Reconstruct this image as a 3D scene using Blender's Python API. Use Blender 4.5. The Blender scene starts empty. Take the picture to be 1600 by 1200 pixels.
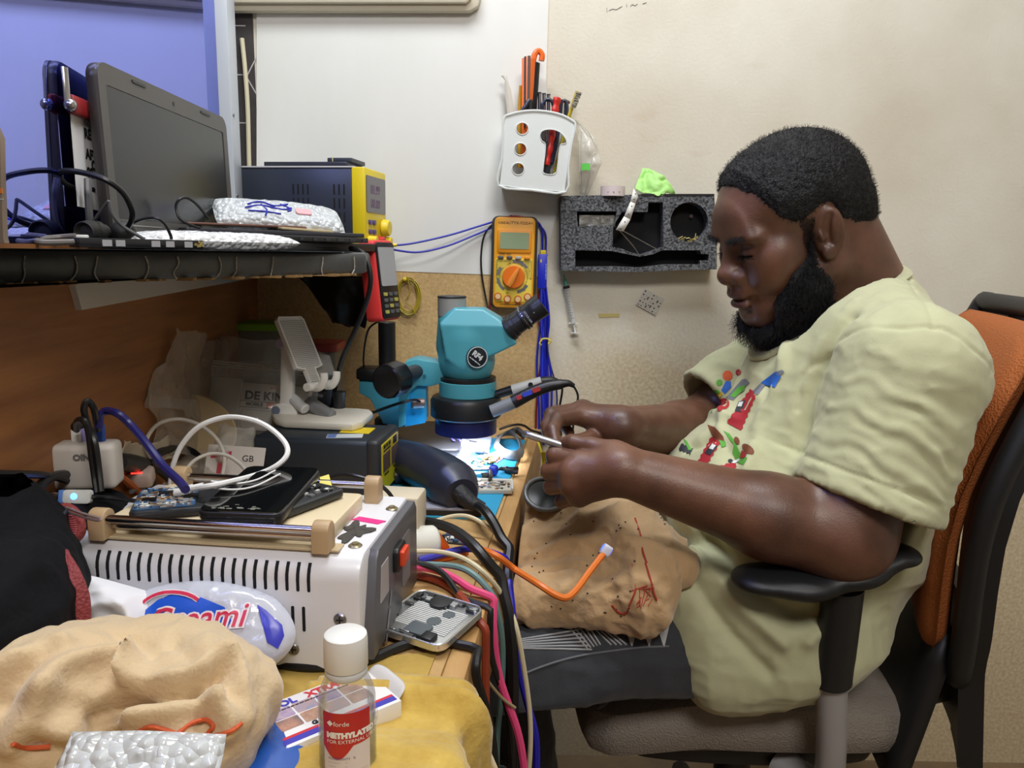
import bpy, bmesh, math, random
import numpy as np
from mathutils import Vector, Matrix
from mathutils.bvhtree import BVHTree
rad = math.radians
rng = random.Random(7)
SC = bpy.context.scene
COL = SC.collection

# ------------------------------------------------------------------ camera
FPX, PITCH, ROLL, CAMZ = 1180.0, rad(9.9), rad(1.0), 1.09
_C = np.array([0.0, 0.0, CAMZ])
_f = np.array([0, math.cos(PITCH), -math.sin(PITCH)])
_r0 = np.array([1.0, 0, 0]); _u0 = np.array([0, math.sin(PITCH), math.cos(PITCH)])
_R = _r0 * math.cos(ROLL) + _u0 * math.sin(ROLL)
_U = -_r0 * math.sin(ROLL) + _u0 * math.cos(ROLL)
cam_data = bpy.data.cameras.new('camera')
cam_data.sensor_width = 36.0
cam_data.lens = 36.0 * FPX / 1600.0
cam_data.clip_start = 0.02
cam = bpy.data.objects.new('camera', cam_data)
COL.objects.link(cam)
cam.matrix_world = Matrix(((_R[0], _U[0], -_f[0], 0), (_R[1], _U[1], -_f[1], 0), (_R[2], _U[2], -_f[2], CAMZ), (0, 0, 0, 1)))
SC.camera = cam

def _ray(px, py): return _f + (px - 800) / FPX * _R - (py - 600) / FPX * _U
def at(px, py, y):
    d = _ray(px, py); return Vector(_C + d * (y / d[1]))
def atz(px, py, z):
    d = _ray(px, py); return Vector(_C + d * ((z - CAMZ) / d[2]))

# ------------------------------------------------------------------ naming
def tag(o, label, cat, group=None, kind=None):
    if label: o['label'] = label
    if cat: o['category'] = cat
    if group: o['group'] = group
    if kind: o['kind'] = kind
    return o
def thing(name, label, cat, loc, group=None):
    o = bpy.data.objects.new(name, None); o.empty_display_size = .02
    COL.objects.link(o); o.location = Vector(loc)
    return tag(o, label, cat, group)
def wloc(o):
    p = Vector((0, 0, 0))
    while o is not None:
        p += o.location; o = o.parent
    return p

# ------------------------------------------------------------------ materials
def lin(c):
    r = []
    for v in c[:3]:
        v /= 255.0
        r.append(v / 12.92 if v <= .04045 else ((v + .055) / 1.055) ** 2.4)
    return (r[0], r[1], r[2], 1.0)
MATS = {}
def mat(name, rgb, rough=.5, metal=0.0, bump=None, var=None, rgb2=None, coat=0, spec=None, alpha=1.0, trans=0.0, emit=None, sheen=0, weave=None, sss=0):
    if name in MATS: return MATS[name]
    m = bpy.data.materials.new(name); m.use_nodes = True
    nt = m.node_tree; b = nt.nodes['Principled BSDF']; L = nt.links
    b.inputs['Base Color'].default_value = lin(rgb)
    b.inputs['Roughness'].default_value = rough
    b.inputs['Metallic'].default_value = metal
    if coat: b.inputs['Coat Weight'].default_value = coat; b.inputs['Coat Roughness'].default_value = .08
    if spec is not None: b.inputs['Specular IOR Level'].default_value = spec
    b.inputs['Alpha'].default_value = alpha
    b.inputs['Transmission Weight'].default_value = trans
    if sheen: b.inputs['Sheen Weight'].default_value = sheen
    if sss:
        b.inputs['Subsurface Weight'].default_value = sss
        b.inputs['Subsurface Radius'].default_value = (.012, .005, .003); b.inputs['Subsurface Scale'].default_value = .5
    if emit:
        b.inputs['Emission Color'].default_value = lin(emit[0]); b.inputs['Emission Strength'].default_value = emit[1]
    tc = nt.nodes.new('ShaderNodeTexCoord')
    if var:
        n = nt.nodes.new('ShaderNodeTexNoise'); n.inputs['Scale'].default_value = var[0]; n.inputs['Detail'].default_value = 5
        n.inputs['Roughness'].default_value = .62
        mp = nt.nodes.new('ShaderNodeMapping'); L.new(tc.outputs['Object'], mp.inputs[0]); L.new(mp.outputs[0], n.inputs['Vector'])
        if len(var) > 2: mp.inputs['Scale'].default_value = var[2]
        cr = nt.nodes.new('ShaderNodeValToRGB')
        cr.color_ramp.elements[0].position = .5 - var[1]; cr.color_ramp.elements[1].position = .5 + var[1]
        cr.color_ramp.elements[0].color = lin(rgb); cr.color_ramp.elements[1].color = lin(rgb2)
        L.new(n.outputs['Fac'], cr.inputs[0]); L.new(cr.outputs[0], b.inputs['Base Color'])
    if bump:
        n = nt.nodes.new('ShaderNodeTexNoise'); n.inputs['Scale'].default_value = bump[0]; n.inputs['Detail'].default_value = 3
        L.new(tc.outputs['Object'], n.inputs['Vector'])
        bp = nt.nodes.new('ShaderNodeBump'); bp.inputs['Strength'].default_value = bump[1]; bp.inputs['Distance'].default_value = bump[2] if len(bump) > 2 else .002
        L.new(n.outputs['Fac'], bp.inputs['Height']); L.new(bp.outputs[0], b.inputs['Normal'])
    if weave:  # (scale, strength): fine cloth weave
        w1 = nt.nodes.new('ShaderNodeTexVoronoi'); w1.inputs['Scale'].default_value = weave[0]
        L.new(tc.outputs['Object'], w1.inputs['Vector'])
        bp = nt.nodes.new('ShaderNodeBump'); bp.inputs['Strength'].default_value = weave[1]; bp.inputs['Distance'].default_value = .001
        L.new(w1.outputs['Distance'], bp.inputs['Height']); L.new(bp.outputs[0], b.inputs['Normal'])
    MATS[name] = m
    return m

# ------------------------------------------------------------------ noise
def _hash(ix, iy, iz, s):
    h = (ix.astype(np.int64) * 374761393 + iy.astype(np.int64) * 668265263 + iz.astype(np.int64) * 2147483647 + s * 974711) & 0xffffffff
    h = ((h ^ (h >> 13)) * 1274126177) & 0xffffffff
    h = h ^ (h >> 16)
    return (h & 0xffff) / 32767.5 - 1.0
def vnoise(P, s=0):
    P = np.asarray(P, float); i = np.floor(P).astype(np.int64); f = P - i
    u = f * f * f * (f * (f * 6 - 15) + 10); r = 0
    for dx in (0, 1):
        for dy in (0, 1):
            for dz in (0, 1):
                w = (u[..., 0] if dx else 1 - u[..., 0]) * (u[..., 1] if dy else 1 - u[..., 1]) * (u[..., 2] if dz else 1 - u[..., 2])
                r = r + w * _hash(i[..., 0] + dx, i[..., 1] + dy, i[..., 2] + dz, s)
    return r
def fbm(P, s=0, o=3):
    r = 0; a = 1.0; P = np.asarray(P, float)
    for k in range(o): r = r + a * vnoise(P * 2 ** k + 17.3 * k, s + k); a *= .5
    return r
def ridged(P, s=0, o=3):
    r = 0; a = 1.0; P = np.asarray(P, float)
    for k in range(o): r = r + a * (1 - 2 * np.abs(vnoise(P * 1.9 ** k + 11.1 * k, s + k))); a *= .5
    return r

# ------------------------------------------------------------------ mesh builder
def frame(o, x, y=None, z=None):
    x = Vector(x).normalized()
    if z is not None:
        z = Vector(z); z = (z - x * z.dot(x)).normalized(); y = z.cross(x)
    else:
        y = Vector(y); y = (y - x * y.dot(x)).normalized(); z = x.cross(y)
    return Matrix(((x.x, y.x, z.x, o[0]), (x.y, y.y, z.y, o[1]), (x.z, y.z, z.z, o[2]), (0, 0, 0, 1)))
def crom(pts, n=8, closed=False):
    P = [Vector(p) for p in pts]; out = []; N = len(P)
    for i in range(N if closed else N - 1):
        p0 = P[i - 1] if (closed or i > 0) else P[0] * 2 - P[1]
        p1 = P[i]; p2 = P[(i + 1) % N]
        p3 = P[(i + 2) % N] if (closed or i + 2 < N) else P[-1] * 2 - P[-2]
        for k in range(n):
            t = k / n
            out.append(.5 * ((2 * p1) + (p2 - p0) * t + (2 * p0 - 5 * p1 + 4 * p2 - p3) * t * t + (3 * p1 - p0 - 3 * p2 + p3) * t ** 3))
    if not closed: out.append(P[-1])
    return out
def rr(w, h, r, n=5, cx=0, cy=0):
    o = []
    r = max(min(r, w / 2 - 1e-5, h / 2 - 1e-5), 1e-5)
    for (sx, sy, a0) in ((1, 1, 0), (-1, 1, 90), (-1, -1, 180), (1, -1, 270)):
        for k in range(n + 1):
            a = rad(a0 + 90 * k / n)
            o.append((cx + sx * (w / 2 - r) + r * math.cos(a), cy + sy * (h / 2 - r) + r * math.sin(a)))
    return o
def circ(r, n=24, cx=0, cy=0): return [(cx + r * math.cos(2 * math.pi * k / n), cy + r * math.sin(2 * math.pi * k / n)) for k in range(n)]

class MB:
    def __init__(s, M=None):
        s.v = []; s.f = []; s.mi = []; s.cur = 0; s.M = M or Matrix.Identity(4)
    def add(s, vs, fs, M=None):
        b = len(s.v); M = s.M @ M if M is not None else s.M
        s.v += [M @ Vector(p) for p in vs]
        s.f += [tuple(b + i for i in f) for f in fs]; s.mi += [s.cur] * len(fs)
    def m(s, i): s.cur = i; return s
    def box(s, c, size, bev=0, seg=2, M=None):
        bm = bmesh.new(); bmesh.ops.create_cube(bm, size=1)
        for v in bm.verts: v.co = Vector((v.co.x * size[0] + c[0], v.co.y * size[1] + c[1], v.co.z * size[2] + c[2]))
        if bev: bmesh.ops.bevel(bm, geom=bm.edges[:], offset=bev, segments=seg, affect='EDGES', profile=.5, clamp_overlap=True)
        s.bm(bm, M); return s
    def bm(s, bm, M=None):
        bm.verts.index_update()
        s.add([v.co.copy() for v in bm.verts], [[v.index for v in f.verts] for f in bm.faces], M); bm.free()
    def lathe(s, prof, M=None, n=28):
        vs = []; fs = []
        for (r, z) in prof:
            for k in range(n):
                a = 2 * math.pi * k / n; vs.append((r * math.cos(a), r * math.sin(a), z))
        for i in range(len(prof) - 1):
            for k in range(n):
                fs.append((i * n + k, i * n + (k + 1) % n, (i + 1) * n + (k + 1) % n, (i + 1) * n + k))
        if prof[0][0] > 1e-6: fs.append(tuple(reversed(range(n))))
        if prof[-1][0] > 1e-6: fs.append(tuple((len(prof) - 1) * n + k for k in range(n)))
        s.add(vs, fs, M); return s
    def cyl(s, p0, p1, r0, r1=None, n=24, bev=0):
        r1 = r0 if r1 is None else r1; p0 = Vector(p0); p1 = Vector(p1); d = p1 - p0; L = d.length
        z = d.normalized(); x = z.orthogonal()
        M = frame(p0, x, z=z)
        pr = [(r0 - bev, 0), (r0, bev), (r1, L - bev), (r1 - bev, L)] if bev else [(r0, 0), (r1, L)]
        return s.lathe(pr, M, n)
    def tube(s, pts, r, n=8, sm=6, closed=False, flat=None):
        P = crom(pts, sm, closed) if sm else [Vector(p) for p in pts]
        N = len(P); R = r if callable(r) else (lambda t: r)
        vs = []; fs = []; up = None
        for i in range(N):
            a = P[i - 1] if (i > 0 or closed) else P[0]; b = P[(i + 1) % N] if (i < N - 1 or closed) else P[-1]
            t = (b - a); t = t.normalized() if t.length > 1e-9 else Vector((0, 0, 1))
            if up is None: up = t.orthogonal().normalized()
            up = (up - t * up.dot(t)); up = up.normalized() if up.length > 1e-6 else t.orthogonal().normalized()
            w = t.cross(up); q = R(i / max(1, N - 1))
            for k in range(n):
                g = 2 * math.pi * k / n
                vs.append(P[i] + up * math.cos(g) * q + w * math.sin(g) * q * (flat or 1))
        for i in range(N if closed else N - 1):
            j = (i + 1) % N
            for k in range(n): fs.append((i * n + k, i * n + (k + 1) % n, j * n + (k + 1) % n, j * n + k))
        if not closed: fs.append(tuple(reversed(range(n)))); fs.append(tuple((N - 1) * n + k for k in range(n)))
        s.add(vs, fs); return s
    def slab(s, out, z0, z1, bev=0, M=None):
        """extrude a 2D outline (ccw) from z0 to z1, rims rounded by bev"""
        def inset(b):
            if b <= 0: return list(out)
            res = []; n = len(out)
            for i in range(n):
                a = Vector(out[i - 1]); c = Vector(out[i]); d = Vector(out[(i + 1) % n])
                e = d - a
                if e.length < 1e-9: e = Vector((1, 0))
                e.normalize(); nn = Vector((-e.y, e.x)); res.append((c.x + nn.x * b, c.y + nn.y * b))
            return res
        rings = [(inset(bev), z0), (inset(bev * .3), z0 + bev * .3), (out, z0 + bev), (out, z1 - bev), (inset(bev * .3), z1 - bev * .3), (inset(bev), z1)] if bev else [(out, z0), (out, z1)]
        n = len(out); vs = []; fs = []
        for (o, z) in rings: vs += [(p[0], p[1], z) for p in o]
        for i in range(len(rings) - 1):
            for k in range(n): fs.append((i * n + k, i * n + (k + 1) % n, (i + 1) * n + (k + 1) % n, (i + 1) * n + k))
        fs.append(tuple(reversed(range(n)))); fs.append(tuple((len(rings) - 1) * n + k for k in range(n)))
        s.add(vs, fs, M); return s
    def ring(s, out, inn, z0, z1, M=None):
        n = len(out); vs = [(p[0], p[1], z0) for p in out] + [(p[0], p[1], z1) for p in out] + [(p[0], p[1], z0) for p in inn] + [(p[0], p[1], z1) for p in inn]
        fs = []
        for k in range(n):
            j = (k + 1) % n
            fs += [(k, j, n + j, n + k), (2 * n + j, 2 * n + k, 3 * n + k, 3 * n + j), (n + k, n + j, 3 * n + j, 3 * n + k), (j, k, 2 * n + k, 2 * n + j)]
        s.add(vs, fs, M); return s
    def holed(s, out, holes, z0, z1, M=None):
        """flat plate with holes"""
        bm = bmesh.new(); es = []
        for lp in [out] + holes:
            vs = [bm.verts.new((p[0], p[1], z0)) for p in lp]
            es += [bm.edges.new((vs[i - 1], vs[i])) for i in range(len(vs))]
        bmesh.ops.triangle_fill(bm, use_beauty=True, edges=es)
        r = bmesh.ops.extrude_face_region(bm, geom=bm.faces[:])
        for e in r['geom']:
            if isinstance(e, bmesh.types.BMVert): e.co.z = z1
        bmesh.ops.recalc_face_normals(bm, faces=bm.faces[:])
        s.bm(bm, M); return s
    def ball(s, c, r, n=12, M=None):
        r = (r, r, r) if not hasattr(r, '__len__') else r
        m2 = Matrix.Translation(Vector(c)) @ Matrix.Diagonal((r[0], r[1], r[2], 1))
        pr = [(math.sin(math.pi * k / n), -math.cos(math.pi * k / n)) for k in range(n + 1)]
        pr[0] = (0, -1); pr[-1] = (0, 1)
        return s.lathe(pr, (M @ m2) if M is not None else m2, n * 2)
    def grid(s, fn, nu, nv, wrap=False):
        vs = [fn(i / (nu - (0 if wrap else 1)), j / (nv - 1)) for i in range(nu) for j in range(nv)]
        fs = []
        for i in range(nu if wrap else nu - 1):
            for j in range(nv - 1):
                k = (i + 1) % nu
                fs.append((i * nv + j, k * nv + j, k * nv + j + 1, i * nv + j + 1))
        s.add(vs, fs); return s
    def text(s, txt, size, M, ext=.0002, align='CENTER', shear=0, bold=0):
        c = bpy.data.curves.new('txt', 'FONT'); c.body = txt; c.size = size; c.extrude = ext; c.align_x = align; c.align_y = 'CENTER'; c.shear = shear; c.offset = bold; c.resolution_u = 3
        o = bpy.data.objects.new('txt', c); me = bpy.data.meshes.new_from_object(o)
        s.add([v.co.copy() for v in me.vertices], [list(p.vertices) for p in me.polygons], M)
        bpy.data.objects.remove(o); bpy.data.curves.remove(c); bpy.data.meshes.remove(me); return s
    def bars(s, w, h, M, seed=1, align=0):
        """a line of print too small to read: word-long dashes"""
        r = random.Random(seed); x = -w / 2 if not align else 0; e = x + w
        while x < e:
            l = min(r.uniform(1.2, 4) * h, e - x)
            if l > h * .3: s.slab([(x, -h / 2), (x + l, -h / 2), (x + l, h / 2), (x, h / 2)], 0, .0002, M=M)
            x += l + h * .6
        return s
    def obj(s, name, mats, parent=None, ang=38, flat=False, recalc=True):
        if not isinstance(mats, (list, tuple)): mats = [mats]
        if parent is None:
            xs = [p.x for p in s.v]; ys = [p.y for p in s.v]; zs = [p.z for p in s.v]
            o0 = Vector(((min(xs) + max(xs)) / 2, (min(ys) + max(ys)) / 2, min(zs)))
            loc = o0
        else: o0 = wloc(parent); loc = Vector((0, 0, 0))
        me = bpy.data.meshes.new(name); me.from_pydata([tuple(p - o0) for p in s.v], [], s.f)
        for m_ in mats: me.materials.append(m_)
        if len(mats) > 1: me.polygons.foreach_set('material_index', s.mi)
        if recalc:
            bm = bmesh.new(); bm.from_mesh(me); bmesh.ops.recalc_face_normals(bm, faces=bm.faces[:]); bm.to_mesh(me); bm.free()
        if not flat:
            me.shade_smooth(); me.set_sharp_from_angle(angle=rad(ang))
        me.update()
        o = bpy.data.objects.new(name, me); COL.objects.link(o)
        o.location = loc; o.parent = parent
        return o
def np_obj(name, V, Q, mats, parent=None, mi=None):
    V = np.asarray(V, float)
    o0 = np.array(wloc(parent)) if parent is not None else np.array([(V[:, 0].min() + V[:, 0].max()) / 2, (V[:, 1].min() + V[:, 1].max()) / 2, V[:, 2].min()])
    me = bpy.data.meshes.new(name)
    me.vertices.add(len(V)); me.vertices.foreach_set('co', (V - o0).astype(np.float32).ravel())
    k = Q.shape[1]
    me.loops.add(Q.size); me.loops.foreach_set('vertex_index', Q.astype(np.int32).ravel())
    me.polygons.add(len(Q)); me.polygons.foreach_set('loop_start', np.arange(0, Q.size, k, dtype=np.int32)); me.polygons.foreach_set('loop_total', np.full(len(Q), k, dtype=np.int32))
    for m_ in (mats if isinstance(mats, (list, tuple)) else [mats]): me.materials.append(m_)
    if mi is not None: me.polygons.foreach_set('material_index', np.asarray(mi, np.int32))
    me.update(calc_edges=True); me.validate(); me.shade_smooth()
    o = bpy.data.objects.new(name, me); COL.objects.link(o); o.parent = parent
    o.location = Vector((0, 0, 0)) if parent is not None else Vector(o0)
    return o

# ------------------------------------------------------------------ signed distance fields -> one continuous surface
class SDF:
    def __init__(s, lo, hi, h):
        s.lo = np.array(lo, float); s.h = h
        s.n = np.ceil((np.array(hi) - s.lo) / h).astype(int) + 1
        s.D = np.full(s.n, .2, np.float32)
    def blk(s, lo, hi):
        a = np.clip(np.floor((np.array(lo) - s.lo) / s.h).astype(int), 0, s.n); b = np.clip(np.ceil((np.array(hi) - s.lo) / s.h).astype(int) + 1, 0, s.n)
        if np.any(b <= a): return None
        ax = [s.lo[i] + s.h * np.arange(a[i], b[i]) for i in range(3)]
        return (slice(a[0], b[0]), slice(a[1], b[1]), slice(a[2], b[2])), ax[0][:, None, None], ax[1][None, :, None], ax[2][None, None, :]
    def put(s, fn, lo, hi, k=.0, sub=False):
        r = s.blk(np.array(lo) - k - 3 * s.h, np.array(hi) + k + 3 * s.h)
        if r is None: return s
        sl, X, Y, Z = r; d = fn(X, Y, Z).astype(np.float32); A = s.D[sl]
        if sub:
            A = -A
        if k > 0:
            hh = np.clip(.5 + .5 * (d - A) / k, 0, 1); N = d * (1 - hh) + A * hh - k * hh * (1 - hh)
        else: N = np.minimum(A, d)
        s.D[sl] = -N if sub else N
        return s
    def cone(s, p0, p1, r0, r1=None, k=.01, sub=False, sq=None):
        r1 = r0 if r1 is None else r1; a = np.array(p0, float); b = np.array(p1, float); ba = b - a; L = max(ba @ ba, 1e-9)
        if sq is not None: ax = np.array(sq[0], float); ax /= np.linalg.norm(ax)
        def fn(X, Y, Z):
            x = X - a[0]; y = Y - a[1]; z = Z - a[2]
            t = np.clip((x * ba[0] + y * ba[1] + z * ba[2]) / L, 0, 1)
            x = x - t * ba[0]; y = y - t * ba[1]; z = z - t * ba[2]
            q = x * x + y * y + z * z
            if sq is not None:
                e = x * ax[0] + y * ax[1] + z * ax[2]; q = q + e * e * (1 / sq[1] ** 2 - 1)
            return np.sqrt(q) - (r0 + t * (r1 - r0))
        R = max(r0, r1)
        return s.put(fn, np.minimum(a, b) - R, np.maximum(a, b) + R, k, sub)
    def ell(s, c, r, rot=None, k=.01, sub=False):
        c = np.array(c, float); r = np.array([r] * 3 if not hasattr(r, '__len__') else r, float)
        A = np.eye(3) if rot is None else np.array(rot, float)   # columns = axes
        def fn(X, Y, Z):
            x = X - c[0]; y = Y - c[1]; z = Z - c[2]
            q0 = 0; q1 = 0
            for i in range(3):
                e = x * A[0, i] + y * A[1, i] + z * A[2, i]
                q0 = q0 + (e / r[i]) ** 2; q1 = q1 + (e / r[i] ** 2) ** 2
            q0 = np.sqrt(q0); return q0 * (q0 - 1) / np.sqrt(q1 + 1e-9)
        ext = np.sqrt(((A * r[None, :]) ** 2).sum(1))
        return s.put(fn, c - ext, c + ext, k, sub)
    def mesh(s):
        D = s.D; S = D < 0
        c = np.zeros(tuple(n - 1 for n in D.shape), np.int8)
        for i in (0, 1):
            for j in (0, 1):
                for k in (0, 1): c += S[i:D.shape[0] - 1 + i, j:D.shape[1] - 1 + j, k:D.shape[2] - 1 + k]
        act = (c > 0) & (c < 8); idx = np.argwhere(act); vid = np.full(act.shape, -1, np.int32); vid[act] = np.arange(len(idx))
        acc = np.zeros((len(idx), 3)); cnt = np.zeros(len(idx))
        cor = [(i, j, k) for i in (0, 1) for j in (0, 1) for k in (0, 1)]
        dv = {q: D[idx[:, 0] + q[0], idx[:, 1] + q[1], idx[:, 2] + q[2]] for q in cor}
        for q in cor:
            for ax in range(3):
                if q[ax] == 0:
                    p = list(q); p[ax] = 1; p = tuple(p); da = dv[q]; db = dv[p]; m = (da < 0) != (db < 0)
                    t = np.where(m, da / np.where(m, da - db, 1), 0); pos = np.array(q, float)[None, :].repeat(len(idx), 0); pos[:, ax] += t
                    acc += pos * m[:, None]; cnt += m
        V = s.lo + s.h * (idx + acc / cnt[:, None])
        quads = []
        for ax in range(3):
            o1, o2 = (ax + 1) % 3, (ax + 2) % 3
            sl0 = [slice(None)] * 3; sl1 = [slice(None)] * 3; sl0[ax] = slice(0, -1); sl1[ax] = slice(1, None)
            for o in (o1, o2): sl0[o] = slice(1, -1); sl1[o] = slice(1, -1)
            a = S[tuple(sl0)]; b = S[tuple(sl1)]; e = np.argwhere(a != b)
            if len(e) == 0: continue
            fl = a[tuple(e.T)]; g = e.copy(); g[:, o1] += 1; g[:, o2] += 1
            def cell(d1, d2):
                h_ = g.copy(); h_[:, o1] += d1; h_[:, o2] += d2; return vid[tuple(h_.T)]
            q = np.stack([cell(-1, -1), cell(0, -1), cell(0, 0), cell(-1, 0)], 1)
            q[~fl] = q[~fl][:, ::-1]; quads.append(q)
        return V, np.concatenate(quads)
def vnormals(V, Q):
    n = np.cross(V[Q[:, 2]] - V[Q[:, 0]], V[Q[:, 3]] - V[Q[:, 1]]); N = np.zeros_like(V)
    for i in range(4): np.add.at(N, Q[:, i], n)
    return N / (np.linalg.norm(N, axis=1, keepdims=True) + 1e-12)
def relax(V, Q, it=2, lam=.5):
    E = np.concatenate([Q[:, [0, 1]], Q[:, [1, 2]], Q[:, [2, 3]], Q[:, [3, 0]]])
    for _ in range(it):
        A = np.zeros_like(V); c = np.zeros(len(V))
        np.add.at(A, E[:, 0], V[E[:, 1]]); np.add.at(c, E[:, 0], 1)
        V = V * (1 - lam) + lam * A / np.maximum(c, 1)[:, None]
    return V
def sheet(name, fn, nu, nv, th, m, parent=None):
    """a cloth-like sheet with thickness th; fn(U,V) on arrays -> (n,3)"""
    U, W = np.meshgrid(np.linspace(0, 1, nu), np.linspace(0, 1, nv), indexing='ij')
    P = fn(U.ravel(), W.ravel()); i = np.arange(nu * nv).reshape(nu, nv)
    Q = np.stack([i[:-1, :-1].ravel(), i[1:, :-1].ravel(), i[1:, 1:].ravel(), i[:-1, 1:].ravel()], 1)
    N = vnormals(P, Q); P2 = P - N * th; n = len(P)
    rim = []
    b = list(i[:, 0]) + list(i[-1, 1:]) + list(i[-2::-1, -1]) + list(i[0, -2:0:-1])
    for a, c in zip(b, b[1:] + b[:1]): rim.append((c, a, a + n, c + n))
    return np_obj(name, np.concatenate([P, P2]), np.concatenate([Q, Q[:, ::-1] + n, np.array(rim)]), m, parent)

BA = rad(6.0)                                   # the bench and partition run 6 degrees off the room's depth axis
BX = Vector((math.cos(BA), -math.sin(BA), 0)); BY = Vector((math.sin(BA), math.cos(BA), 0)); UZ = Vector((0, 0, 1))
BZ = .74                                        # worktop height
def cable(name, label, pts, r, m, group=None, cat='cable', parent=None, n=8):
    mb = MB(); P_ = crom(pts, 6)
    if 'E0' in globals() and not callable(r):       # keep the cord outside the bench top and its front board
        def clear():
            hit = False
            for p in P_:
                s_ = (p - E0).dot(BX)
                if 0 < p.y < 1.48 and s_ < r + .001 and BZ - .11 < p.z < BZ + r:
                    hit = True
                    if s_ > -.012 or p.z < BZ - .012: p += BX * (r + .001 - s_) if s_ > -.04 else Vector((0, 0, 0))
                    else: p.z = BZ + r
            return hit
        if clear():
            for _ in range(6):
                P_ = [P_[0]] + [(P_[i - 1] + P_[i] * 2 + P_[i + 1]) / 4 for i in range(1, len(P_) - 1)] + [P_[-1]]; clear()
            P_ = [P_[0]] + [(P_[i - 1] + P_[i] * 2 + P_[i + 1]) / 4 for i in range(1, len(P_) - 1)] + [P_[-1]]
    mb.tube(P_, r, n, 0)
    o = mb.obj(name, m, parent)
    if parent is None: tag(o, label, cat, group)
    return o
# ================================================================== the room
def wplane(y): return Matrix(((1, 0, 0, 0), (0, 0, -1, y), (0, 1, 0, 0), (0, 0, 0, 1)))   # (a,b,c) -> (a, y-c, b)
def wl(pts, y): return [(p.x, p.z) for p in (at(a, b, y) for a, b in pts)]
def ccw(o):
    a = sum(o[i - 1][0] * o[i][1] - o[i][0] * o[i - 1][1] for i in range(len(o))); return o if a > 0 else o[::-1]
def struct(o): o['kind'] = 'structure'; return o

def wall_material():
    m = bpy.data.materials.new('wall paint'); m.use_nodes = True; nt = m.node_tree; L = nt.links; b = nt.nodes['Principled BSDF']
    b.inputs['Roughness'].default_value = .62
    tc = nt.nodes.new('ShaderNodeTexCoord')
    geo = nt.nodes.new('ShaderNodeNewGeometry'); sx = nt.nodes.new('ShaderNodeSeparateXYZ'); L.new(geo.outputs['Position'], sx.inputs[0])
    n1 = nt.nodes.new('ShaderNodeTexNoise'); n1.inputs['Scale'].default_value = 2.6; n1.inputs['Detail'].default_value = 6; L.new(geo.outputs['Position'], n1.inputs['Vector'])
    r1 = nt.nodes.new('ShaderNodeValToRGB'); r1.color_ramp.elements[0].position = .36; r1.color_ramp.elements[1].position = .62
    r1.color_ramp.elements[0].color = lin((214, 205, 188)); r1.color_ramp.elements[1].color = lin((232, 228, 216)); L.new(n1.outputs['Fac'], r1.inputs[0])
    # yellower, finely mottled colour on the lower part
    n2 = nt.nodes.new('ShaderNodeTexNoise'); n2.inputs['Scale'].default_value = 150; n2.inputs['Detail'].default_value = 2; L.new(geo.outputs['Position'], n2.inputs['Vector'])
    r2 = nt.nodes.new('ShaderNodeValToRGB'); r2.color_ramp.elements[0].position = .35; r2.color_ramp.elements[1].position = .68
    r2.color_ramp.elements[0].color = lin((206, 188, 154)); r2.color_ramp.elements[1].color = lin((228, 214, 186)); L.new(n2.outputs['Fac'], r2.inputs[0])
    ad = nt.nodes.new('ShaderNodeMath'); ad.operation = 'MULTIPLY_ADD'; ad.inputs[1].default_value = .22; L.new(n1.outputs['Fac'], ad.inputs[0]); L.new(sx.outputs['Z'], ad.inputs[2])
    mr = nt.nodes.new('ShaderNodeMapRange'); mr.inputs['From Min'].default_value = 1.09; mr.inputs['From Max'].default_value = .98; L.new(ad.outputs[0], mr.inputs['Value'])
    mxr = nt.nodes.new('ShaderNodeMapRange'); mxr.inputs['From Min'].default_value = .06; mxr.inputs['From Max'].default_value = .22; mxr.inputs['To Min'].default_value = .25; L.new(sx.outputs['X'], mxr.inputs['Value'])
    ml = nt.nodes.new('ShaderNodeMath'); ml.operation = 'MULTIPLY'; L.new(mr.outputs[0], ml.inputs[0]); L.new(mxr.outputs[0], ml.inputs[1])
    mx = nt.nodes.new('ShaderNodeMix'); mx.data_type = 'RGBA'; L.new(ml.outputs[0], mx.inputs['Factor']); L.new(r1.outputs[0], mx.inputs['A']); L.new(r2.outputs[0], mx.inputs['B'])
    # brown rubbed stains
    n3 = nt.nodes.new('ShaderNodeTexNoise'); n3.inputs['Scale'].default_value = 5; n3.inputs['Detail'].default_value = 7
    mp = nt.nodes.new('ShaderNodeMapping'); mp.inputs['Scale'].default_value = (1, 1, 2.2); L.new(geo.outputs['Position'], mp.inputs[0]); L.new(mp.outputs[0], n3.inputs['Vector'])
    r3 = nt.nodes.new('ShaderNodeValToRGB'); r3.color_ramp.elements[0].position = .68; r3.color_ramp.elements[1].position = .86
    r3.color_ramp.elements[0].color = (0, 0, 0, 1); r3.color_ramp.elements[1].color = (.5, .5, .5, 1); L.new(n3.outputs['Fac'], r3.inputs[0])
    mx2 = nt.nodes.new('ShaderNodeMix'); mx2.data_type = 'RGBA'; L.new(r3.outputs[0], mx2.inputs['Factor']); L.new(mx.outputs['Result'], mx2.inputs['A']); mx2.inputs['B'].default_value = lin((188, 158, 122))
    L.new(mx2.outputs['Result'], b.inputs['Base Color'])
    bp = nt.nodes.new('ShaderNodeBump'); bp.inputs['Strength'].default_value = .35; bp.inputs['Distance'].default_value = .0015; L.new(n2.outputs['Fac'], bp.inputs['Height']); L.new(bp.outputs[0], b.inputs['Normal'])
    return m
WALL = wall_material()
plain = mat('painted plaster', (214, 208, 196), .7, bump=(40, .2))
white_board = mat('white painted board', (226, 226, 222), .55, var=(4, .2, (1, 1, .4)), rgb2=(234, 234, 232), bump=(20, .1))
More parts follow.
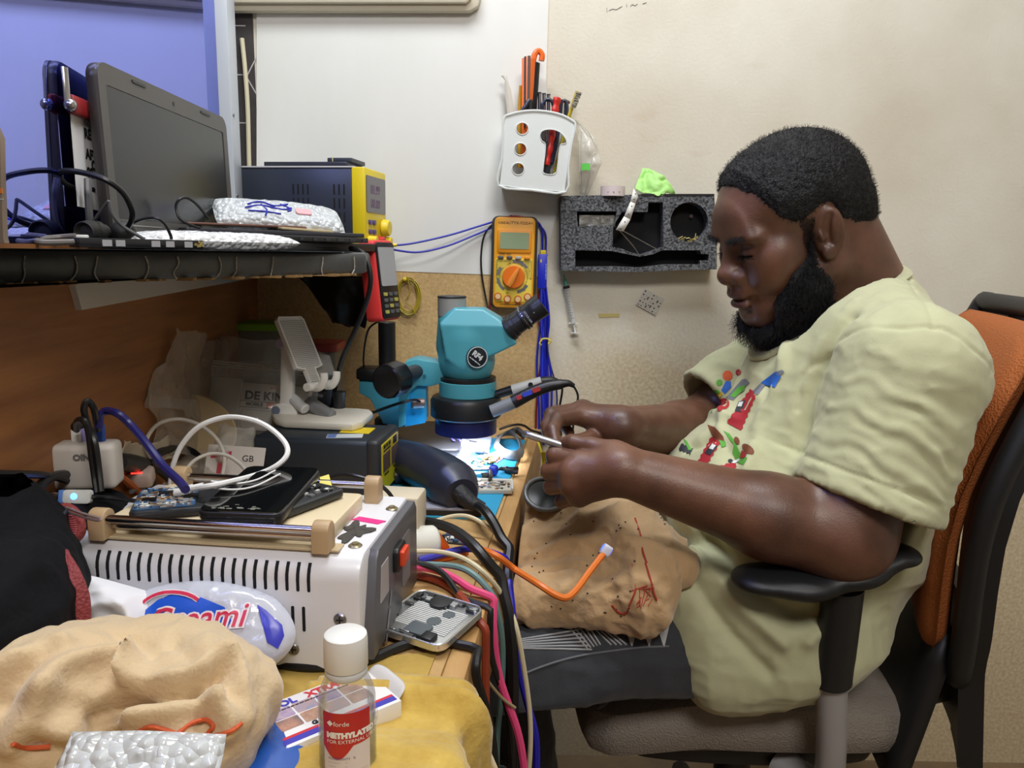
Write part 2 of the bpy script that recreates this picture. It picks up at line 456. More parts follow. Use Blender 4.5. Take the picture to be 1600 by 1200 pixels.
tan_board = mat('tan hardboard', (186, 150, 98), .6, var=(170, .25), rgb2=(222, 190, 136), bump=(180, .35))
MB().box((.2, 1.53, 1.25), (3.6, .06, 2.6)).obj('wall_back', WALL); struct(bpy.data.objects['wall_back'])
struct(MB().box((.2, .1, -.02), (3.6, 3.0, .04)).obj('floor', mat('concrete floor', (120, 104, 84), .8, var=(9, .2), rgb2=(150, 128, 100))))
struct(MB().box((.2, .1, 2.52), (3.6, 3.0, .04)).obj('ceiling', plain))
struct(MB().box((1.75, .1, 1.25), (.06, 3.0, 2.6)).obj('wall_right', plain))
struct(MB().box((.2, -1.35, 1.25), (3.6, .06, 2.6)).obj('wall_front', mat('grey painted plaster', (150, 148, 146), .7)))
wb_ = bpy.data.objects['wall_back']; mb = MB()
for pts in ([(948, 12), (948.5, 19)], [(951, 17), (957, 14), (963, 15), (968, 12), (972, 10)], [(979, 6), (979, 11)], [(985, 10), (988, 7), (992, 9), (996, 6)], [(1004, 6), (1010, 4)]): mb.tube([at(a, b, 1.4995) for a, b in pts], .0005, 4, 2)
mb.obj('pencil_scribble', mat('pencil grey', (120, 118, 116), .8), wb_)['kind'] = 'stuff'
# panels fixed on the back wall
struct(MB(wplane(1.5)).slab(ccw(wl([(402, 15), (402, 412), (603, 423), (842, 432), (872, 330), (853, 130), (862, -160), (402, -160)], 1.5)), 0, .004).obj('trim_1', white_board))
struct(MB(wplane(1.5)).slab(ccw(wl([(330, 408), (600, 423), (842, 431), (838, 690), (330, 690)], 1.5)), 0, .003).obj('trim_2', tan_board))
mb = MB(wplane(1.4955))
p = wl([(330, 22), (735, 22), (748, 14), (752, 2), (752, -30), (330, -30)], 1.4955)
mb.slab(ccw(p), 0, .018, .004)
q = wl([(330, 12), (730, 12), (738, 4), (738, -30), (330, -30)], 1.4955); mb.slab(ccw(q), .017, .028, .004)
struct(mb.obj('trim_3', mat('cream moulding paint', (214, 206, 186), .6, bump=(60, .3))))

# ------------------------------------------------------------------ partition on the left: plywood below, tinted glass above
PA = Vector((-.392, .3, 0)); PB = Vector((-.505, 1.497, 0)); PD = (PB - PA).normalized(); PN = Vector((PD.y, -PD.x, 0))
def part(y): return PA + PD * ((y - PA.y) / PD.y)
plywood = mat('plywood', (106, 62, 30), .55, var=(9, .34, (1.0, .5, 7)), rgb2=(164, 108, 58), bump=(30, .08))
M = frame(part(-1.3), PD, z=PN)
Lp = (part(1.497) - part(-1.3)).length
struct(MB(M).box((Lp / 2, .545, -.01), (Lp, 1.09, .02)).obj('wall_left', plywood))
SY = 1.295                                       # where the window post stands
M2 = frame(part(-1.3) + UZ * 1.086, PD, z=PN); Lg = (part(SY) - part(-1.3)).length
fr_m = mat('white aluminium', (216, 224, 236), .35, .1)
w = struct(MB(M2).box((Lg + .026, .62, -.005), (.05, 1.236, .045), .002).box((Lg / 2, 1.17, -.005), (Lg, .05, .04), .002).obj('window_1', fr_m))
screws = MB(M2)
for zz in (.09, .22): screws.cyl((Lg + .012, zz, .0175), (Lg + .012, zz, .0195), .003, n=12)
screws.obj('screw', mat('steel screw', (160, 160, 165), .3, 1), w)
def glass_tint():
    m = bpy.data.materials.new('blue reflective glass'); m.use_nodes = True; nt = m.node_tree; L = nt.links
    nt.nodes.remove(nt.nodes['Principled BSDF']); out = nt.nodes['Material Output']
    g = nt.nodes.new('ShaderNodeBsdfGlossy'); g.inputs['Color'].default_value = (.37, .42, 1.0, 1); g.inputs['Roughness'].default_value = .015
    t = nt.nodes.new('ShaderNodeBsdfTransparent'); t.inputs['Color'].default_value = (.8, .85, 1, 1)
    mx = nt.nodes.new('ShaderNodeMixShader'); mx.inputs[0].default_value = .82
    L.new(t.outputs[0], mx.inputs[1]); L.new(g.outputs[0], mx.inputs[2]); L.new(mx.outputs[0], out.inputs[0])
    return m
MB(M2).box((Lg / 2, .575, -.004), (Lg, 1.15, .005)).obj('pane', glass_tint(), w)
# hexagon wallpaper seen through the glass and on the strip of wall beyond the post
hex_dark = mat('dark wallpaper', (52, 48, 50), .6, var=(30, .2), rgb2=(66, 60, 60)); hex_line = mat('pale wallpaper line', (186, 182, 180), .6); hex_or = mat('orange wallpaper line', (214, 120, 44), .6)
def hexes(mb, x0, x1, y0, y1, s, z, seed, po=.3):
    r = random.Random(seed); dx = s * 1.5; dy = s * math.sqrt(3); i = 0; x = x0
    while x < x1:
        y = y0 + (dy / 2 if i % 2 else 0)
        while y < y1:
            mb.m(2 if r.random() < po else 1); wd = .0022 if mb.cur == 1 else .005
            for k in range(6):
                if r.random() < .3: continue
                a = Vector((x + s * .92 * math.cos(k * math.pi / 3), y + s * .92 * math.sin(k * math.pi / 3), z)); b = Vector((x + s * .92 * math.cos((k + 1) * math.pi / 3), y + s * .92 * math.sin((k + 1) * math.pi / 3), z))
                if min(a.x, b.x) < x0 or max(a.x, b.x) > x1 or min(a.y, b.y) < y0 or max(a.y, b.y) > y1: continue
                t = (b - a).normalized(); nn = Vector((-t.y, t.x, 0)) * wd / 2
                mb.add([a - nn, b - nn, b + nn, a + nn], [(0, 1, 2, 3)])
            y += dy
        i += 1; x += dx
    mb.m(0)
mb = MB(M2); mb.box((Lg / 2 - .1, .6, -.024), (Lg + .2, 1.2, .006)); hexes(mb, Lg - 1.3, Lg, 0.0, .8, .062, -.0205, 5, .42)
struct(mb.obj('trim_4', [hex_dark, hex_line, hex_or], flat=True))
mb = MB(wplane(1.5)); x0 = at(300, 0, 1.5).x; x1 = at(402, 200, 1.5).x
mb.box(((x0 + x1) / 2, 1.35, .001), (x1 - x0, .6, .002)); hexes(mb, x0, x1 + .03, 1.06, 1.65, .05, .0024, 11, .1)
struct(mb.obj('trim_5', [hex_dark, hex_line, hex_or], flat=True))
cable('wall_cable', 'cream cable running down the dark strip of wall beside the white window post', [at(378, 60, 1.49), at(383, 110, 1.488), at(387, 170, 1.488), at(389, 250, 1.49), at(391, 330, 1.49), at(388, 440, 1.48), at(380, 500, 1.46)], .0042, mat('cream cable', (214, 206, 176), .5))
# leaning board at the far left of the shelf
o = [at(-30, 150, .60), at(0, 215, .60), at(8, 280, .605), at(18, 372, .61), at(20, 380, .61), at(-30, 380, .6)]
mb = MB(wplane(.606)); mb.slab(ccw([(p.x, p.z) for p in o]), 0, .006)
s1 = wl([(-30, 295), (11, 295), (12, 303), (-30, 303)], .606); mb.m(1); mb.slab(ccw(s1), .0055, .0065)
s2 = wl([(-30, 313), (13, 311), (13, 313), (-30, 316)], .606); mb.m(2); mb.slab(ccw(s2), .0055, .0065)
tag(mb.obj('board', [mat('brown board', (128, 112, 98), .6), hex_or, hex_line]), 'narrow brown patterned board standing on the shelf at the edge of the glass', 'board')

# ------------------------------------------------------------------ shelf
SZ = 1.086; ST = .031
sh = [(-.60, .27), (-.42, .62), (-.205, 1.05), (-.205, 1.06), (-.27, 1.492), (-.505, 1.492), (-.44, .40), (-.436, .27)]
vin = mat('grey vinyl', (62, 64, 66), .38, bump=(14, .5, .01), var=(5, .25), rgb2=(84, 86, 88))
A_ = Vector((-.42, .62, 0)); B_ = Vector((-.205, 1.05, 0)); ED = (B_ - A_).normalized(); A0 = A_ - ED * .10
poly = [(A0.x, A0.y), (B_.x, B_.y), (-.205, 1.06), (-.27, 1.49), (part(1.49).x + .002, 1.49), (part(.45).x + .002, .45), (A0.x + .002, A0.y + .01)]
sf = thing('shelf', 'long shelf wrapped in grey vinyl along the partition', 'shelf', (-.35, .9, SZ - ST))
mb = MB(); mb.slab(ccw(poly), SZ - ST + .002, SZ, .006); mb.obj('board', vin, sf)
r_ = random.Random(3); seam_m = mat('torn vinyl edge', (176, 170, 158), .7)
EN = Vector((ED.y, -ED.x, 0))
for t in (.10, .17, .205, .285, .345, .43, .47, .56, .70, .80):   # creases and torn seams in the wrap
    p = A_ + ED * (t * .62 - .04) + EN * .0012
    pts = [p + UZ * (SZ - .006), p + ED * r_.uniform(-.003, .003) + UZ * (SZ - .014), p + ED * r_.uniform(-.006, .002) + UZ * (SZ - .022), p + ED * r_.uniform(-.008, .0) + UZ * (SZ - .029)]
    mb = MB(); mb.tube(pts, lambda u: r_.uniform(.0004, .0009), 5, 5); mb.obj('seam', seam_m, sf)
mb = MB()
for k in range(46):
    t = r_.uniform(-.09, .48); p = A_ + ED * t + UZ * (SZ - ST + .0018) + EN * r_.uniform(-.004, .001)
    mb.box(p, (r_.uniform(.004, .02), r_.uniform(.004, .012), r_.uniform(.001, .004)), M=None)
mb.obj('raw_edge', mat('raw chipboard', (150, 118, 76), .9), sf)['kind'] = 'stuff'
mb = MB(frame(part(.4) + UZ * 1.0, PD, z=PN)); l0 = (part(.75) - part(.4)).length; l1 = (part(1.42) - part(.4)).length
mb.slab(ccw([(l0, .026), (l1, .033), (l1, .056), (l0 - .012, .056)]), 0, .006); struct(mb.obj('trim_6', mat('white laminate offcut', (196, 190, 182), .5)))
mb = MB(frame(part(1.0) + UZ * 1.028, -PN, PD)); mb.cyl((0, 0, 0), (.02, 0, 0), .002).cyl((.02, 0, 0), (.022, 0, 0), .0045)
tag(mb.obj('nail', mat('dark nail', (30, 26, 24), .5, .7)), 'dark nail sticking out of the brown plywood under the shelf', 'nail')
flap = mat('black vinyl', (26, 28, 30), .5, bump=(25, .4, .006))
def fl(u, v):
    a = np.array(at(468, 432, 1.40)); b = np.array(at(592, 432, 1.30)); c = np.array(at(520, 500, 1.40)); d = np.array(at(572, 512, 1.36))
    P = (a * (1 - u)[:, None] + b * u[:, None]) * (1 - v)[:, None] + (c * (1 - u)[:, None] + d * u[:, None]) * v[:, None]
    P[:, 1] += .012 * np.sin(u * 9 + v * 3) + .006 * fbm(P * 30, 4); P[:, 2] += .006 * fbm(P * 25, 9) * v
    return P
tag(sheet('vinyl_scrap', fl, 30, 22, .002, flap), 'torn piece of black vinyl hanging below the end of the shelf', 'plastic sheet')

# ------------------------------------------------------------------ workbench
chip = mat('worn chipboard', (170, 132, 82), .7, var=(28, .3), rgb2=(206, 170, 116), bump=(70, .5, .002))
pine = mat('raw pine', (168, 124, 72), .65, var=(5, .3, (8, 1, 8)), rgb2=(204, 164, 108), bump=(40, .2))
E0 = Vector((-.028, .64, 0))
def edge(y): return E0 + BY * ((y - E0.y) / BY.y)
bench = thing('workbench', 'cluttered wooden workbench with a worn chipboard top', 'workbench', (edge(.9).x - .25, .9, 0))
y0, y1 = .12, 1.492
e0, e1 = edge(y0), edge(y1)
mb = MB(); mb.slab(ccw([(e0.x - .021, e0.y), (e1.x - .021, e1.y), (part(y1).x + .003, y1), (part(y0).x + .003, y0)]), BZ - .022, BZ, .002); mb.obj('top', chip, bench)
M3 = frame(e0 + UZ * (BZ - .1), BY, z=BX)
mb = MB(M3); mb.box(((y1 - y0) / BY.y / 2, .05, -.0105), ((y1 - y0) / BY.y, .1, .02), .002); mb.obj('front_board', pine, bench)
mb = MB(); mb.box((edge(.3).x - .05, .3, .36), (.05, .05, .717)); mb.obj('leg', pine, bench)
mb = MB(); mb.box((edge(1.42).x - .05, 1.42, .36), (.05, .05, .717)); mb.obj('leg', pine, bench)

# ------------------------------------------------------------------ light: cold ceiling tube above the bench, a weaker lamp behind the camera
def area(name, loc, target, size, power, color, sy=None):
    l = bpy.data.lights.new(name, 'AREA'); l.energy = power; l.color = color; l.size = size
    if sy: l.shape = 'RECTANGLE'; l.size_y = sy
    o = bpy.data.objects.new(name, l); COL.objects.link(o); o.location = loc
    d = Vector(target) - Vector(loc); o.rotation_euler = d.to_track_quat('-Z', 'Y').to_euler(); return o
area('ceiling_tube', (-.05, .80, 2.42), (.05, 1.0, .8), 1.0, 19, (.93, .97, 1.0), .12)
area('room_lamp', (.35, -.6, 2.42), (.2, .7, .9), 0.7, 27, (1, .95, .88), .6)
W = bpy.data.worlds.new('world'); SC.world = W; W.use_nodes = True
W.node_tree.nodes['Background'].inputs[0].default_value = (.9, .93, 1, 1); W.node_tree.nodes['Background'].inputs[1].default_value = .25
SC.view_settings.view_transform = 'Standard'; SC.view_settings.look = 'None'; SC.view_settings.gamma = 1; SC.view_settings.exposure = .12
SC.cycles.use_denoising = True
SC.cycles.max_bounces = 10; SC.cycles.transparent_max_bounces = 16; SC.cycles.caustics_reflective = False; SC.cycles.caustics_refractive = False
SC.cycles.sample_clamp_indirect = 4
# ================================================================== things hung on the back wall
blk = mat('black plastic', (24, 25, 28), .42, bump=(90, .06)); dgr = mat('dark grey plastic', (52, 55, 60), .45)
whp = mat('white plastic', (226, 230, 230), .38); steel = mat('steel', (190, 190, 194), .25, 1.0); chrome = mat('chrome', (225, 225, 228), .12, 1.0)
org = mat('orange plastic', (238, 110, 36), .4); redp = mat('red plastic', (206, 44, 36), .38); yel = mat('yellow plastic', (236, 208, 40), .42)
bluew = mat('blue wire', (30, 36, 176), .42); blkw = mat('black wire', (20, 20, 22), .4); whw = mat('white cable', (232, 232, 234), .4); redw = mat('dark red wire', (120, 24, 28), .42)
ylw = mat('olive yellow wire', (176, 156, 48), .45); clear = mat('clear film', (236, 240, 240), .12, alpha=.16, spec=.9); clear2 = mat('cloudy film', (214, 212, 206), .2, alpha=.32, spec=.8, bump=(60, .6, .003))
ink = mat('black ink', (22, 22, 24), .6)

# ---- pen holder: a white cup with cut-out windows
YP = 1.425
ph = thing('pen_holder', 'white plastic cup with cut-out windows fixed on the wall, full of tools', 'pen holder', at(835, 300, 1.46))
front = wl([(787, 186), (797, 179), (815, 174.5), (835, 173), (858, 175), (878, 180), (893, 188), (899, 196), (893, 225), (888, 260), (884, 300), (830, 297), (779, 290), (784, 250), (786, 220)], YP)
def hole(cx, cy, r): return [(p.x, p.z) for p in (at(cx + r * math.cos(k * math.pi / 12), cy + r * math.sin(k * math.pi / 12), YP) for k in range(24))]
key = wl([(844, 214), (845, 207), (851, 203), (860, 202), (870, 204), (878, 209), (884, 217), (885, 223), (880, 225), (876, 226), (873, 240), (870, 268), (862, 273), (853, 272), (848, 268), (851, 245), (852, 225), (847, 221)], YP)
mb = MB(wplane(YP)); mb.holed(front, [hole(816, 201, 9), hole(813, 233, 9), hole(809.5, 264, 9), key], -.003, 0); mb.obj('front_panel', whp, ph)
def rimring(pts, r, M): 
    m_ = MB(M); m_.tube([Vector((a, b, 0)) for a, b in pts], r, 6, 3, True); return m_
rm = rimring(front, .0022, wplane(YP - .0005))
for h_ in (hole(816, 201, 9.6), hole(813, 233, 9.6), hole(809.5, 264, 9.6)): rm.tube([Vector((a, b, 0)) for a, b in h_], .0009, 5, 1, True)
rm.tube([Vector((a, b, 0)) for a, b in key], .0009, 5, 2, True)
rm.obj('rim', whp, ph)
mb = MB(wplane(1.497)); fr = front; n = len(fr)
cx = sum(a for a, b in fr) / n
def side(idx, nm):
    m_ = MB(); a = [Vector((fr[i][0], YP, fr[i][1])) for i in idx]; b = [Vector((cx + (fr[i][0] - cx) * .93, 1.497, fr[i][1])) for i in idx]
    k = len(idx)
    m_.add(a + b, [(i, i + 1, k + i + 1, k + i) for i in range(k - 1)]); o = m_.obj(nm, whp, ph)
    s_ = o.modifiers.new('s', 'SOLIDIFY'); s_.thickness = .002; return o
side([7, 8, 9, 10], 'side_panel'); side([12, 13, 14, 0], 'side_panel'); side([10, 11, 12], 'base_panel')
MB(wplane(1.499)).slab(ccw([(cx + (a - cx) * .93, b) for a, b in front]), 0, .002).obj('back_panel', whp, ph)

def tool(name, label, cat, mb, mats, group=None): return tag(mb.obj(name, mats), label, cat, group)
def P(px, py, y=1.465): return at(px, py, y)
# orange and black utility knife with a hooked head
mb = MB(); mb.tube([P(836, 262), P(833, 180), P(836, 130), P(838, 98)], .0085, 8, 6, flat=.6)
mb.m(1).tube([P(831, 264, 1.458), P(828, 180, 1.456), P(830.5, 130, 1.456), P(833, 92, 1.456)], .006, 8, 6, flat=.5); mb.tube([P(832, 100, 1.46), P(836, 84, 1.462), P(842, 80, 1.464), P(847, 86, 1.464), P(846, 95, 1.464)], .0055, 8, 6)
tool('utility_knife', 'orange and black knife with a hooked head, tallest tool in the white cup', 'knife', mb, [blk, org])
mb = MB(wplane(1.452)); mb.slab(ccw(wl([(815.5, 92), (824, 88), (827, 89), (825, 262), (815, 262)], 1.452)), 0, .004, .001); mb.m(1).slab(ccw(wl([(819, 90), (822, 89), (821.5, 200), (818.5, 200)], 1.452)), .0035, .007)
mb.m(2).slab(ccw(wl([(824.5, 88), (829, 88), (827, 200), (823, 200)], 1.452)), .001, .005)
tool('snap_blade_knife', 'flat orange snap-blade knife standing left of the hooked orange tool', 'knife', mb, [org, blk, mat('brown grip', (88, 62, 52), .5)])
mb = MB(wplane(1.475)); mb.slab(ccw(wl([(786, 122), (783, 119), (788, 116.5), (792, 119), (793.5, 128), (798, 140), (803, 174), (806, 240), (798, 240), (792, 174), (788, 135), (789, 126)], 1.475)), 0, .005, .0012)
tool('spudger', 'cloudy white plastic pry tool with hooked tip at the left of the white cup', 'pry tool', mb, mat('milky plastic', (206, 202, 192), .4))
mb = MB(); mb.tube([P(812.5, 262, 1.47), P(812, 176, 1.47), P(813.5, 134, 1.47)], lambda t: .0045 - .0016 * t, 8)
tool('screwdriver', 'thin amber handle standing at the left of the snap-blade knife', 'screwdriver', mb, mat('amber plastic', (214, 160, 52), .3))
mb = MB(); mb.tube([P(814, 178, 1.444), P(822, 166, 1.444), P(828, 158, 1.446), P(828, 176, 1.446)], .005, 8)
tool('marker', 'short black rounded grip leaning low against the snap-blade knife', 'grip', mb, blk)
for k, (x, y) in enumerate(((843, 146), (850, 147.5), (857, 149))):
    mb = MB(); a = P(x, y, 1.47); b = P(x + .5, 268, 1.478); mb.cyl(b, a, .0035, n=14); mb.m(1).cyl(a, a + (a - b).normalized() * .002, .0038, n=14).m(2).cyl(a + (a - b).normalized() * .002, a + (a - b).normalized() * .0023, .002, n=12)
    tool('nozzle_rod', 'thin metal rod with a hollow tip, one of three behind the scissors', 'rod', mb, [steel, dgr, ink], 'metal rods behind the scissors')
# scissors with black rings
sc = thing('scissors', 'scissors with dark ring handles standing beside the red pliers', 'scissors', P(862, 268))
mb = MB(); mb.tube([P(847.5, 176), P(848, 164), P(854, 155.5), P(862, 158), P(865, 172), P(862, 190), P(852, 188)], .0032, 8, 6, True); mb.obj('handle', mat('dark blue grip', (36, 42, 62), .4), sc)
mb = MB(); mb.tube([P(876, 172, 1.472), P(878, 160, 1.472), P(884, 158, 1.472), P(886, 172, 1.472), P(880, 190, 1.472), P(874, 186, 1.472)], .0032, 8, 6, True); mb.obj('handle', mat('dark blue grip', (36, 42, 62), .4), sc)
mb = MB(wplane(1.468)); mb.slab(ccw(wl([(858, 186), (868, 186), (866, 270), (860, 276)], 1.468)), 0, .002); mb.obj('blade', steel, sc)
mb = MB(wplane(1.471)); mb.slab(ccw(wl([(866, 186), (876, 186), (868, 276), (863, 274)], 1.471)), 0, .002); mb.obj('blade', steel, sc)
# red pliers
pl = thing('pliers', 'red-handled pliers seen through the keyhole window of the white cup', 'pliers', P(855, 270))
mb = MB(); mb.tube([P(871, 153, 1.452), P(868, 170, 1.45), P(866, 186, 1.448), P(863, 212, 1.446), P(859, 236, 1.445), P(855, 258, 1.445)], lambda t: .0082 - .003 * t + .0009 * math.sin(t * 34), 10, 8, flat=.7); mb.obj('handle', redp, pl)
mb = MB(); mb.tube([P(876, 156, 1.46), P(874, 180, 1.458), P(870, 215, 1.456), P(862, 255, 1.452)], lambda t: .0065 - .002 * t, 10, 8, flat=.7); mb.obj('handle', mat('navy grip', (40, 34, 58), .45), pl)
mb = MB(); mb.tube([P(857, 256, 1.449), P(853, 272, 1.449), P(850, 282, 1.45)], lambda t: .006 - .003 * t, 8); mb.obj('jaw', dgr, pl)
# brush
br = thing('brush', 'small yellow-handled brush with grey bristles at the right of the white cup', 'brush', P(868, 268))
mb = MB(); mb.tube([P(902, 143, 1.455), P(898, 155, 1.455), P(893, 170, 1.455), P(888, 186, 1.455), P(878, 225, 1.46), P(866, 272, 1.465)], .0042, 8, 6, flat=.7); mb.obj('handle', mat('olive yellow plastic', (190, 168, 46), .4), br)
mb = MB()
for k in range(60):
    t = k / 59; a = P(901 - 9 * t + rng.uniform(-.6, .6), 144 + 24 * t, 1.452 + rng.uniform(-.004, .004)); b = a + Vector((.0085 + rng.uniform(-.001, .0015), rng.uniform(-.002, .001), -.001 + rng.uniform(-.001, .001)))
    mb.tube([a, b], .0007, 4, 0)
mb.obj('bristle_tuft', mat('grey bristle', (150, 144, 132), .7), br)
mb = MB(); mb.cyl(P(884, 162, 1.478), P(880, 268, 1.48), .004); mb.m(1).ball(P(886, 160, 1.478), (.006, .005, .004), 8)
tool('tweezers', 'small metal tool behind the yellow-handled brush', 'tool', mb, [steel, mat('bronze', (130, 100, 80), .4, .8)])

# clear bag hanging beside the cup
def bag(u, v):
    t = v; L = np.array([at(900, 190, 1.47), at(905, 230, 1.46), at(904, 270, 1.455), at(906, 303, 1.47)]); Rr = np.array([at(903, 188, 1.47), at(930, 215, 1.455), at(940, 255, 1.45), at(918, 306, 1.47)])
    i = np.clip((t * 3).astype(int), 0, 2); f = (t * 3 - i)[:, None]; f = f * f * (3 - 2 * f)
    l = L[i] * (1 - f) + L[i + 1] * f; r = Rr[i] * (1 - f) + Rr[i + 1] * f
    P_ = l * (1 - u)[:, None] + r * u[:, None]; P_[:, 1] -= .012 * np.sin(math.pi * u) * np.sin(math.pi * t); P_[:, 1] += .004 * ridged(P_ * 28, 3); return P_
bg = sheet('plastic_bag', bag, 26, 40, .0006, clear2); tag(bg, 'clear plastic bag with a green sticker hanging beside the white cup', 'bag')
mb = MB(wplane(1.444)); mb.slab(ccw(wl([(908.5, 256), (921.5, 255), (922, 266), (908.5, 266)], 1.444)), 0, .0005); mb.obj('sticker', mat('green sticker', (94, 206, 80), .5), bg)
mb = MB(); mb.tube([P(899, 188, 1.468), P(918, 205, 1.455), P(932, 232, 1.455)], .0011, 6, 6); mb.tube([P(908, 205, 1.46), P(908, 260, 1.455), P(909, 300, 1.467)], .0011, 6, 6); mb.tube([P(932, 238, 1.45), P(925, 246, 1.447), P(922, 270, 1.447), P(914, 304, 1.467)], .0009, 6, 6)
mb.obj('fold', mat('cloudy film edge', (206, 202, 192), .3, alpha=.7), bg)

# ---- black foam tray
foam = mat('black foam', (34, 35, 38), .85, var=(260, .12), rgb2=(120, 122, 128), bump=(260, .9, .003))
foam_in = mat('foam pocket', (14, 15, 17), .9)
ft = thing('foam_tray', 'black foam tray with cut-out pockets fixed on the wall beside the man', 'foam tray', at(998, 423, 1.47))
YF = 1.452
outl = wl([(876, 306), (1010, 304), (1116, 304), (1120, 380), (1120, 421), (1060, 422), (1000, 425), (940, 424), (877, 423)], YF)
h1 = wl([(901, 330), (964, 330), (960, 352), (930, 352), (903, 354)], YF)
h2 = wl([(958, 354), (972, 331), (1012, 331), (1013, 316), (1036, 316), (1037, 386), (1020, 392), (1002, 398), (985, 394), (970, 388), (957, 386)], YF)
h3 = [(p.x, p.z) for p in (at(1077 + 30 * math.cos(a) * (1 if abs(math.cos(a)) < .8 else .99), 347 + 31 * math.sin(a), YF) for a in [2 * math.pi * k / 32 for k in range(32)])]
h4 = wl([(899, 391), (955, 392), (975, 396), (1000, 401), (1018, 398), (1035, 391), (1094, 391), (1096, 397), (1108, 397), (1107, 407), (1094, 407), (1094, 413), (1040, 413), (1000, 418), (960, 416), (899, 417)], YF)
mb = MB(wplane(YF)); mb.holed(outl, [h1, h2, h3, h4], -.034, 0); mb.obj('foam_block', foam, ft, flat=True)
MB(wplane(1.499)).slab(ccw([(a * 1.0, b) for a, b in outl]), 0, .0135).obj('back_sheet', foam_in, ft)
mb = MB(wplane(YF)); mb.slab(ccw(wl([(1002, 303), (1116, 303), (1116, 306), (1002, 306)], YF)), -.03, .001); mb.obj('edge_strip', blk, ft)
mb = MB(); mb.cyl(at(1080, 338, 1.485), at(1080, 338, 1.48), .004).m(1).cyl(at(1080, 338, 1.481), at(1080, 338, 1.477), .0015); tool('screw', 'reddish screw at the bottom of the round foam pocket', 'screw', mb, [dgr, mat('red brown', (150, 70, 70), .5)])
gold = mat('gold scrap', (214, 196, 130), .3, .7)
mb = MB()
for k in range(34):
    a = at(1056 + rng.random() * 44, 378 - abs(rng.gauss(0, 5)) * (1 - abs(rng.random() - .5)), 1.458 + rng.random() * .012); d = Vector((rng.uniform(-1, 1), rng.uniform(-.4, .4), rng.uniform(-.5, .5))).normalized() * rng.uniform(.003, .009)
    mb.tube([a - d, a + d], rng.uniform(.0007, .0015), 5, 0)
tag(mb.obj('metal_scraps', gold), 'heap of small gold metal scraps in the round foam pocket', 'metal scraps', kind='stuff')
mb = MB(); mb.tube([at(966, 358, 1.444), at(988, 383, 1.452), at(998, 397, 1.456)], .0011, 6); mb.tube([at(967, 357, 1.443), at(1000, 375, 1.452), at(1028, 390, 1.456)], .0011, 6)
tag(mb.obj('wire_tweezers', steel), 'thin pointed metal tweezers hanging below the white perforated strip', 'tweezers')
def fold(u, v):
    P_ = np.array(at(905, 336, 1.462)) * (1 - u)[:, None] + np.array(at(962, 336, 1.462)) * u[:, None]; P_[:, 2] -= v * .022; P_[:, 1] += .004 * ridged(P_ * 60, 7); return P_
tag(sheet('plastic_wrap', fold, 26, 12, .0008, clear2), 'crumpled clear wrap stuffed in the upper left foam pocket', 'plastic wrap')
# roll of perforated tape with its free end
tr = thing('tape_roll', 'roll of white perforated tape on top of the foam tray', 'tape roll', at(960, 305, 1.46))
mb = MB(frame(at(957, 307, 1.462), (1, 0, 0), (0, 1, 0))); mb.lathe([(.018, 0), (.0228, 0), (.0228, .018), (.018, .018)], n=40); mb.obj('roll', [mat('pinkish paper', (222, 208, 210), .5)], tr)
mb = MB(); a = [at(990, 294, 1.446), at(985, 315, 1.4435), at(975, 338, 1.4435), at(962, 359, 1.444)]; c = [at(997, 307, 1.446), at(993, 318, 1.4435), at(985, 343, 1.4435), at(974, 362, 1.444)]
for i in range(3): mb.add([a[i], c[i], c[i + 1], a[i + 1]], [(0, 1, 2, 3)])
o = mb.obj('free_end', mat('white paper', (232, 230, 226), .6), tr); s_ = o.modifiers.new('s', 'SOLIDIFY'); s_.thickness = .0006
mb = MB()
for k in range(6):
    t = k / 5 * 2.7 + .15; i = int(t); f = t - i; q = ((a[i] + c[i]) / 2).lerp((a[i + 1] + c[i + 1]) / 2, f); mb.cyl(q - Vector((0, .0006, 0)), q - Vector((0, .0011, 0)), .0011, n=10)
for k in range(3): q = at(950 + k * 9, 300, 1.4385); mb.cyl(q, q - Vector((0, .0007, 0)), .0009, n=10)
mb.obj('hole_mark', ink, tr)
# crumpled green paper
def gp(u, v):
    A = [np.array(at(*q)) for q in ((993, 295, 1.455), (1005, 266, 1.47), (1030, 307, 1.44), (1059, 304, 1.452))]
    P_ = (A[0] * (1 - u)[:, None] + A[2] * u[:, None]) * (1 - v)[:, None] + (A[1] * (1 - u)[:, None] + A[3] * u[:, None]) * v[:, None]
    P_[:, 2] += .012 * u * (1 - u) * 4 * v; P_[:, 1] += .009 * ridged(P_ * 22, 5); P_[:, 2] += .004 * ridged(P_ * 30, 15); return P_
tag(sheet('paper_scrap', gp, 30, 30, .0006, mat('lime paper', (176, 232, 134), .55)), 'crumpled lime green paper lying on top of the foam tray', 'paper')

# ---- syringe hanging under the tray
sy = thing('syringe', 'clear syringe hanging on the wall under the foam tray', 'syringe', at(893, 520, 1.488))
a = at(884.5, 446, 1.488); b = at(896, 505, 1.488); d = (b - a).normalized()
mb = MB(); mb.cyl(a, b, .0062, n=18); mb.obj('barrel', mat('syringe plastic', (226, 228, 228), .2, alpha=.45, spec=.8), sy)
mb = MB(); mb.tube([a - d * .022, a - d * .01], .0012, 6, 0).cyl(a - d * .012, a - d * .001, .0026, .004, n=12); mb.obj('needle', mat('teal hub', (60, 140, 120), .4), sy)
mb = MB(); mb.cyl(a + d * .0005, a + d * .006, .0066, n=18); mb.obj('stopper', blk, sy)
mb = MB(); mb.cyl(a + d * .006, b + d * .019, .0022, n=10).box(b + d * .0195, (.016, .006, .0015)).box(b, (.019, .007, .0015)); mb.obj('plunger', whp, sy)
mb = MB(wplane(1.4815))
